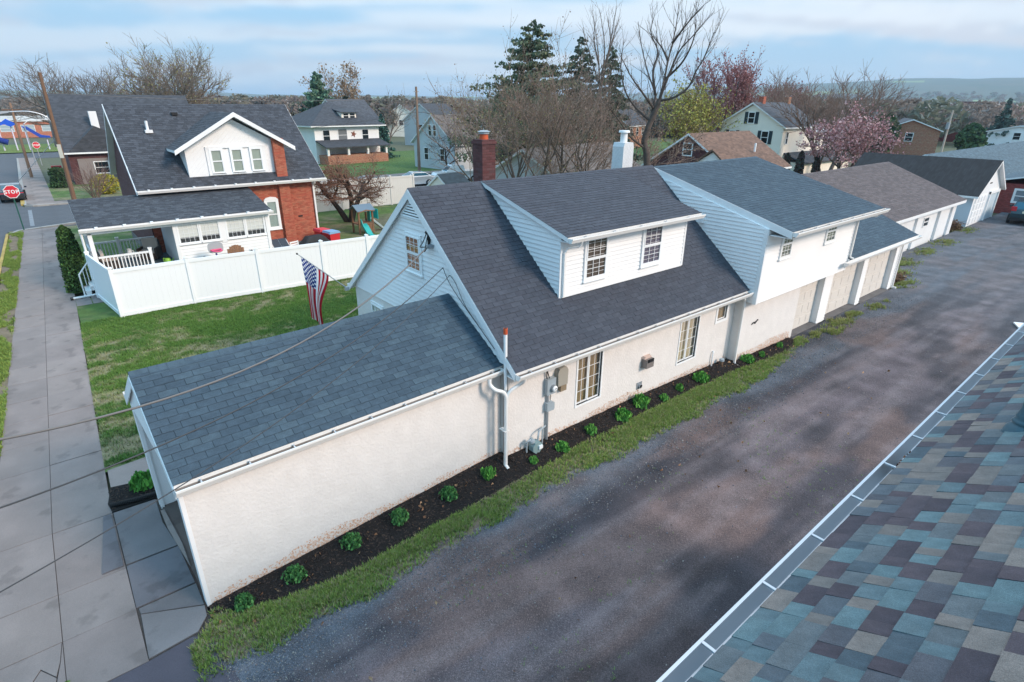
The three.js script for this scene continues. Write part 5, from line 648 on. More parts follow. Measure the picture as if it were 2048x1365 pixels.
  const bin = (l, x, z, lid) => { const b = t('wheeled_bin', l, 'bin', [x, G, z], 0.2); obj('body', prism([[-0.24, 0], [0.24, 0], [0.3, 1.0], [-0.3, 1.0]], 'z', -0.3, 0.3), M.red, b); obj('lid', prism([[-0.34, 1.0], [0.33, 1.0], [0.28, 1.1], [-0.3, 1.13]], 'z', -0.33, 0.33), lid, b); for (const z2 of [-0.28, 0.28]) obj('wheel', cyl(V(-0.22, 0.09, z2 - 0.03), V(-0.22, 0.09, z2 + 0.03), 0.1, 0.1, 14), M.rubber, b); obj('handle', cyl(V(-0.36, 1.02, -0.25), V(-0.36, 1.02, 0.25), 0.02, 0.02, 8), M.red, b); b.scale.setScalar(1.12); };
  bin('red wheeled bin with a pale blue lid beside the covered grill', 12.15, -23.2, mat('#7fa3c4')); bin('red wheeled bin with a red lid at the brick corner', 11.95, -24.1, mat('#d2414a'));
  const wc = t('white_chair', 'white slatted garden chair by the cellar hatch', 'chair', [9.95, G, -22.9], 0.3); for (const [x, z] of [[-0.25, -0.22], [0.25, -0.22], [-0.25, 0.22], [0.25, 0.22]]) obj('leg', box(x - 0.025, x + 0.025, 0, z < 0 ? 0.95 : 0.45, z - 0.025, z + 0.025), M.white, wc); obj('seat', box(-0.27, 0.27, 0.43, 0.47, -0.25, 0.25), M.white, wc); for (let k = 0; k < 3; k++) obj('back_slat', box(-0.22, 0.22, 0.6 + k * 0.13, 0.68 + k * 0.13, -0.24, -0.21), M.white, wc);
  // play set
  const ps = t('play_set', 'small wooden play house with grey roof and teal slides under the tree', 'play set', [15.95, G, -27.1], 0.05); for (const [x, z] of [[-0.5, -0.45], [0.5, -0.45], [-0.5, 0.45], [0.5, 0.45]]) obj('post', box(x - 0.05, x + 0.05, 0, 1.6, z - 0.05, z + 0.05), M.wood, ps); obj('platform', box(-0.55, 0.55, 0.62, 0.68, -0.5, 0.5), M.wood, ps); for (let k = 0; k < 4; k++) { obj('wall_plank', box(0.02, 0.5, 0.12 + k * 0.13, 0.24 + k * 0.13, 0.44, 0.47), M.wood, ps); }
  obj('roof', [prism([[-0.62, 1.56], [0, 1.9], [0, 1.84], [-0.62, 1.5]], 'x', -0.66, 0.66), prism([[0.62, 1.56], [0, 1.9], [0, 1.84], [0.62, 1.5]], 'x', -0.66, 0.66)], mat('#6d7f8c'), ps); obj('roof_trim', prism([[-0.6, 1.5], [-0.3, 1.55], [0, 1.62], [0.3, 1.55], [0.6, 1.5], [0.6, 1.44], [0, 1.55], [-0.6, 1.44]], 'z', 0.6, 0.64), M.wood, ps);
  obj('front_slide', [prism([[0.45, 0.7], [0.75, 0.55], [1.25, 0.1], [1.6, 0.06], [1.6, 0.02], [1.2, 0.05], [0.72, 0.5], [0.45, 0.64]], 'x', -0.35, 0.02), prism([[0.45, 1.0], [0.6, 0.9], [0.75, 0.62], [1.25, 0.2], [1.6, 0.14], [1.6, 0.02], [1.2, 0.05], [0.45, 0.64]], 'x', -0.4, -0.35)], M.teal, ps); obj('side_panel', box(0.52, 0.56, 0.7, 1.4, -0.3, 0.1), M.teal, ps); obj('side_slide', prism([[0.55, 0.9], [1.5, 0.05], [1.7, 0.05], [0.75, 0.9]], 'z', -0.4, 0.05), mat('#b9c4c4'), ps); obj('slide_hood', [box(0.75, 1.15, 0.85, 1.45, -0.42, -0.38), box(1.1, 1.16, 0.8, 1.45, -0.42, 0.08)], M.teal, ps);
  // fence: posts, rails and tongued boards
  const vf = (n, l, pts, hgt, m, step2, boards) => { const f = t(n, l, 'fence', [0, 0, 0]); for (let i = 0; i < pts.length - 1; i++) { const [ax, az] = pts[i], [bx, bz] = pts[i + 1], L = Math.hypot(bx - ax, bz - az), nn = Math.max(1, Math.round(L / step2)), ang = Math.atan2(-(bz - az), bx - ax); const place = (g) => { g.rotateY(ang); g.translate(ax, 0, az); return g; };
    for (let k = 0; k <= nn; k++) { if (i && !k) continue; const x = L * k / nn; obj('post', place(join([box(x - 0.07, x + 0.07, G - 0.1, G + hgt + 0.06, -0.07, 0.07)])), m, f); obj('post_cap', place(join([prism([[x - 0.085, G + hgt + 0.06], [x + 0.085, G + hgt + 0.06], [x + 0.085, G + hgt + 0.085], [x, G + hgt + 0.12], [x - 0.085, G + hgt + 0.085]], 'z', -0.085, 0.085)])), m, f); }
    for (let k = 0; k < nn; k++) { const a = L * k / nn + 0.07, b = L * (k + 1) / nn - 0.07; for (const [y0, y1] of [[G + hgt - 0.14, G + hgt], [G + 0.04, G + 0.2]]) obj('rail', place(box(a, b, y0, y1, -0.045, 0.045)), m, f); const nb = boards, w = (b - a) / nb; for (let q = 0; q < nb; q++) obj('board', place(box(a + q * w + 0.0015, a + (q + 1) * w - 0.0015, G + 0.2, G + hgt - 0.14, -0.018, 0.018)), m, f); obj('panel_backing', place(box(a, b, G + 0.2, G + hgt - 0.14, -0.014, 0.012)), m, f); } } };
  vf('vinyl_fence', 'tall white vinyl privacy fence between the lawn and the brick house', [[0.42, -21.5], [0.87, -17.82], [3.6, -17.85], [6.4, -17.66], [9.3, -17.45], [13.9, -17.2]], 1.98, M.vinyl, 2.75, 12);
  vf('rear_fence', 'pale vinyl fence behind the crooked tree along the cross street', [[14.2, -36.5], [25.2, -36.2]], 2.35, mat('#cfccc8', { roughness: 0.6 }), 2.4, 10);
  // clipped arborvitae and drain pipe at the porch corner
  bush('arborvitae', 'tall clipped dark green arborvitae at the porch corner by the pavement', 'shrub', [-0.12, G, -23.4], { rx: 0.62, ry: 1.5, rz: 0.75, n: 9000, size: 0.075, cone: 0.62, colors: pal('#3a5527', '#46652d', '#304a20', '#577838'), seed: 91, hollow: 0.35 });
  const dn = t('drain_outlet', 'white downpipe running along the ground to the pavement', 'pipe', [0, G, 0]); obj('pipe', tube([V(0.42, 2.9, -21.45), V(0.42, 0.35, -21.7), V(0.4, 0.1, -21.8), V(0.3, 0.06, -21.85), V(-0.5, 0.06, -21.75)], 0.05, 8, 40), M.white, dn); obj('outlet', cyl(V(-0.5, 0.06, -21.75), V(-0.6, 0.06, -21.74), 0.07, 0.07, 10), M.black, dn);
}
// ---------------------------------------------------------------- neighbouring garages along the alley
{
  const h = thing('brown_roof_garage', 'long white garage with brown grey shingle roof beyond the wing', 'garage'), z0 = -2.05;
  obj('wall', [box(32.2, 47.6, -0.4, 1.95, z0 - 0.35, z0 - 0.15), box(47.4, 47.6, -0.4, 1.95, -11.8, z0 - 0.35), box(32.2, 32.4, -0.4, 1.95, -11.8, z0 - 0.35)], M.white, h); obj('gable_end', [prism([[z0 - 0.2, 1.95], [-7, 4.0], [-11.8, 1.95]], 'x', 47.42, 47.58)], M.white, h);
  const r = gableRoof(h, 'roof', 31.8, 48.0, -7, 4.18, -1.7, 2.1, -12.3, 2.1, 0.14, M.trim), s = slope(-1.7, 2.1, -7, 4.18); obj('underlay', [quad([31.8, 2.103, -1.7], [48, 2.103, -1.7], [48, 4.183, -7], [31.8, 4.183, -7]), quad([48, 2.103, -12.3], [31.8, 2.103, -12.3], [31.8, 4.183, -7], [48, 4.183, -7])], M.roofBrown, r);
  shingles(r, { O: V(0, 2.105, -1.69), U: V(1, 0, 0), W: s.W, N: s.N, spans: () => [[31.79, 48.01]], courses: 38, expo: s.L / 38, tab: 0.5, ...toneSet(['#6b605f', '#716666', '#665c5c', '#756a69']), seed: 83, most: 0 });
  for (const x of [[32.4, 33.3], [36.4, 37], [40.2, 41.0], [44.4, 45.1], [46.9, 47.6]]) obj('door_pillar', box(x[0], x[1], -0.25, 1.96, z0 - 0.15, z0), M.white, h); for (const [a, b] of [[33.3, 36.4], [37, 40.2], [45.1, 46.9]]) obj('garage_door', box(a, b, -0.2, 1.85, z0 - 0.15, z0 - 0.13), M.white, h); farWindow(h, face('z+', z0 - 0.15), 41.9, 42.7, 0.95, 1.45, { casing: 0.05 }); obj('fascia', box(31.8, 48, 1.9, 2.08, -1.76, -1.71), M.trim, h);
}
{
  const h = thing('black_roof_garage', 'white gabled garage with black shingle roof facing the alley', 'garage'), x0 = 51.6, x1 = 58.4, xm = 55;
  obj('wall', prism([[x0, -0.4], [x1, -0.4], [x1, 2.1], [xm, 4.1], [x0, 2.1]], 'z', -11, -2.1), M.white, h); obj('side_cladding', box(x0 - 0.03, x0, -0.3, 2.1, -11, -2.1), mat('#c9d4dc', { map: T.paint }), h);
  const r = obj('roof', [prism([[x0 - 0.35, 1.98], [xm, 4.28], [x1 + 0.35, 1.98], [x1 + 0.35, 1.84], [xm, 4.12], [x0 - 0.35, 1.84]], 'z', -11.3, -1.8)], M.trim, h); obj('shingle_cover', [quad([x0 - 0.36, 1.985, -1.79], [xm, 4.285, -1.79], [xm, 4.285, -11.3], [x0 - 0.36, 1.985, -11.3]), quad([xm, 4.285, -1.79], [x1 + 0.36, 1.985, -1.79], [x1 + 0.36, 1.985, -11.3], [xm, 4.285, -11.3])], M.roofBlack, r);
  const F = face('z+', -2.1); obj('garage_door', fbox(F, 55.6, 57.8, -0.2, 1.8, 0, 0.02), mat('#b9c8d0'), h); obj('door_frame', [fbox(F, 55.4, 55.6, -0.2, 1.95, 0, 0.12), fbox(F, 57.8, 58.0, -0.2, 1.95, 0, 0.12), fbox(F, 55.4, 58.0, 1.8, 2.0, 0.0, 0.14)], M.trim, h); const d = obj('panelled_door', fbox(F, 52.0, 55.0, -0.2, 1.9, 0, 0.02), M.white, h); for (let k = 0; k < 4; k++) for (let c = 0; c < 4; c++) obj('door_panel', fbox(F, 52.1 + c * 0.73, 52.7 + c * 0.73, -0.1 + k * 0.5, 0.3 + k * 0.5, 0.02, 0.05), M.white, d); obj('gable_vent', fbox(F, 54.8, 55.3, 2.6, 2.68, 0, 0.03), M.dark, h); obj('roof_hatch', box(52.2, 52.7, 3.0, 3.15, -9.8, -9.2), M.galv, h);
}
{
  const h = thing('blue_roof_garages', 'long low building with weathered blue grey roof behind the black roofed garage', 'building'); obj('wall', box(60, 96, -0.4, 2.0, -12, -4.2), M.white, h); const r = obj('roof', prism([[-3.8, 2.0], [-8.1, 4.1], [-12.4, 2.0], [-12.4, 1.85], [-8.1, 3.95], [-3.8, 1.85]], 'x', 59.5, 96.5), M.trim, h); obj('shingle_cover', [quad([59.5, 2.005, -3.79], [96.5, 2.005, -3.79], [96.5, 4.105, -8.1], [59.5, 4.105, -8.1]), quad([96.5, 2.005, -12.4], [59.5, 2.005, -12.4], [59.5, 4.105, -8.1], [96.5, 4.105, -8.1])], M.roofBlue, r);
  const b = thing('brick_outbuilding', 'low red brick building with a square white window behind the parked car', 'building'); obj('brick_wall', box(61.6, 72, -0.4, 2.1, -3.6, 3.2), mat('#8d4a45', { map: T.brick }), b); const rr = obj('roof', prism([[-4.0, 2.15], [-0.2, 3.0], [3.6, 2.15], [3.6, 2.02], [-0.2, 2.88], [-4.0, 2.02]], 'x', 61.3, 72.4), M.trim, b); obj('shingle_cover', [quad([61.3, 2.155, 3.61], [72.4, 2.155, 3.61], [72.4, 3.005, -0.2], [61.3, 3.005, -0.2]), quad([72.4, 2.155, -4.01], [61.3, 2.155, -4.01], [61.3, 3.005, -0.2], [72.4, 3.005, -0.2])], M.roofBlue, rr); farWindow(b, face('x-', 61.6), -1.6, -0.5, 0.75, 1.6, { casing: 0.16, pane: mat('#6d7b84', { roughness: 0.2 }) });
}
// ---------------------------------------------------------------- houses behind
function plainHouse(n, l, c, { pos, turn = 0, w, d, hw, hr, wall, roof, over = 0.4, hip = false, wins = [], extra }) {  // ridge along local x, front +z
  const h = thing(n, l, c, pos, turn), x = w / 2, z = d / 2;
  if (hip) { obj('wall', box(-x, x, -0.3, hw, -z, z), wall, h); const k = Math.max(0.2, x - z), X = x + over, Z = z + over, y = hw - 0.05; const r = obj('roof', [quad([-X, y, Z], [X, y, Z], [k, hr, 0], [-k, hr, 0]), quad([X, y, -Z], [-X, y, -Z], [-k, hr, 0], [k, hr, 0]), flat([X, y, Z, X, y, -Z, k, hr, 0]), flat([-X, y, -Z, -X, y, Z, -k, hr, 0])], roof, h); obj('eaves', box(-X + 0.02, X - 0.02, y - 0.16, y - 0.01, -Z + 0.02, Z - 0.02), M.trim, r); }
  else { obj('wall', prism([[-z, -0.3], [-z, hw], [0, hr - 0.25], [z, hw], [z, -0.3]], 'x', -x, x), wall, h); const t = (hr - hw) / z * over, r = obj('roof', prism([[z + over, hw - t + 0.05], [0, hr], [-z - over, hw - t + 0.05], [-z - over, hw - t - 0.1], [0, hr - 0.17], [z + over, hw - t - 0.1]], 'x', -x - over * 0.8, x + over * 0.8), M.trim, h), Y = hw - t + 0.056; obj('shingle_cover', [quad([-x - over * 0.81, Y, z + over], [x + over * 0.81, Y, z + over], [x + over * 0.81, hr + 0.006, 0], [-x - over * 0.81, hr + 0.006, 0]), quad([x + over * 0.81, Y, -z - over], [-x - over * 0.81, Y, -z - over], [-x - over * 0.81, hr + 0.006, 0], [x + over * 0.81, hr + 0.006, 0])], roof, r); }
  for (const [dir, a0, a1, y0, y1, o] of wins) farWindow(h, face(dir, dir === 'z+' ? z : dir === 'z-' ? -z : dir === 'x+' ? x : -x), a0, a1, y0, y1, o ?? {});
  if (extra) extra(h); return h;
}
const shut = mat('#25343a'), redShut = mat('#7c3b40');
{
  // cream house with dark shutters
  const h = thing('cream_house', 'cream two storey house with dark shutters and grey gable roof', 'house', [66, 0, -28.2]); obj('wall', prism([[-4, -0.4], [-4, 5.8], [0, 8.0], [4, 5.8], [4, -0.4]], 'x', 0, 8.2), M.cream, h); const r = obj('roof', prism([[4.4, 5.65], [0, 8.28], [-4.4, 5.65], [-4.4, 5.5], [0, 8.1], [4.4, 5.5]], 'x', -0.3, 8.5), M.trim, h); obj('shingle_cover', [quad([-0.31, 5.656, 4.4], [8.51, 5.656, 4.4], [8.51, 8.286, 0], [-0.31, 8.286, 0]), quad([8.51, 5.656, -4.4], [-0.31, 5.656, -4.4], [-0.31, 8.286, 0], [8.51, 8.286, 0])], M.roofA, r);
  obj('wing', box(8.2, 14.5, -0.4, 5.0, -3.4, 3.4), M.cream, h); obj('wing_roof', prism([[3.7, 5.0], [0, 5.5], [-3.7, 5.0], [-3.7, 4.85], [3.7, 4.85]], 'x', 8.2, 14.8), mat('#c9d2d6'), h); obj('porch', box(1.5, 14, -0.4, 1.9, 4.0, 6.2), M.cream, h); obj('porch_roof', prism([[6.6, 1.95], [4.0, 2.9], [4.0, 2.75], [6.6, 1.82]], 'x', 1.0, 14.4), M.roofB, h); obj('chimney', box(1.4, 2.0, 7.6, 8.9, -0.3, 0.3), M.brick, h); obj('chimney', box(7.4, 8.0, 7.6, 8.9, -0.3, 0.3), M.brickTan, h);
  const F = face('x-', 0), o = { shutter: shut }; farWindow(h, F, -0.4, 0.3, 6.05, 7.15, o); farWindow(h, F, -2.55, -1.85, 3.9, 5.1, o); farWindow(h, F, 1.55, 2.3, 3.9, 5.15, o); farWindow(h, F, 0.6, 1.3, 1.3, 2.5, { shutter: shut }); farWindow(h, F, 2.4, 3.1, 1.2, 2.5, { shutter: redShut }); const F2 = face('z+', 4); farWindow(h, F2, 0.9, 1.3, 3.9, 5.1); const F3 = face('z+', 3.4); farWindow(h, F3, 9.6, 10.5, 3.3, 4.5, o); farWindow(h, F3, 12.4, 13.2, 3.3, 4.5, o);
}
plainHouse('brown_roof_house', 'red brick bungalow with tan brown roof in front of the cream house', 'house', { pos: [47.5, 0, -20.6], w: 9, d: 8.4, hw: 3.1, hr: 5.75, wall: M.brickDark, roof: M.roofTan, wins: [['x-', -0.5, 0.3, 4.0, 4.9, {}], ['z+', -2, -1, 1.2, 2.4, {}]], extra: (h) => { obj('entry_gable', prism([[1, -0.3], [1, 3.0], [3.4, 4.5], [5.6, 3.0], [5.6, -0.3]], 'x', -6.2, -4.4), M.white, h); obj('entry_roof', prism([[0.6, 2.8], [3.4, 4.75], [6.0, 2.8], [6.0, 2.66], [3.4, 4.6], [0.6, 2.66]], 'x', -6.4, -4.3), M.roofTan, h); obj('roof_vent_pipe', cyl(V(1.2, 4.2, 2.8), V(1.2, 4.9, 2.8), 0.09, 0.09, 8), M.white, h); } });
plainHouse('ranch_house', 'low house with broad taupe roof and pale gable behind the cottage ridge', 'house', { pos: [31.5, 0, -23.4], turn: 0.2, w: 11, d: 9, hw: 2.6, hr: 5.1, wall: M.blueSide, roof: M.roofGreyTan, wins: [['x-', -1, 0, 1.2, 2.2, {}]] });
plainHouse('hip_roof_house', 'white square house with dark hip roof and small dormer across the street', 'house', { pos: [36.6, 0, -80.5], turn: 0.1, w: 10.6, d: 10, hw: 5.0, hr: 8.1, hip: true, over: 0.9, wall: M.white, roof: M.roofB, wins: [['z+', -1.6, -0.2, 2.8, 4.4, { pane: mat('#6b6f72') }], ['z+', 2.4, 3.4, 2.8, 4.3, {}], ['z+', -4, -3, 2.8, 4.3, {}]], extra: (h) => { obj('dormer', box(-0.2, 2.2, 5.7, 6.75, 1.6, 4.0), M.cream, h); obj('dormer_roof', prism([[4.4, 6.75], [1.0, 7.3], [1.0, 7.15], [4.4, 6.65]], 'x', -0.5, 2.5), M.roofB, h); farWindow(h, face('z+', 4.0), 0.1, 0.9, 5.9, 6.55, { casing: 0.06 }); farWindow(h, face('z+', 4.0), 1.15, 1.95, 5.9, 6.55, { casing: 0.06 }); const st = []; for (let i = 0; i < 10; i++) { const a = i / 10 * 6.283 + 0.31, r = i % 2 ? 0.22 : 0.5; st.push([0.9 + Math.sin(a) * r, 3.7 + Math.cos(a) * r]); } obj('star_ornament', prism(st, 'z', 5.01, 5.06), mat('#7a4632'), h); obj('porch_roof', prism([[8, 2.2], [5, 3.0], [5, 2.85], [8, 2.05]], 'x', -5.3, 5.3), M.roofB, h); obj('porch', box(-5, 5, -0.3, 1.0, 5.0, 7.6), M.brickTan, h); for (const x of [-4.8, -1.6, 1.6, 4.8]) obj('porch_post', box(x - 0.15, x + 0.15, 1.0, 2.2, 7.3, 7.6), M.white, h); } });
plainHouse('white_gable_house', 'narrow white gable showing behind the hip roofed house', 'house', { pos: [44.5, 0, -92], turn: 0.3, w: 8, d: 8, hw: 5.2, hr: 8.6, wall: M.white, roof: M.roofA });
plainHouse('grey_blue_house', 'pale blue house with taupe roof and covered porch behind the utility pole', 'house', { pos: [47.6, 0, -60.2], turn: 0.12, w: 11.5, d: 8.6, hw: 3.3, hr: 6.6, wall: M.blueSide, roof: M.roofGreyTan, wins: [['x-', -0.9, -0.35, 4.0, 5.3, {}], ['x-', 0.1, 0.65, 4.0, 5.3, {}], ['x-', -2, -1.2, 0.9, 2.4, {}], ['x-', 1.4, 2.2, 0.9, 2.4, {}]], extra: (h) => { obj('porch_roof', prism([[7.0, 2.1], [4.2, 3.3], [4.2, 3.15], [7.0, 1.98]], 'x', -2, 6.2), M.roofGreyTan, h); obj('porch_floor', box(-1.8, 6, -0.3, 0.3, 4.3, 6.8), M.wood, h); for (const x of [-1.6, 0.9, 3.4, 5.8]) obj('porch_post', box(x - 0.1, x + 0.1, 0.3, 2.1, 6.5, 6.7), M.wood, h); obj('porch_rail', box(-1.6, 5.8, 0.9, 0.98, 6.56, 6.64), M.wood, h); obj('dormer', box(0.6, 3.6, 3.9, 5.2, 1.0, 3.2), M.white, h); obj('dormer_roof', prism([[3.7, 5.1], [0.6, 6.2], [0.6, 6.05], [3.7, 5.0]], 'x', 0.3, 3.9), M.roofGreyTan, h); farWindow(h, face('z+', 3.2), 1.2, 3.0, 4.2, 5.0, {}); } });
plainHouse('dark_roof_house', 'large dark brick house with steep slate grey roof at the far corner', 'house', { pos: [9.2, 0, -74.5], turn: 0.0, w: 13, d: 13, hw: 3.4, hr: 8.7, wall: M.brickDark, roof: M.roofB, over: 0.5, extra: (h) => { obj('stone_entry', box(-2.2, 1.4, -0.3, 3.3, 5.5, 9.2), mat('#b59c86', { map: T.stucco }), h); obj('entry_roof', [quad([-2.6, 3.2, 9.6], [1.8, 3.2, 9.6], [-0.4, 5.4, 6.0], [-0.4, 5.4, 6.0]), flat([1.8, 3.2, 9.6, 1.8, 3.2, 4.5, -0.4, 5.4, 6.0]), flat([-2.6, 3.2, 4.5, -2.6, 3.2, 9.6, -0.4, 5.4, 6.0])], M.roofA, h); obj('entry_eaves', box(-2.6, 1.8, 3.05, 3.19, 4.6, 9.6), M.cream, h); obj('porch_canopy', prism([[10.8, 1.5], [9.2, 2.3], [9.2, 2.1], [10.8, 1.4]], 'x', -1.4, 1.6), M.roofBrown, h); obj('canopy_post', [box(-1.3, -1.15, -0.2, 1.45, 10.5, 10.65), box(1.35, 1.5, -0.2, 1.45, 10.5, 10.65)], M.white, h); obj('chimney', box(-3.6, -2.9, 3.4, 7.0, 3.6, 4.3), M.white, h); obj('stone_front', box(-5.8, -2.4, -0.3, 2.4, 6.5, 6.6), mat('#8e8480', { map: T.stucco }), h); obj('cross_gable', prism([[-6.5, 3.0], [-3.6, 5.6], [-2.4, 5.0], [-2.4, 3.0]], 'z', 4.5, 6.9), M.roofB, h); farWindow(h, face('z+', 6.6), -4.4, -3.2, 0.9, 2.0, {}); } });
plainHouse('school_building', 'long low orange brick building far beyond the playing field', 'building', { pos: [-22, 0, -190], w: 70, d: 16, hw: 3.6, hr: 4.6, wall: mat('#c08a70', { map: T.brick }), roof: mat('#b9b4ad'), wins: Array.from({ length: 9 }, (_, i) => ['z+', -2 + i * 4, 0.5 + i * 4, 1.2, 2.6, { frame: M.white, pane: mat('#9fb0b5') }]) });
{
  const p = thing('playground_slide', 'blue playground equipment on the far field', 'playground', [-2.6, G, -131]); obj('canopy', prism([[-1.2, 4.0], [0.6, 5.3], [1.9, 4.4], [1.0, 4.0], [0.2, 4.4]], 'z', -0.8, 0.8), mat('#1b55c9'), p); obj('slide', prism([[2.4, 4.0], [3.2, 4.0], [5.0, 2.5], [6.2, 2.3], [6.2, 2.0], [4.6, 2.1]], 'z', -0.6, 0.6), mat('#2347a8'), p); for (const x of [-0.8, 1.0, 2.8, 5.6]) obj('post', cyl(V(x, 0, 0), V(x, 4.2 - (x > 4 ? 2 : 0), 0), 0.12, 0.12, 6), mat('#d7d2e6'), p); obj('tube', tube([V(-1.2, 3.9, 0.5), V(-2.2, 3.0, 0.6), V(-1.4, 2.0, 0.6), V(0, 1.4, 0.7)], 0.5, 8, 16), mat('#16307f'), p);
}
plainHouse('garden_shed', 'small shed with dark teal roof and cream gable behind the ridge', 'shed', { pos: [25.6, 0, -31.0], turn: 0.15, w: 2.4, d: 2.6, hw: 1.75, hr: 2.75, over: 0.15, wall: M.cream, roof: mat('#33454f', { map: T.roofFar }), wins: [['x+', -0.25, 0.25, 1.9, 2.2, { casing: 0.03 }]] });
// town beyond, one house each
{
  const R = rng(415), walls = [M.white, M.brickDark, M.cream, mat('#8d4a45', { map: T.brick }), M.blueSide, M.brickTan], roofs = [M.roofA, M.roofB, M.roofBrown, M.roofTan, mat('#6a4038', { map: T.roofFar }), M.roofBlue], wn = ['white', 'dark brick', 'cream', 'red brick', 'pale blue', 'tan brick'], rn = ['grey', 'slate', 'brown', 'tan', 'russet', 'blue grey'];
  const list = [[132, -33, 16, 9, 4.2, 6.0, 5, 0, 0.4], [146, -46, 12, 8, 5.0, 7.6, 3, 1, 0.2], [190, -40, 14, 9, 4, 7.5, 3, 5, 0.3], [206, -52, 10, 8, 4.6, 8.0, 1, 2, 0.1], [222, -36, 10, 8, 5.5, 9.0, 3, 0, 1.4], [252, -48, 12, 8, 6, 9.6, 1, 4, 0.3], [168, -22, 18, 10, 3.4, 4.6, 0, 5, 0.1], [118, -58, 10, 8, 4, 7, 0, 0, 0.5], [240, -78, 12, 9, 6, 9, 4, 1, 0.8], [282, -60, 12, 9, 6, 10, 1, 4, 1.2], [300, -40, 12, 9, 6, 9, 0, 5, 0.4], [310, -95, 12, 9, 6, 9, 2, 0, 0.2], [150, -80, 10, 8, 5, 8, 1, 2, 0.6], [96, -74, 10, 8, 4.5, 7.5, 5, 1, 0.3], [112, -92, 11, 8, 5, 8, 0, 3, 0.9], [70, -104, 10, 9, 5, 8.2, 4, 1, 0.4], [58, -126, 10, 9, 5, 8, 0, 0, 0.2], [84, -140, 11, 9, 5, 8, 2, 2, 0.7], [36, -130, 10, 8, 4.6, 7.8, 1, 5, 0.1], [62, -78, 8, 7, 3.6, 6, 0, 1, 0.15], [72, -66, 9, 8, 4, 6.8, 2, 2, 0.1], [170, -120, 12, 9, 5, 8, 4, 0, 0.5], [340, -70, 12, 9, 6, 9, 3, 1, 0.6], [210, -20, 16, 9, 4, 6, 0, 0, 0.2]];
  list.forEach(([x, z, w, d, hw, hr, a, b, t], i) => { const n = []; for (let k = -1; k <= 1; k++) n.push(['z+', k * w * 0.3 - 0.5, k * w * 0.3 + 0.5, hw * 0.55, hw * 0.55 + 1.3, {}]); n.push(['x-', -0.6, 0.5, hw * 0.55, hw * 0.55 + 1.3, {}]); plainHouse('town_house', `${wn[a]} town house with ${rn[b]} roof, ${['beyond the blossom tree', 'near the far tan brick block', 'in the row below the hill', 'beside the russet roof', 'gable end towards us', 'highest in the far row', 'long and low past the blue roof', 'behind the cream house', 'small and far under the ridge', 'at the edge of the town', 'pale against the far trees', 'between bare trees below the hill', 'behind the red maple', 'past the dark evergreens', 'among the brown trees', 'behind the porch house', 'by the distant pine', 'between the far lawns', 'behind the hip roof', 'next to the porch house', 'two doors past the porch house', 'amid the woods', 'last before the hill', 'flat and wide by the tall spruce'][i]}`, 'house', { pos: [x, -0.2, z], turn: t, w, d, hw, hr, wall: walls[a], roof: roofs[b], wins: n }).userData.group = 'town houses below the hill'; });
}
// ---------------------------------------------------------------- trees
const twigBrown = mat('#6b5548'), twigRed = mat('#7d4a48'), twigGrey = mat('#75685f'), twigDark = mat('#4b413b');
tree('crooked_tree', 'low spreading bare tree with rusty twigs behind the brick house', 'tree', [16.9, G, -31.4], { h: 5.6, trunkR: 0.24, fork: 0.5, spread: 0.85, fan: 1.0, stems: 3, seed: 14, depth: 4, kids: [5, 5, 6, 5], up: 0.0, wob: 0.5, bark: M.barkDark, twig: mat('#8a6552'), ratio: 0.6, twigR: 0.011, leaves: { n: 3600, size: 0.06, colors: pal('#8a5f48', '#96704f', '#775141'), stray: 0.35, name: 'buds' } });
tree('broad_bare_tree', 'wide bare tree with pale limbs above the brick house ridge', 'tree', [21.5, G, -108], { h: 16.5, trunkR: 0.42, fork: 0.2, spread: 0.6, stems: 4, seed: 22, depth: 4, kids: [7, 6, 5, 5], bark: M.barkGrey, twig: mat('#87786a'), ratio: 0.6, twigR: 0.03, leaves: { n: 1300, size: 0.2, colors: pal('#99975e', '#8a8858', '#a39c66'), stray: 0.8 } });
tree('hazy_bare_tree', 'bare grey tree behind the big utility pole', 'tree', [9, G, -138], { h: 15, trunkR: 0.45, fork: 0.25, spread: 0.65, stems: 2, seed: 25, depth: 4, kids: [6, 5, 6, 5], bark: M.barkGrey, twig: twigGrey, ratio: 0.64, twigR: 0.035 });
conifer('white_pine', 'soft blue green pine behind the hip roofed house', [46.6, G, -109], { h: 13.5, r: 5, seed: 31, whorls: 22, colors: pal('#5c7a60', '#6a8a6e', '#4d6a54'), blob: 0.75, dens: 7, droop: -0.05, shape: 0.75, bare: 0.2 }); conifer('dark_cedar', 'dark conical evergreen beside the pale pine', [50, G, -104], { h: 9.5, r: 2.6, seed: 33, colors: pal('#2c3a2a', '#35452f', '#26331f'), blob: 0.55, dens: 9 });
tree('bare_tree', 'brown bare tree behind the pale pine', 'tree', [54.5, G, -115], { h: 15, trunkR: 0.35, seed: 35, depth: 4, kids: [6, 5, 5, 4], spread: 0.6, bark: M.barkGrey, twig: mat('#8a7564'), twigR: 0.03, ratio: 0.6, group: 'bare trees behind the street houses', leaves: { n: 1500, size: 0.3, colors: pal('#a08468', '#927a5c'), stray: 1.2 } });
conifer('blue_spruce', 'small blue green spruce between the two street houses', [44.2, G, -78.5], { h: 6.4, r: 2.2, seed: 37, colors: pal('#41685c', '#4d7568', '#365a50'), blob: 0.4, dens: 10 }); tree('garden_tree', 'small bare tree on the lawn in front of the pale blue house', 'tree', [39.9, G, -53.2], { h: 5.4, trunkR: 0.16, fork: 0.3, seed: 39, depth: 4, kids: [5, 5, 4, 4], spread: 0.8, bark: M.bark, twig: twigDark, ratio: 0.7, wob: 0.4, twigR: 0.014 });
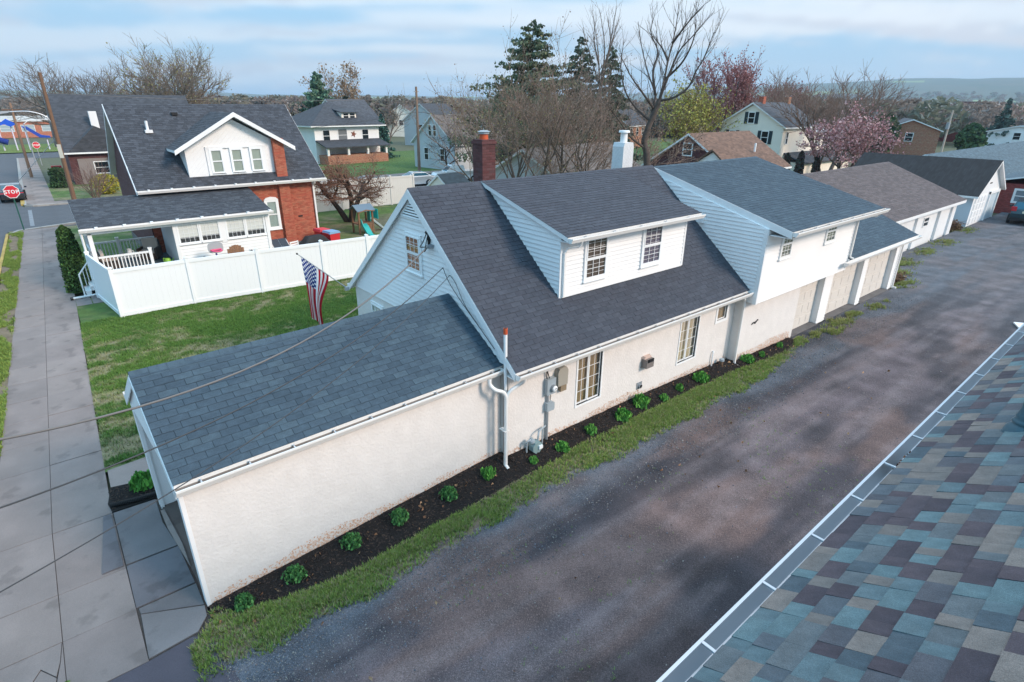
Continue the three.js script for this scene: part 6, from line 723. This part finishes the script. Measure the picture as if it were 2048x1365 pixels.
tree('slender_bare_tree', 'slender leaning bare tree left of the centre pole', 'tree', [50, G, -88], { h: 10.5, trunkR: 0.16, seed: 41, depth: 3, kids: [6, 4, 4], spread: 0.6, lean: [0.15, 0], bark: M.barkGrey, twig: twigGrey, twigR: 0.025 });
conifer('old_spruce', 'tallest dark evergreen with open layered branches', [42.6, G, -40.5], { h: 15.9, r: 9.0, seed: 43, whorls: 40, colors: pal('#5a674c', '#67755a', '#4c5a42', '#7b795a'), blob: 0.3, dens: 20, sparse: 0.1, droop: 0.05, shape: 0.78, bare: 0.15 }); conifer('ragged_spruce', 'ragged dark evergreen in the middle of the clump', [47.2, G, -38], { h: 14.6, r: 4.2, seed: 45, whorls: 36, colors: pal('#55614f', '#5f6c59', '#4a5646'), blob: 0.28, dens: 20, sparse: 0.15, shape: 0.7, bare: 0.15 }); conifer('narrow_spruce', 'narrow dark evergreen beside the tall bare stems', [49.4, G, -35.6], { h: 13.6, r: 4.4, seed: 47, whorls: 38, colors: pal('#53614c', '#5d6b55', '#485540'), blob: 0.26, dens: 26, sparse: 0.12, shape: 0.8, bare: 0.12 });
[[22.6, -20.6, 9.2, 51, 'left of the clump, yellow green tipped'], [24.2, -19.2, 11, 52, 'in front of the tallest evergreen'], [26.3, -17.9, 10.4, 53, 'in the centre of the clump'], [28.2, -16.6, 8.8, 54, 'right in the clump behind the white chimney'], [36, -30, 10.5, 55, 'deep in the clump']].forEach(([x, z, h, s, w]) => tree('thicket_tree', `brown budding tree ${w}`, 'tree', [x, G, z], { h, trunkR: 0.12, fork: 0.4, stems: 2, seed: s, depth: 4, kids: [6, 5, 4, 4], spread: 0.55, bark: M.barkGrey, twig: mat('#8f7768'), ratio: 0.6, twigR: 0.009, group: 'brown trees behind the cottage', leaves: { n: 2000, size: 0.055, colors: s === 51 ? pal('#a09a5a', '#8f7d5c', '#86705a') : pal('#8f7765', '#9a8370', '#7d6656'), stray: 0.5, name: 'buds' } }));
// two trees whose limbs are laid out one by one, with side twigs grown along them
function limbTree(name, label, base, limbs, r0, o) {
  const R = rng(o.seed), t = thing(name, label, 'tree', base), big = [], fine = [];
  const first = limbs[0][0]; big.push(cyl(V(first[0] * 0.6, -0.2, first[2] * 0.6), V(...first), r0 * 1.15, r0, 10, false));
  limbs.forEach((L, k) => {
    const c = new THREE.CatmullRomCurve3(L.map((p) => V(...p))), n = L.length * 4, a = k ? r0 * o.thin : r0, b = k ? o.tip : r0 * 0.62; let p = c.getPoint(0);
    for (let i = 1; i <= n; i++) { const q = c.getPoint(i / n), ra = lerp(a, b, Math.pow((i - 1) / n, 0.8)), rb = lerp(a, b, Math.pow(i / n, 0.8)); big.push(cyl(p, q, ra, rb, 7, false)); if (k && R() < o.dens) { const dir = q.clone().sub(p).normalize(), d2 = dir.add(V((R() - 0.5) * 1.6, R() * 0.5, (R() - 0.5) * 1.6)).normalize(), len = o.len * (0.4 + R()) * (1.1 - 0.5 * i / n), S = limb(fine, q, d2, len, Math.min(rb * 0.6, 0.022), 0.005, 4, 4, R, 0.35, 0.06); for (const w of S.pts.slice(1)) if (R() < 0.75) limb(fine, w, S.dir.clone().add(V((R() - 0.5) * 1.5, R() * 0.4, (R() - 0.5) * 1.5)).normalize(), len * 0.45 * (0.4 + R()), 0.008, 0.004, 3, 3, R, 0.3, 0.05); } p = q; }
  });
  obj('trunk', big, o.bark, t); obj('crown', fine, o.twig, t);
}
limbTree('forked_bare_tree', 'big bare tree with forked trunk close behind the cottage ridge', [26.48, G, -11.96], [[[-0.0,4.75,-0.0],[-0.11,5.74,-0.09],[-0.24,6.19,-0.2],[-0.12,6.98,-0.09],[0.04,7.54,0.04],[0.15,7.97,0.13],[0.25,8.4,0.2]],[[0.25,8.4,0.2],[0.6,9.27,0.11],[0.94,10.33,-0.01],[1.29,11.18,-0.1],[1.62,12.13,-0.22],[1.88,13.18,-0.39]],[[0.25,8.4,0.2],[0.33,9.76,0.66],[0.35,10.66,1.06],[0.61,11.41,1.67],[0.82,12.1,2.23]],[[0.24,8.32,0.19],[0.5,8.46,0.85],[0.8,8.93,1.52],[0.78,9.73,1.93],[0.7,10.21,2.3],[0.59,10.87,2.64],[0.42,11.4,2.93]],[[-0.06,7.2,-0.05],[0.17,7.97,-0.12],[0.37,8.62,-0.21],[0.19,9.59,-0.62],[-0.02,10.86,-1.05],[-0.13,12.2,-1.4]],[[0.37,8.62,-0.21],[0.55,9.82,-0.64],[1.04,10.8,-0.83],[1.04,11.78,-1.41],[1.48,12.61,-1.64]],[[-0.15,5.85,-0.12],[-1.19,6.44,-0.33],[-2.08,7.22,-0.41],[-3.03,8.07,-0.55]],[[-0.08,7.31,-0.06],[-0.36,7.96,-0.88],[-0.53,8.84,-1.6],[-0.45,10.15,-2.11],[-0.04,11.36,-2.36]],[[1.1,10.34,-0.13],[1.27,11.02,-0.77],[1.3,11.65,-1.52]],[[1.29,11.18,-0.1],[1.16,11.92,0.7],[1.15,12.72,1.59]],[[0.72,9.38,0.07],[0.83,10.18,0.98],[0.63,11.13,1.64],[0.12,12.01,2.04]],[[0.01,7.97,0.01],[-1.03,8.71,0.02],[-2.09,9.5,0.01],[-3.04,10.34,0.1]]], 0.21, { seed: 66, thin: 0.36, tip: 0.014, dens: 0.8, len: 1.5, bark: M.bark, twig: mat('#5b4f48') });
limbTree('tall_bare_stems', 'tall thin bare tree with upright stems rising above the evergreens', [38.37, G, -26.31], [[[-0.03,2.58,-0.03],[-0.14,6.16,-0.11],[-0.2,7.88,-0.16],[-0.34,9.21,-0.28]],[[-0.34,9.21,-0.28],[-0.24,11.19,-0.63],[-0.19,12.81,-1.02],[-0.32,15.03,-1.56]],[[-0.29,9.05,-0.23],[-0.2,11.94,0.26],[-0.23,13.92,0.67],[-0.34,15.29,1.01]],[[-0.34,9.38,-0.28],[-0.31,11.87,-1.55],[-0.24,14.05,-2.78]],[[-0.3,9.54,-0.24],[-0.92,12.2,0.54],[-2.11,14.85,0.86]],[[0.0,11.49,0.0],[1.34,14.57,-0.19]],[[-0.31,8.21,-0.26],[-0.4,8.87,0.96],[-0.62,11.06,2.08]],[[-0.25,7.54,-0.21],[-0.03,8.89,-1.32],[0.25,10.78,-2.38]],[[-0.34,10.36,-0.28],[0.51,12.8,-0.22],[0.66,14.57,-0.75]],[[-0.49,11.17,-0.4],[-1.26,13.01,-0.39],[-1.56,14.32,0.01]]], 0.17, { seed: 57, thin: 0.45, tip: 0.016, dens: 0.9, len: 1.7, bark: M.barkGrey, twig: twigGrey });
tree('red_maple', 'red budding maple left behind the cream house', 'tree', [95, G, -49], { h: 16, trunkR: 0.4, fork: 0.2, stems: 3, spread: 0.45, seed: 65, depth: 4, kids: [6, 5, 5, 4], up: 0.1, bark: M.barkGrey, twig: twigRed, ratio: 0.58, twigR: 0.028, group: 'red maples behind the cream house', leaves: { n: 4200, size: 0.2, colors: pal('#a5706e', '#94605f', '#b58581'), stray: 0.6, name: 'blossom' } }); tree('red_maple', 'lower red budding maple behind the cream house chimneys', 'tree', [104, G, -46.5], { h: 12.5, trunkR: 0.3, fork: 0.2, stems: 2, spread: 0.55, seed: 67, depth: 4, kids: [6, 5, 5, 4], bark: M.barkGrey, twig: twigRed, twigR: 0.028, group: 'red maples behind the cream house', leaves: { n: 3400, size: 0.2, colors: pal('#a06a69', '#8a5a5a', '#ad7b78'), stray: 0.8, name: 'blossom' } });
tree('yellow_green_tree', 'tree with fresh yellow green leaves beside the tan roofed bungalow', 'tree', [59.8, G, -33], { h: 10, trunkR: 0.2, fork: 0.15, stems: 2, spread: 0.5, seed: 69, depth: 4, kids: [6, 5, 5, 4], bark: M.barkGrey, twig: twigBrown, twigR: 0.018, leaves: { n: 4500, size: 0.16, colors: pal('#a8a24a', '#b8b058', '#938f48'), stray: 0.7 } });
[[69, -20, 11.8, 73, 'right of the cream house roof'], [84, -34, 12, 75, 'behind the cream house wing'], [92, -36, 12.5, 76, 'far behind the cream house wing'], [88, -26, 11, 77, 'over the tan brick block']].forEach(([x, z, h, s, w]) => tree('bare_tree', `bare brown tree ${w}`, 'tree', [x, G, z], { h, trunkR: 0.26, seed: s, depth: 4, kids: [6, 5, 5, 4], spread: 0.55, fork: 0.25, stems: 2, bark: M.barkGrey, twig: mat('#7f6a5f'), ratio: 0.6, twigR: 0.02, group: 'bare trees round the cream house' }));
tree('blossom_tree', 'pink blossoming tree in front of the cream house wing', 'tree', [62, G, -15.2], { h: 7.6, trunkR: 0.2, fork: 0.25, stems: 2, spread: 0.75, seed: 79, depth: 4, kids: [5, 5, 5, 4], bark: M.barkGrey, twig: mat('#6f5a52'), ratio: 0.66, twigR: 0.016, leaves: { n: 5200, size: 0.13, colors: pal('#c79a9c', '#b98688', '#d3aeab', '#a8787a'), stray: 0.4, name: 'blossom' } });
[[60.5, -20.5, 3.6, 0.7, 'left of the cream porch'], [61.6, -19.6, 3.8, 0.7, 'before the cream porch'], [63.2, -18.6, 3.4, 0.6, 'at the foot of the blossom tree']].forEach(([x, z, hh, r, w], i) => bush('conical_shrub', `tall dark brown green shrub ${w}`, 'shrub', [x, G, z], { rx: r, ry: hh / 2, rz: r, n: 1500, size: 0.16, cone: 0.7, colors: pal('#41483a', '#5b4540', '#4d3f3a'), seed: 95 + i, group: 'shrubs before the cream house' }));
conifer('tall_spruce', 'tall spruce standing over the town houses', [161, G, -24.5], { h: 9.5, r: 3.4, seed: 81, colors: pal('#4a5a52', '#55655a', '#414f48'), blob: 0.6, dens: 6, sparse: 0.1 }); bush('round_evergreen', 'round evergreen tree before the tan brick block', 'tree', [122, G, -33.5], { rx: 2.6, ry: 3.4, rz: 2.6, n: 1800, size: 0.5, colors: pal('#3a5230', '#48633a', '#32472a'), seed: 99 }); bush('round_evergreen', 'round evergreen tree at the end of the tan brick block', 'tree', [132, G, -22.5], { rx: 2.2, ry: 2.6, rz: 2.2, n: 1500, size: 0.5, colors: pal('#3a5230', '#48633a', '#32472a'), seed: 98 });
bush('globe_evergreen', 'rounded clipped evergreen beside the far pavement', 'shrub', [1.35, G, -66.5], { rx: 1.0, ry: 1.0, rz: 1.0, n: 2400, size: 0.12, cone: 0.45, colors: pal('#2f4a28', '#3b5a30', '#274020'), seed: 101, hollow: 0.35 }); bush('yellow_shrub', 'yellow green shrub beside the far brick house', 'shrub', [4.6, G, -58.5], { rx: 1.3, ry: 0.9, rz: 1.1, n: 1500, size: 0.12, colors: pal('#a39a2e', '#8a8a30', '#b5a53c'), seed: 103 });
tree('multi_stem_shrub', 'leafless many stemmed shrub beside the big utility pole', 'shrub', [3.4, G, -55.5], { h: 3.6, trunkR: 0.03, fork: 0.15, stems: 12, spread: 0.5, seed: 105, depth: 2, kids: [5, 4, 3], bark: twigBrown, twig: mat('#7c655c'), twigR: 0.01, crownOnly: 1 });
conifer('far_cedar', 'lone dark cedar on the skyline past the brick house', [58, G, -190], { h: 9.5, r: 2.2, seed: 107, blob: 0.9, dens: 5 });
{ const b = thing('brush_pile', 'heap of brown cut brush at the end of the garage row', 'brush pile', [31.6, G, -0.2]), R = rng(88), g = []; for (let i = 0; i < 140; i++) { const a = R() * 6.3, y = R() * 0.4; g.push(cyl(V((R() - 0.5) * 1.5, y, (R() - 0.5) * 0.8), V((R() - 0.5) * 1.5 + Math.cos(a) * 0.4, y + (R() - 0.3) * 0.3, (R() - 0.5) * 0.8 + Math.sin(a) * 0.4), 0.012, 0.006, 4, false)); } obj('twigs', g, mat('#6e5240'), b); obj('dead_leaves', leafCloud(Array.from({ length: 700 }, () => V((R() - 0.5) * 1.6, R() * 0.4 * R(), (R() - 0.5) * 0.9)), 0.08, R, { colors: pal('#7a5a42', '#8f7355', '#5c4434') }), needleMat, b).userData.kind = 'stuff'; copy(b, 'heap of dry leaves and stones against the pale blue wall', [50, G, -2.6], 0.4, 1.2); }
// woods that close the view, hills
{
  const R = rng(500), crown = leafCloud(Array.from({ length: 320 }, () => { const y = R() * 2 - 1, a = R() * 6.28, f = Math.sqrt(1 - y * y) * Math.pow(R(), 0.4); return V(Math.cos(a) * f * 0.55, 0.62 + y * 0.4, Math.sin(a) * f * 0.55); }), 0.05, R, { tall: 3 }), n = 9000, im = new THREE.InstancedMesh(crown, new THREE.MeshPhysicalMaterial({ color: 0xffffff, roughness: 1, transmission: 0.5, thickness: 0, side: THREE.DoubleSide }), n), o = new THREE.Object3D(), cc = pal('#857970', '#7c7168', '#8b7f75', '#787463', '#747663', '#8a7a72', '#7f7868'); let k = 0;
  while (k < n) { const a = lerp(-0.16, 1.5, R()), d = 170 + 1900 * Math.pow(R(), 1.6), x = -0.5 + Math.sin(a) * d, z = 9 - Math.cos(a) * d; if (a > 1.25 && d < 420 && R() < 0.85) continue; if (a < 0.1 && d < 260) continue; o.position.set(x, G - 0.3 + hillY(x, z), z); o.rotation.y = R() * 6; const s = 5.5 + 4.5 * R(); o.scale.set(s * 1.15, s, s * 1.15); o.updateMatrix(); im.setMatrixAt(k, o.matrix); im.setColorAt(k, cc[Math.floor(R() * cc.length)]); k++; }
  im.name = 'distant_woods'; scene.add(stuff(im, 'leafless woods and tree lines closing the view'));
}
function hillY(x, z) { const d = Math.hypot(x, z), a = Math.atan2(x, -z), rise = step(900, 3400, d), r = step(0.75, 1.25, a); return rise * (28 + 24 * fbm(a * 5 + 2, d * 0.0006, 4, 7) + r * 72 + 16 * fbm(a * 16, d * 0.001, 3, 9)) * (0.6 + 0.4 * step(1500, 3300, d)); }
{
  const na = 220, nd = 40, pos = [], cl = [], cA = col('#46584a'), cB = col('#5f5f52'), cF = col('#7d8f62'); for (let i = 0; i < na; i++) for (let j = 0; j < nd; j++) { const P = (p, q) => { const a = lerp(-0.7, 1.9, p / na), d = lerp(800, 5200, Math.pow(q / nd, 1.3)), x = Math.sin(a) * d, z = -Math.cos(a) * d; return [x, G - 1 + hillY(x, z) * (d > 3600 ? 1 - 0.25 * (d - 3600) / 1600 : 1), z]; }; const A = P(i, j), B = P(i + 1, j), C2 = P(i + 1, j + 1), D = P(i, j + 1); pos.push(...A, ...B, ...C2, ...A, ...C2, ...D); const f = fbm(A[0] * 0.0035, A[2] * 0.0035, 3, 12), c = mixc(mixc(cA, cB, fbm(A[0] * 0.01, A[2] * 0.01, 3, 5)), cF, step(0.66, 0.72, f)); for (let q = 0; q < 6; q++) cl.push(c.r, c.g, c.b); }
  const g = flat(pos); g.setAttribute('color', new THREE.Float32BufferAttribute(cl, 3)); struct('hills', g, new THREE.MeshStandardMaterial({ vertexColors: true, roughness: 1, side: THREE.DoubleSide }), 'wooded hills on the skyline');
}
// ---------------------------------------------------------------- poles, wires, signs
{
  const p = thing('utility_pole', 'leaning brown utility pole with curved street lamp arm at the far corner', 'utility pole', [1.7, G, -54.3]); obj('pole', cyl(V(0, -0.3, 0), V(0.12, 10.3, 0), 0.19, 0.12, 12), M.poleWood, p); obj('lamp_arm', tube([V(0.05, 6.2, 0), V(-0.25, 6.95, 0), V(-1.2, 7.35, 0), V(-2.6, 7.35, 0)], 0.045, 8, 24), M.silver, p); obj('lamp_head', [prism([[-2.5, 7.42], [-3.2, 7.38], [-3.3, 7.25], [-3.1, 7.2], [-2.6, 7.28]], 'z', -0.13, 0.13)], M.silver, p); obj('transformer_bracket', [box(-0.25, 0.3, 9.5, 9.6, -0.06, 0.06), cyl(V(0.2, 9.6, 0), V(0.2, 9.75, 0), 0.05, 0.05, 8)], M.galv, p); obj('notice_plate', box(-0.14, 0.14, 3.7, 4.8, 0.15, 0.19), mat('#b9b9ae'), p);
  const q = thing('utility_pole', 'plain weathered utility pole standing further down the street', 'utility pole', [-0.75, G, -79]); obj('pole', cyl(V(0, -0.2, 0), V(0.1, 8.0, 0), 0.17, 0.12, 10), mat('#a0826c', { map: T.wood }), q); obj('crossarm', box(-0.8, 1.0, 7.2, 7.32, -0.06, 0.06), M.poleWood, q);
  const l = thing('lamp_post', 'thin metal lamp post at the far road', 'lamp post', [0.15, G, -96.4]); obj('post', cyl(V(0, 0, 0), V(-0.05, 5.4, 0), 0.1, 0.06, 8), M.galv, l); obj('bracket', tube([V(-0.05, 5.3, 0), V(0.6, 5.75, 0), V(3.2, 5.9, 0)], 0.05, 6, 12), M.white, l); obj('lamp', box(3.1, 3.7, 5.8, 5.95, -0.15, 0.15), M.white, l);
  const c = thing('utility_pole', 'tall bare wooden utility pole in front of the pale blue house', 'utility pole', [37.2, G, -55.6]); obj('pole', cyl(V(0, -0.2, 0), V(0.2, 10.0, 0), 0.2, 0.13, 12), mat('#9b806c', { map: T.wood }), c); obj('insulator', box(-0.1, 0.5, 9.4, 9.5, -0.05, 0.05), M.galv, c);
  const d = thing('utility_pole', 'distant pale pole with transformer above the town roofs', 'utility pole', [114, G, -21.5]); obj('pole', cyl(V(0, 0, 0), V(0, 7.6, 0), 0.16, 0.12, 8), mat('#b5a79a'), d); obj('transformer', cyl(V(-0.4, 4.8, 0), V(-0.4, 5.8, 0), 0.28, 0.28, 10), M.galv, d);
  const w = (n, l2, a, b, sag, r, m = M.cable) => { const t = thing(n, l2, 'cable'), pts = []; for (let i = 0; i <= 16; i++) { const f = i / 16, q2 = a.clone().lerp(b, f); q2.y -= sag * 4 * f * (1 - f); pts.push(q2); } obj('cable', tube(pts, r, 6, 40), m, t); return t; };
  // service drops from the street to the cottage gable
  const A1 = V(6.55, 4.66, -2.95);
  w('service_cable', 'thick grey twisted service cable from the street to the gable window', V(-8.5, 8.25, 3.5), A1, 2.5, 0.017, M.cableGrey); w('service_cable', 'dark telephone cable crossing the garage roof to the gable hook', V(-8.5, 6.5, 4.5), V(6.6, 4.24, -2.38), 1.8, 0.011); w('service_cable', 'thin black cable passing over the gutter end to the gable', V(-8.5, 5.5, 6.6), V(6.6, 4.12, -2.08), 1.35, 0.008);
  w('overhead_wire', 'overhead wire from the lamp pole to the centre pole', V(1.8, 8.6, -54.3), V(37.3, 8.6, -55.6), 0.5, 0.022, M.cableGrey); w('overhead_wire', 'overhead wire running right from the centre pole', V(37.3, 8.6, -55.6), V(96, 8.2, -62), 1.4, 0.022, M.cableGrey); w('overhead_wire', 'lower overhead wire running right from the centre pole', V(37.3, 7.0, -55.6), V(96, 6.4, -62), 1.2, 0.03, M.cable); w('overhead_wire', 'lower overhead wire from the lamp pole to the centre pole', V(1.75, 5.2, -54.3), V(37.3, 7.0, -55.6), 0.9, 0.025, M.cable); w('guy_wire', 'pale slanting guy wire below the lamp arm', V(1.68, 5.1, -54.3), V(-3.0, G - 0.1, -64), 0.0, 0.025, M.silver); w('overhead_wire', 'wire from the lamp pole to the pole down the street', V(1.75, 7.8, -54.3), V(-0.65, 7.2, -79), 0.2, 0.025, M.cable);
  const sp = thing('utility_pole', 'wooden pole at the street that carries the service cables', 'utility pole', [-8.5, G, 4.4]); obj('pole', cyl(V(0, -0.2, 0), V(0, 9.0, 0), 0.17, 0.12, 12), M.poleWood, sp); obj('cable_bracket', box(-0.06, 0.06, 5.6, 5.75, -0.9, 2.2), M.galv, sp);
  // fittings at the gable
  const sv = thing('weatherhead', 'black weatherhead with looping cables on the gable siding', 'cable fitting', [6.66, 0, 0]); obj('head', [ball(-0.04, 4.98, -3.06, 0.06, 0.05, 0.08, 10), box(-0.04, 0.05, 4.6, 4.95, -3.08, -3.04)], M.black, sv); obj('loops', [tube([V(-0.06, 4.95, -3.08), V(-0.1, 4.72, -3.2), V(-0.12, 4.58, -3.32), V(-0.1, 4.62, -3.1), V(-0.11, 4.66, -2.96)], 0.012, 6, 24), tube([V(-0.05, 4.95, -3.02), V(-0.1, 4.6, -3.1), V(-0.08, 4.48, -3.18), V(-0.11, 4.66, -2.96)], 0.012, 6, 24)], M.black, sv); obj('insulator', box(-0.14, 0.05, 4.62, 4.7, -2.99, -2.9), M.galv, sv); obj('drip_cables', [tube([V(-0.06, 4.24, -2.38), V(-0.04, 3.95, -2.2), V(-0.03, 3.6, -1.75), V(-0.03, 3.05, -0.85), V(-0.02, 2.75, -0.4)], 0.009, 5, 24), tube([V(-0.06, 4.12, -2.08), V(-0.05, 4.0, -1.9), V(-0.04, 3.5, -1.5), V(-0.03, 3.15, -1.0)], 0.008, 5, 20)], M.cable, sv);
  // signs
  const font = await new FontLoader().loadAsync('fonts/droid/droid_sans_bold.typeface.json');
  const stop = (l2, pos, turn, s, post) => { const t = thing('stop_sign', l2, 'sign', pos, turn), oct = (r) => Array.from({ length: 8 }, (_, i) => { const a = (i + 0.5) / 8 * 6.2832; return [Math.cos(a) * r, 2.55 + Math.sin(a) * r]; }); obj('post', [box(-0.035, 0.035, -0.2, 2.9, -0.06, -0.01)], post, t); const b = obj('panel', prism(oct(0.445 * s), 'z', 0, 0.012), M.white, t); obj('red_face', prism(oct(0.405 * s), 'z', 0.012, 0.016), mat('#d02433', { roughness: 0.5 }), b); const g = new TextGeometry('STOP', { font, size: 0.235 * s, depth: 0.004, curveSegments: 4 }); g.computeBoundingBox(); const bb = g.boundingBox; g.translate(-(bb.min.x + bb.max.x) / 2, 2.55 - (bb.min.y + bb.max.y) / 2, 0.017); g.scale(1, 1, 1); obj('lettering', g, M.white, b); return t; };
  stop('red stop sign on a dark green post at the near corner', [-1.95, G, -42.1], -0.12, 1.0, mat('#23564a')); stop('small distant stop sign at the far road', [0.75, G, -97], 0.1, 1.05, M.galv);
  const rb = thing('red_newspaper_box', 'red box beside the far clipped evergreen', 'box', [1.6, G, -72]); obj('cabinet', box(-0.45, 0.45, 0.9, 1.7, -0.3, 0.3), M.red, rb); obj('stand', box(-0.3, 0.3, 0, 0.9, -0.2, 0.2), M.black, rb);
}
// ---------------------------------------------------------------- vehicles
function carShape(name, label, category, pos, turn, o) {
  const { L = 4.6, W = 1.8, paint, suv = false, pickup = false } = o, t = thing(name, label, category, pos, turn), w = W / 2, P = o.profile, C2 = o.cabin;
  const loft = (pts, wf) => { const pos2 = [], n = pts.length, ring = (s) => pts.map(([x, y], i) => [x, y, s * wf(x, y)]); const A = ring(-1), B = ring(1), tri = THREE.ShapeUtils.triangulateShape(pts.map((p) => new THREE.Vector2(...p)), []); for (const [i, j, k] of tri) { pos2.push(...B[i], ...B[j], ...B[k], ...A[i], ...A[k], ...A[j]); } for (let i = 0; i < n; i++) { const j = (i + 1) % n; pos2.push(...A[i], ...A[j], ...B[j], ...A[i], ...B[j], ...B[i]); } return flat(pos2); };
  const bodyMat = new THREE.MeshPhysicalMaterial({ color: col(paint), roughness: 0.35, clearcoat: 1, clearcoatRoughness: 0.06, metalness: 0.2, side: THREE.DoubleSide });
  obj('body', loft(P, (x, y) => w * (y > 0.75 ? 0.95 : y < 0.35 ? 0.93 : 1) * (Math.abs(x) > L * 0.46 ? 0.9 : 1)), bodyMat, t); obj('cabin', loft(C2, (x, y) => w * lerp(0.93, 0.74, clamp((y - 0.85) / 0.6))), bodyMat, t);
  const c = C2, q = (a, b, k) => [lerp(a[0], b[0], k), lerp(a[1], b[1], k)], zw = (y) => w * lerp(0.93, 0.74, clamp((y - 0.85) / 0.6)) + 0.006; const gl = mat('#39606e', { roughness: 0.06, metalness: 0.3 });
  const pan = (a, b, out) => { const p = q(a, b, 0.1), r = q(a, b, 0.9); return quad([p[0] + out, p[1] + 0.006, -zw(p[1]) * 0.86], [p[0] + out, p[1] + 0.006, zw(p[1]) * 0.86], [r[0] + out, r[1] + 0.006, zw(r[1]) * 0.86], [r[0] + out, r[1] + 0.006, -zw(r[1]) * 0.86]); };
  obj('rear_window', pan(c[0], c[1], -0.012), gl, t); obj('windscreen', pan(c[3], c[2], 0.012), gl, t); for (const s of [-1, 1]) { const A = q(c[0], c[1], 0.2), B = q(c[0], c[1], 0.85), D = q(c[3], c[2], 0.85), E = q(c[3], c[2], 0.2); obj('side_window', quad([A[0] + 0.12, A[1], s * zw(A[1])], [E[0] - 0.12, E[1], s * zw(E[1])], [D[0] - 0.08, D[1], s * zw(D[1])], [B[0] + 0.08, B[1], s * zw(B[1])]), gl, t); obj('tail_light', box(-L / 2 + 0.0, -L / 2 + 0.1, o.ly ?? 0.72, (o.ly ?? 0.72) + (suv ? 0.32 : 0.14), s * w * 0.9 - (s > 0 ? 0.32 : 0), s * w * 0.9 + (s > 0 ? 0 : 0.32)), mat('#b32a35', { roughness: 0.25 }), t); obj('headlight', box(L / 2 - 0.14, L / 2 - 0.02, 0.62, 0.74, s * w * 0.85 - (s > 0 ? 0.3 : 0), s * w * 0.85 + (s > 0 ? 0 : 0.3)), mat('#d9dde0', { roughness: 0.2 }), t); obj('mirror', box(c[3][0] - 0.35, c[3][0] - 0.2, 0.92, 1.06, s * (w + 0.02), s * (w + 0.2)), bodyMat, t); for (const x of [-L * 0.3, L * 0.31]) { const wh = obj('wheel', cyl(V(x, 0.33, s * (w - 0.2)), V(x, 0.33, s * (w + 0.01)), 0.34, 0.34, 22), M.rubber, t); obj('rim', cyl(V(x, 0.33, s * (w + 0.008)), V(x, 0.33, s * (w + 0.018)), 0.21, 0.19, 14), M.silver, wh); } }
  obj('number_plate', box(-L / 2 - 0.02, -L / 2 + 0.1, o.py ?? 0.78, (o.py ?? 0.78) + 0.13, -0.17, 0.17), mat('#d8d2b8'), t); obj('bumper', box(-L / 2 - 0.05, -L / 2 + 0.12, 0.32, 0.5, -w * 0.88, w * 0.88), o.bumper ?? M.black, t); return t;
}
const sedan = [[-2.3, 0.35], [-2.32, 0.75], [-2.2, 0.98], [-1.5, 1.02], [1.0, 0.98], [2.1, 0.82], [2.3, 0.6], [2.28, 0.3], [1.8, 0.24], [-1.9, 0.24]], sedanCab = [[-1.75, 1.0], [-1.05, 1.42], [0.3, 1.44], [1.15, 0.98]], suvP = [[-2.25, 0.4], [-2.28, 0.8], [-2.2, 1.08], [-1.5, 1.12], [1.1, 1.08], [2.1, 0.95], [2.28, 0.7], [2.25, 0.35], [1.8, 0.28], [-1.9, 0.28]], suvC = [[-2.18, 1.08], [-1.75, 1.62], [0.35, 1.66], [1.15, 1.08]];
{
  const a = carShape('parked_car', 'dark car seen from behind on the side street past the crossing', 'car', [-2.4, G - 0.13, -60.3], Math.PI / 2, { paint: '#1c2530', profile: sedan, cabin: sedanCab, py: 0.62, ly: 0.72 }); a.scale.setScalar(1.0); obj('trunk_plate_panel', box(-2.335, -2.3, 0.74, 0.92, -0.45, 0.45), mat('#1f9a86', { roughness: 0.4 }), a).name = 'green_plate_surround';  // flat green panel round the number plate
  carShape('parked_suv', 'dark blue green hatchback parked at the alley end beside the brick building', 'car', [57.6, G, 0.1], 0.12, { L: 4.56, W: 1.9, paint: '#16323a', profile: suvP, cabin: suvC, suv: true, ly: 0.98, py: 0.86 });
  const pk = carShape('pickup_truck', 'white pickup truck parked on the cross street behind the shed', 'truck', [37.2, G - 0.13, -47.2], 2.9, { L: 5.6, W: 1.95, paint: '#e6e9ea', profile: [[-2.8, 0.45], [-2.82, 0.95], [-2.7, 1.2], [-0.6, 1.2], [1.2, 1.15], [2.6, 1.05], [2.8, 0.8], [2.78, 0.4], [2.2, 0.35], [-2.3, 0.35]], cabin: [[-0.75, 1.18], [-0.6, 1.82], [0.8, 1.85], [1.55, 1.14]], suv: true, bumper: M.silver });
  carShape('parked_car', 'silver car parked on the cross street behind the crooked tree', 'car', [31.5, G - 0.13, -47.0], 2.95, { paint: '#b9c0c6', profile: sedan, cabin: sedanCab }); carShape('parked_car', 'red tailed dark car on the cross street behind the crooked tree', 'car', [26.5, G - 0.13, -46.6], -0.05, { paint: '#39424c', profile: sedan, cabin: sedanCab });
}
renderer.render(scene, camera);
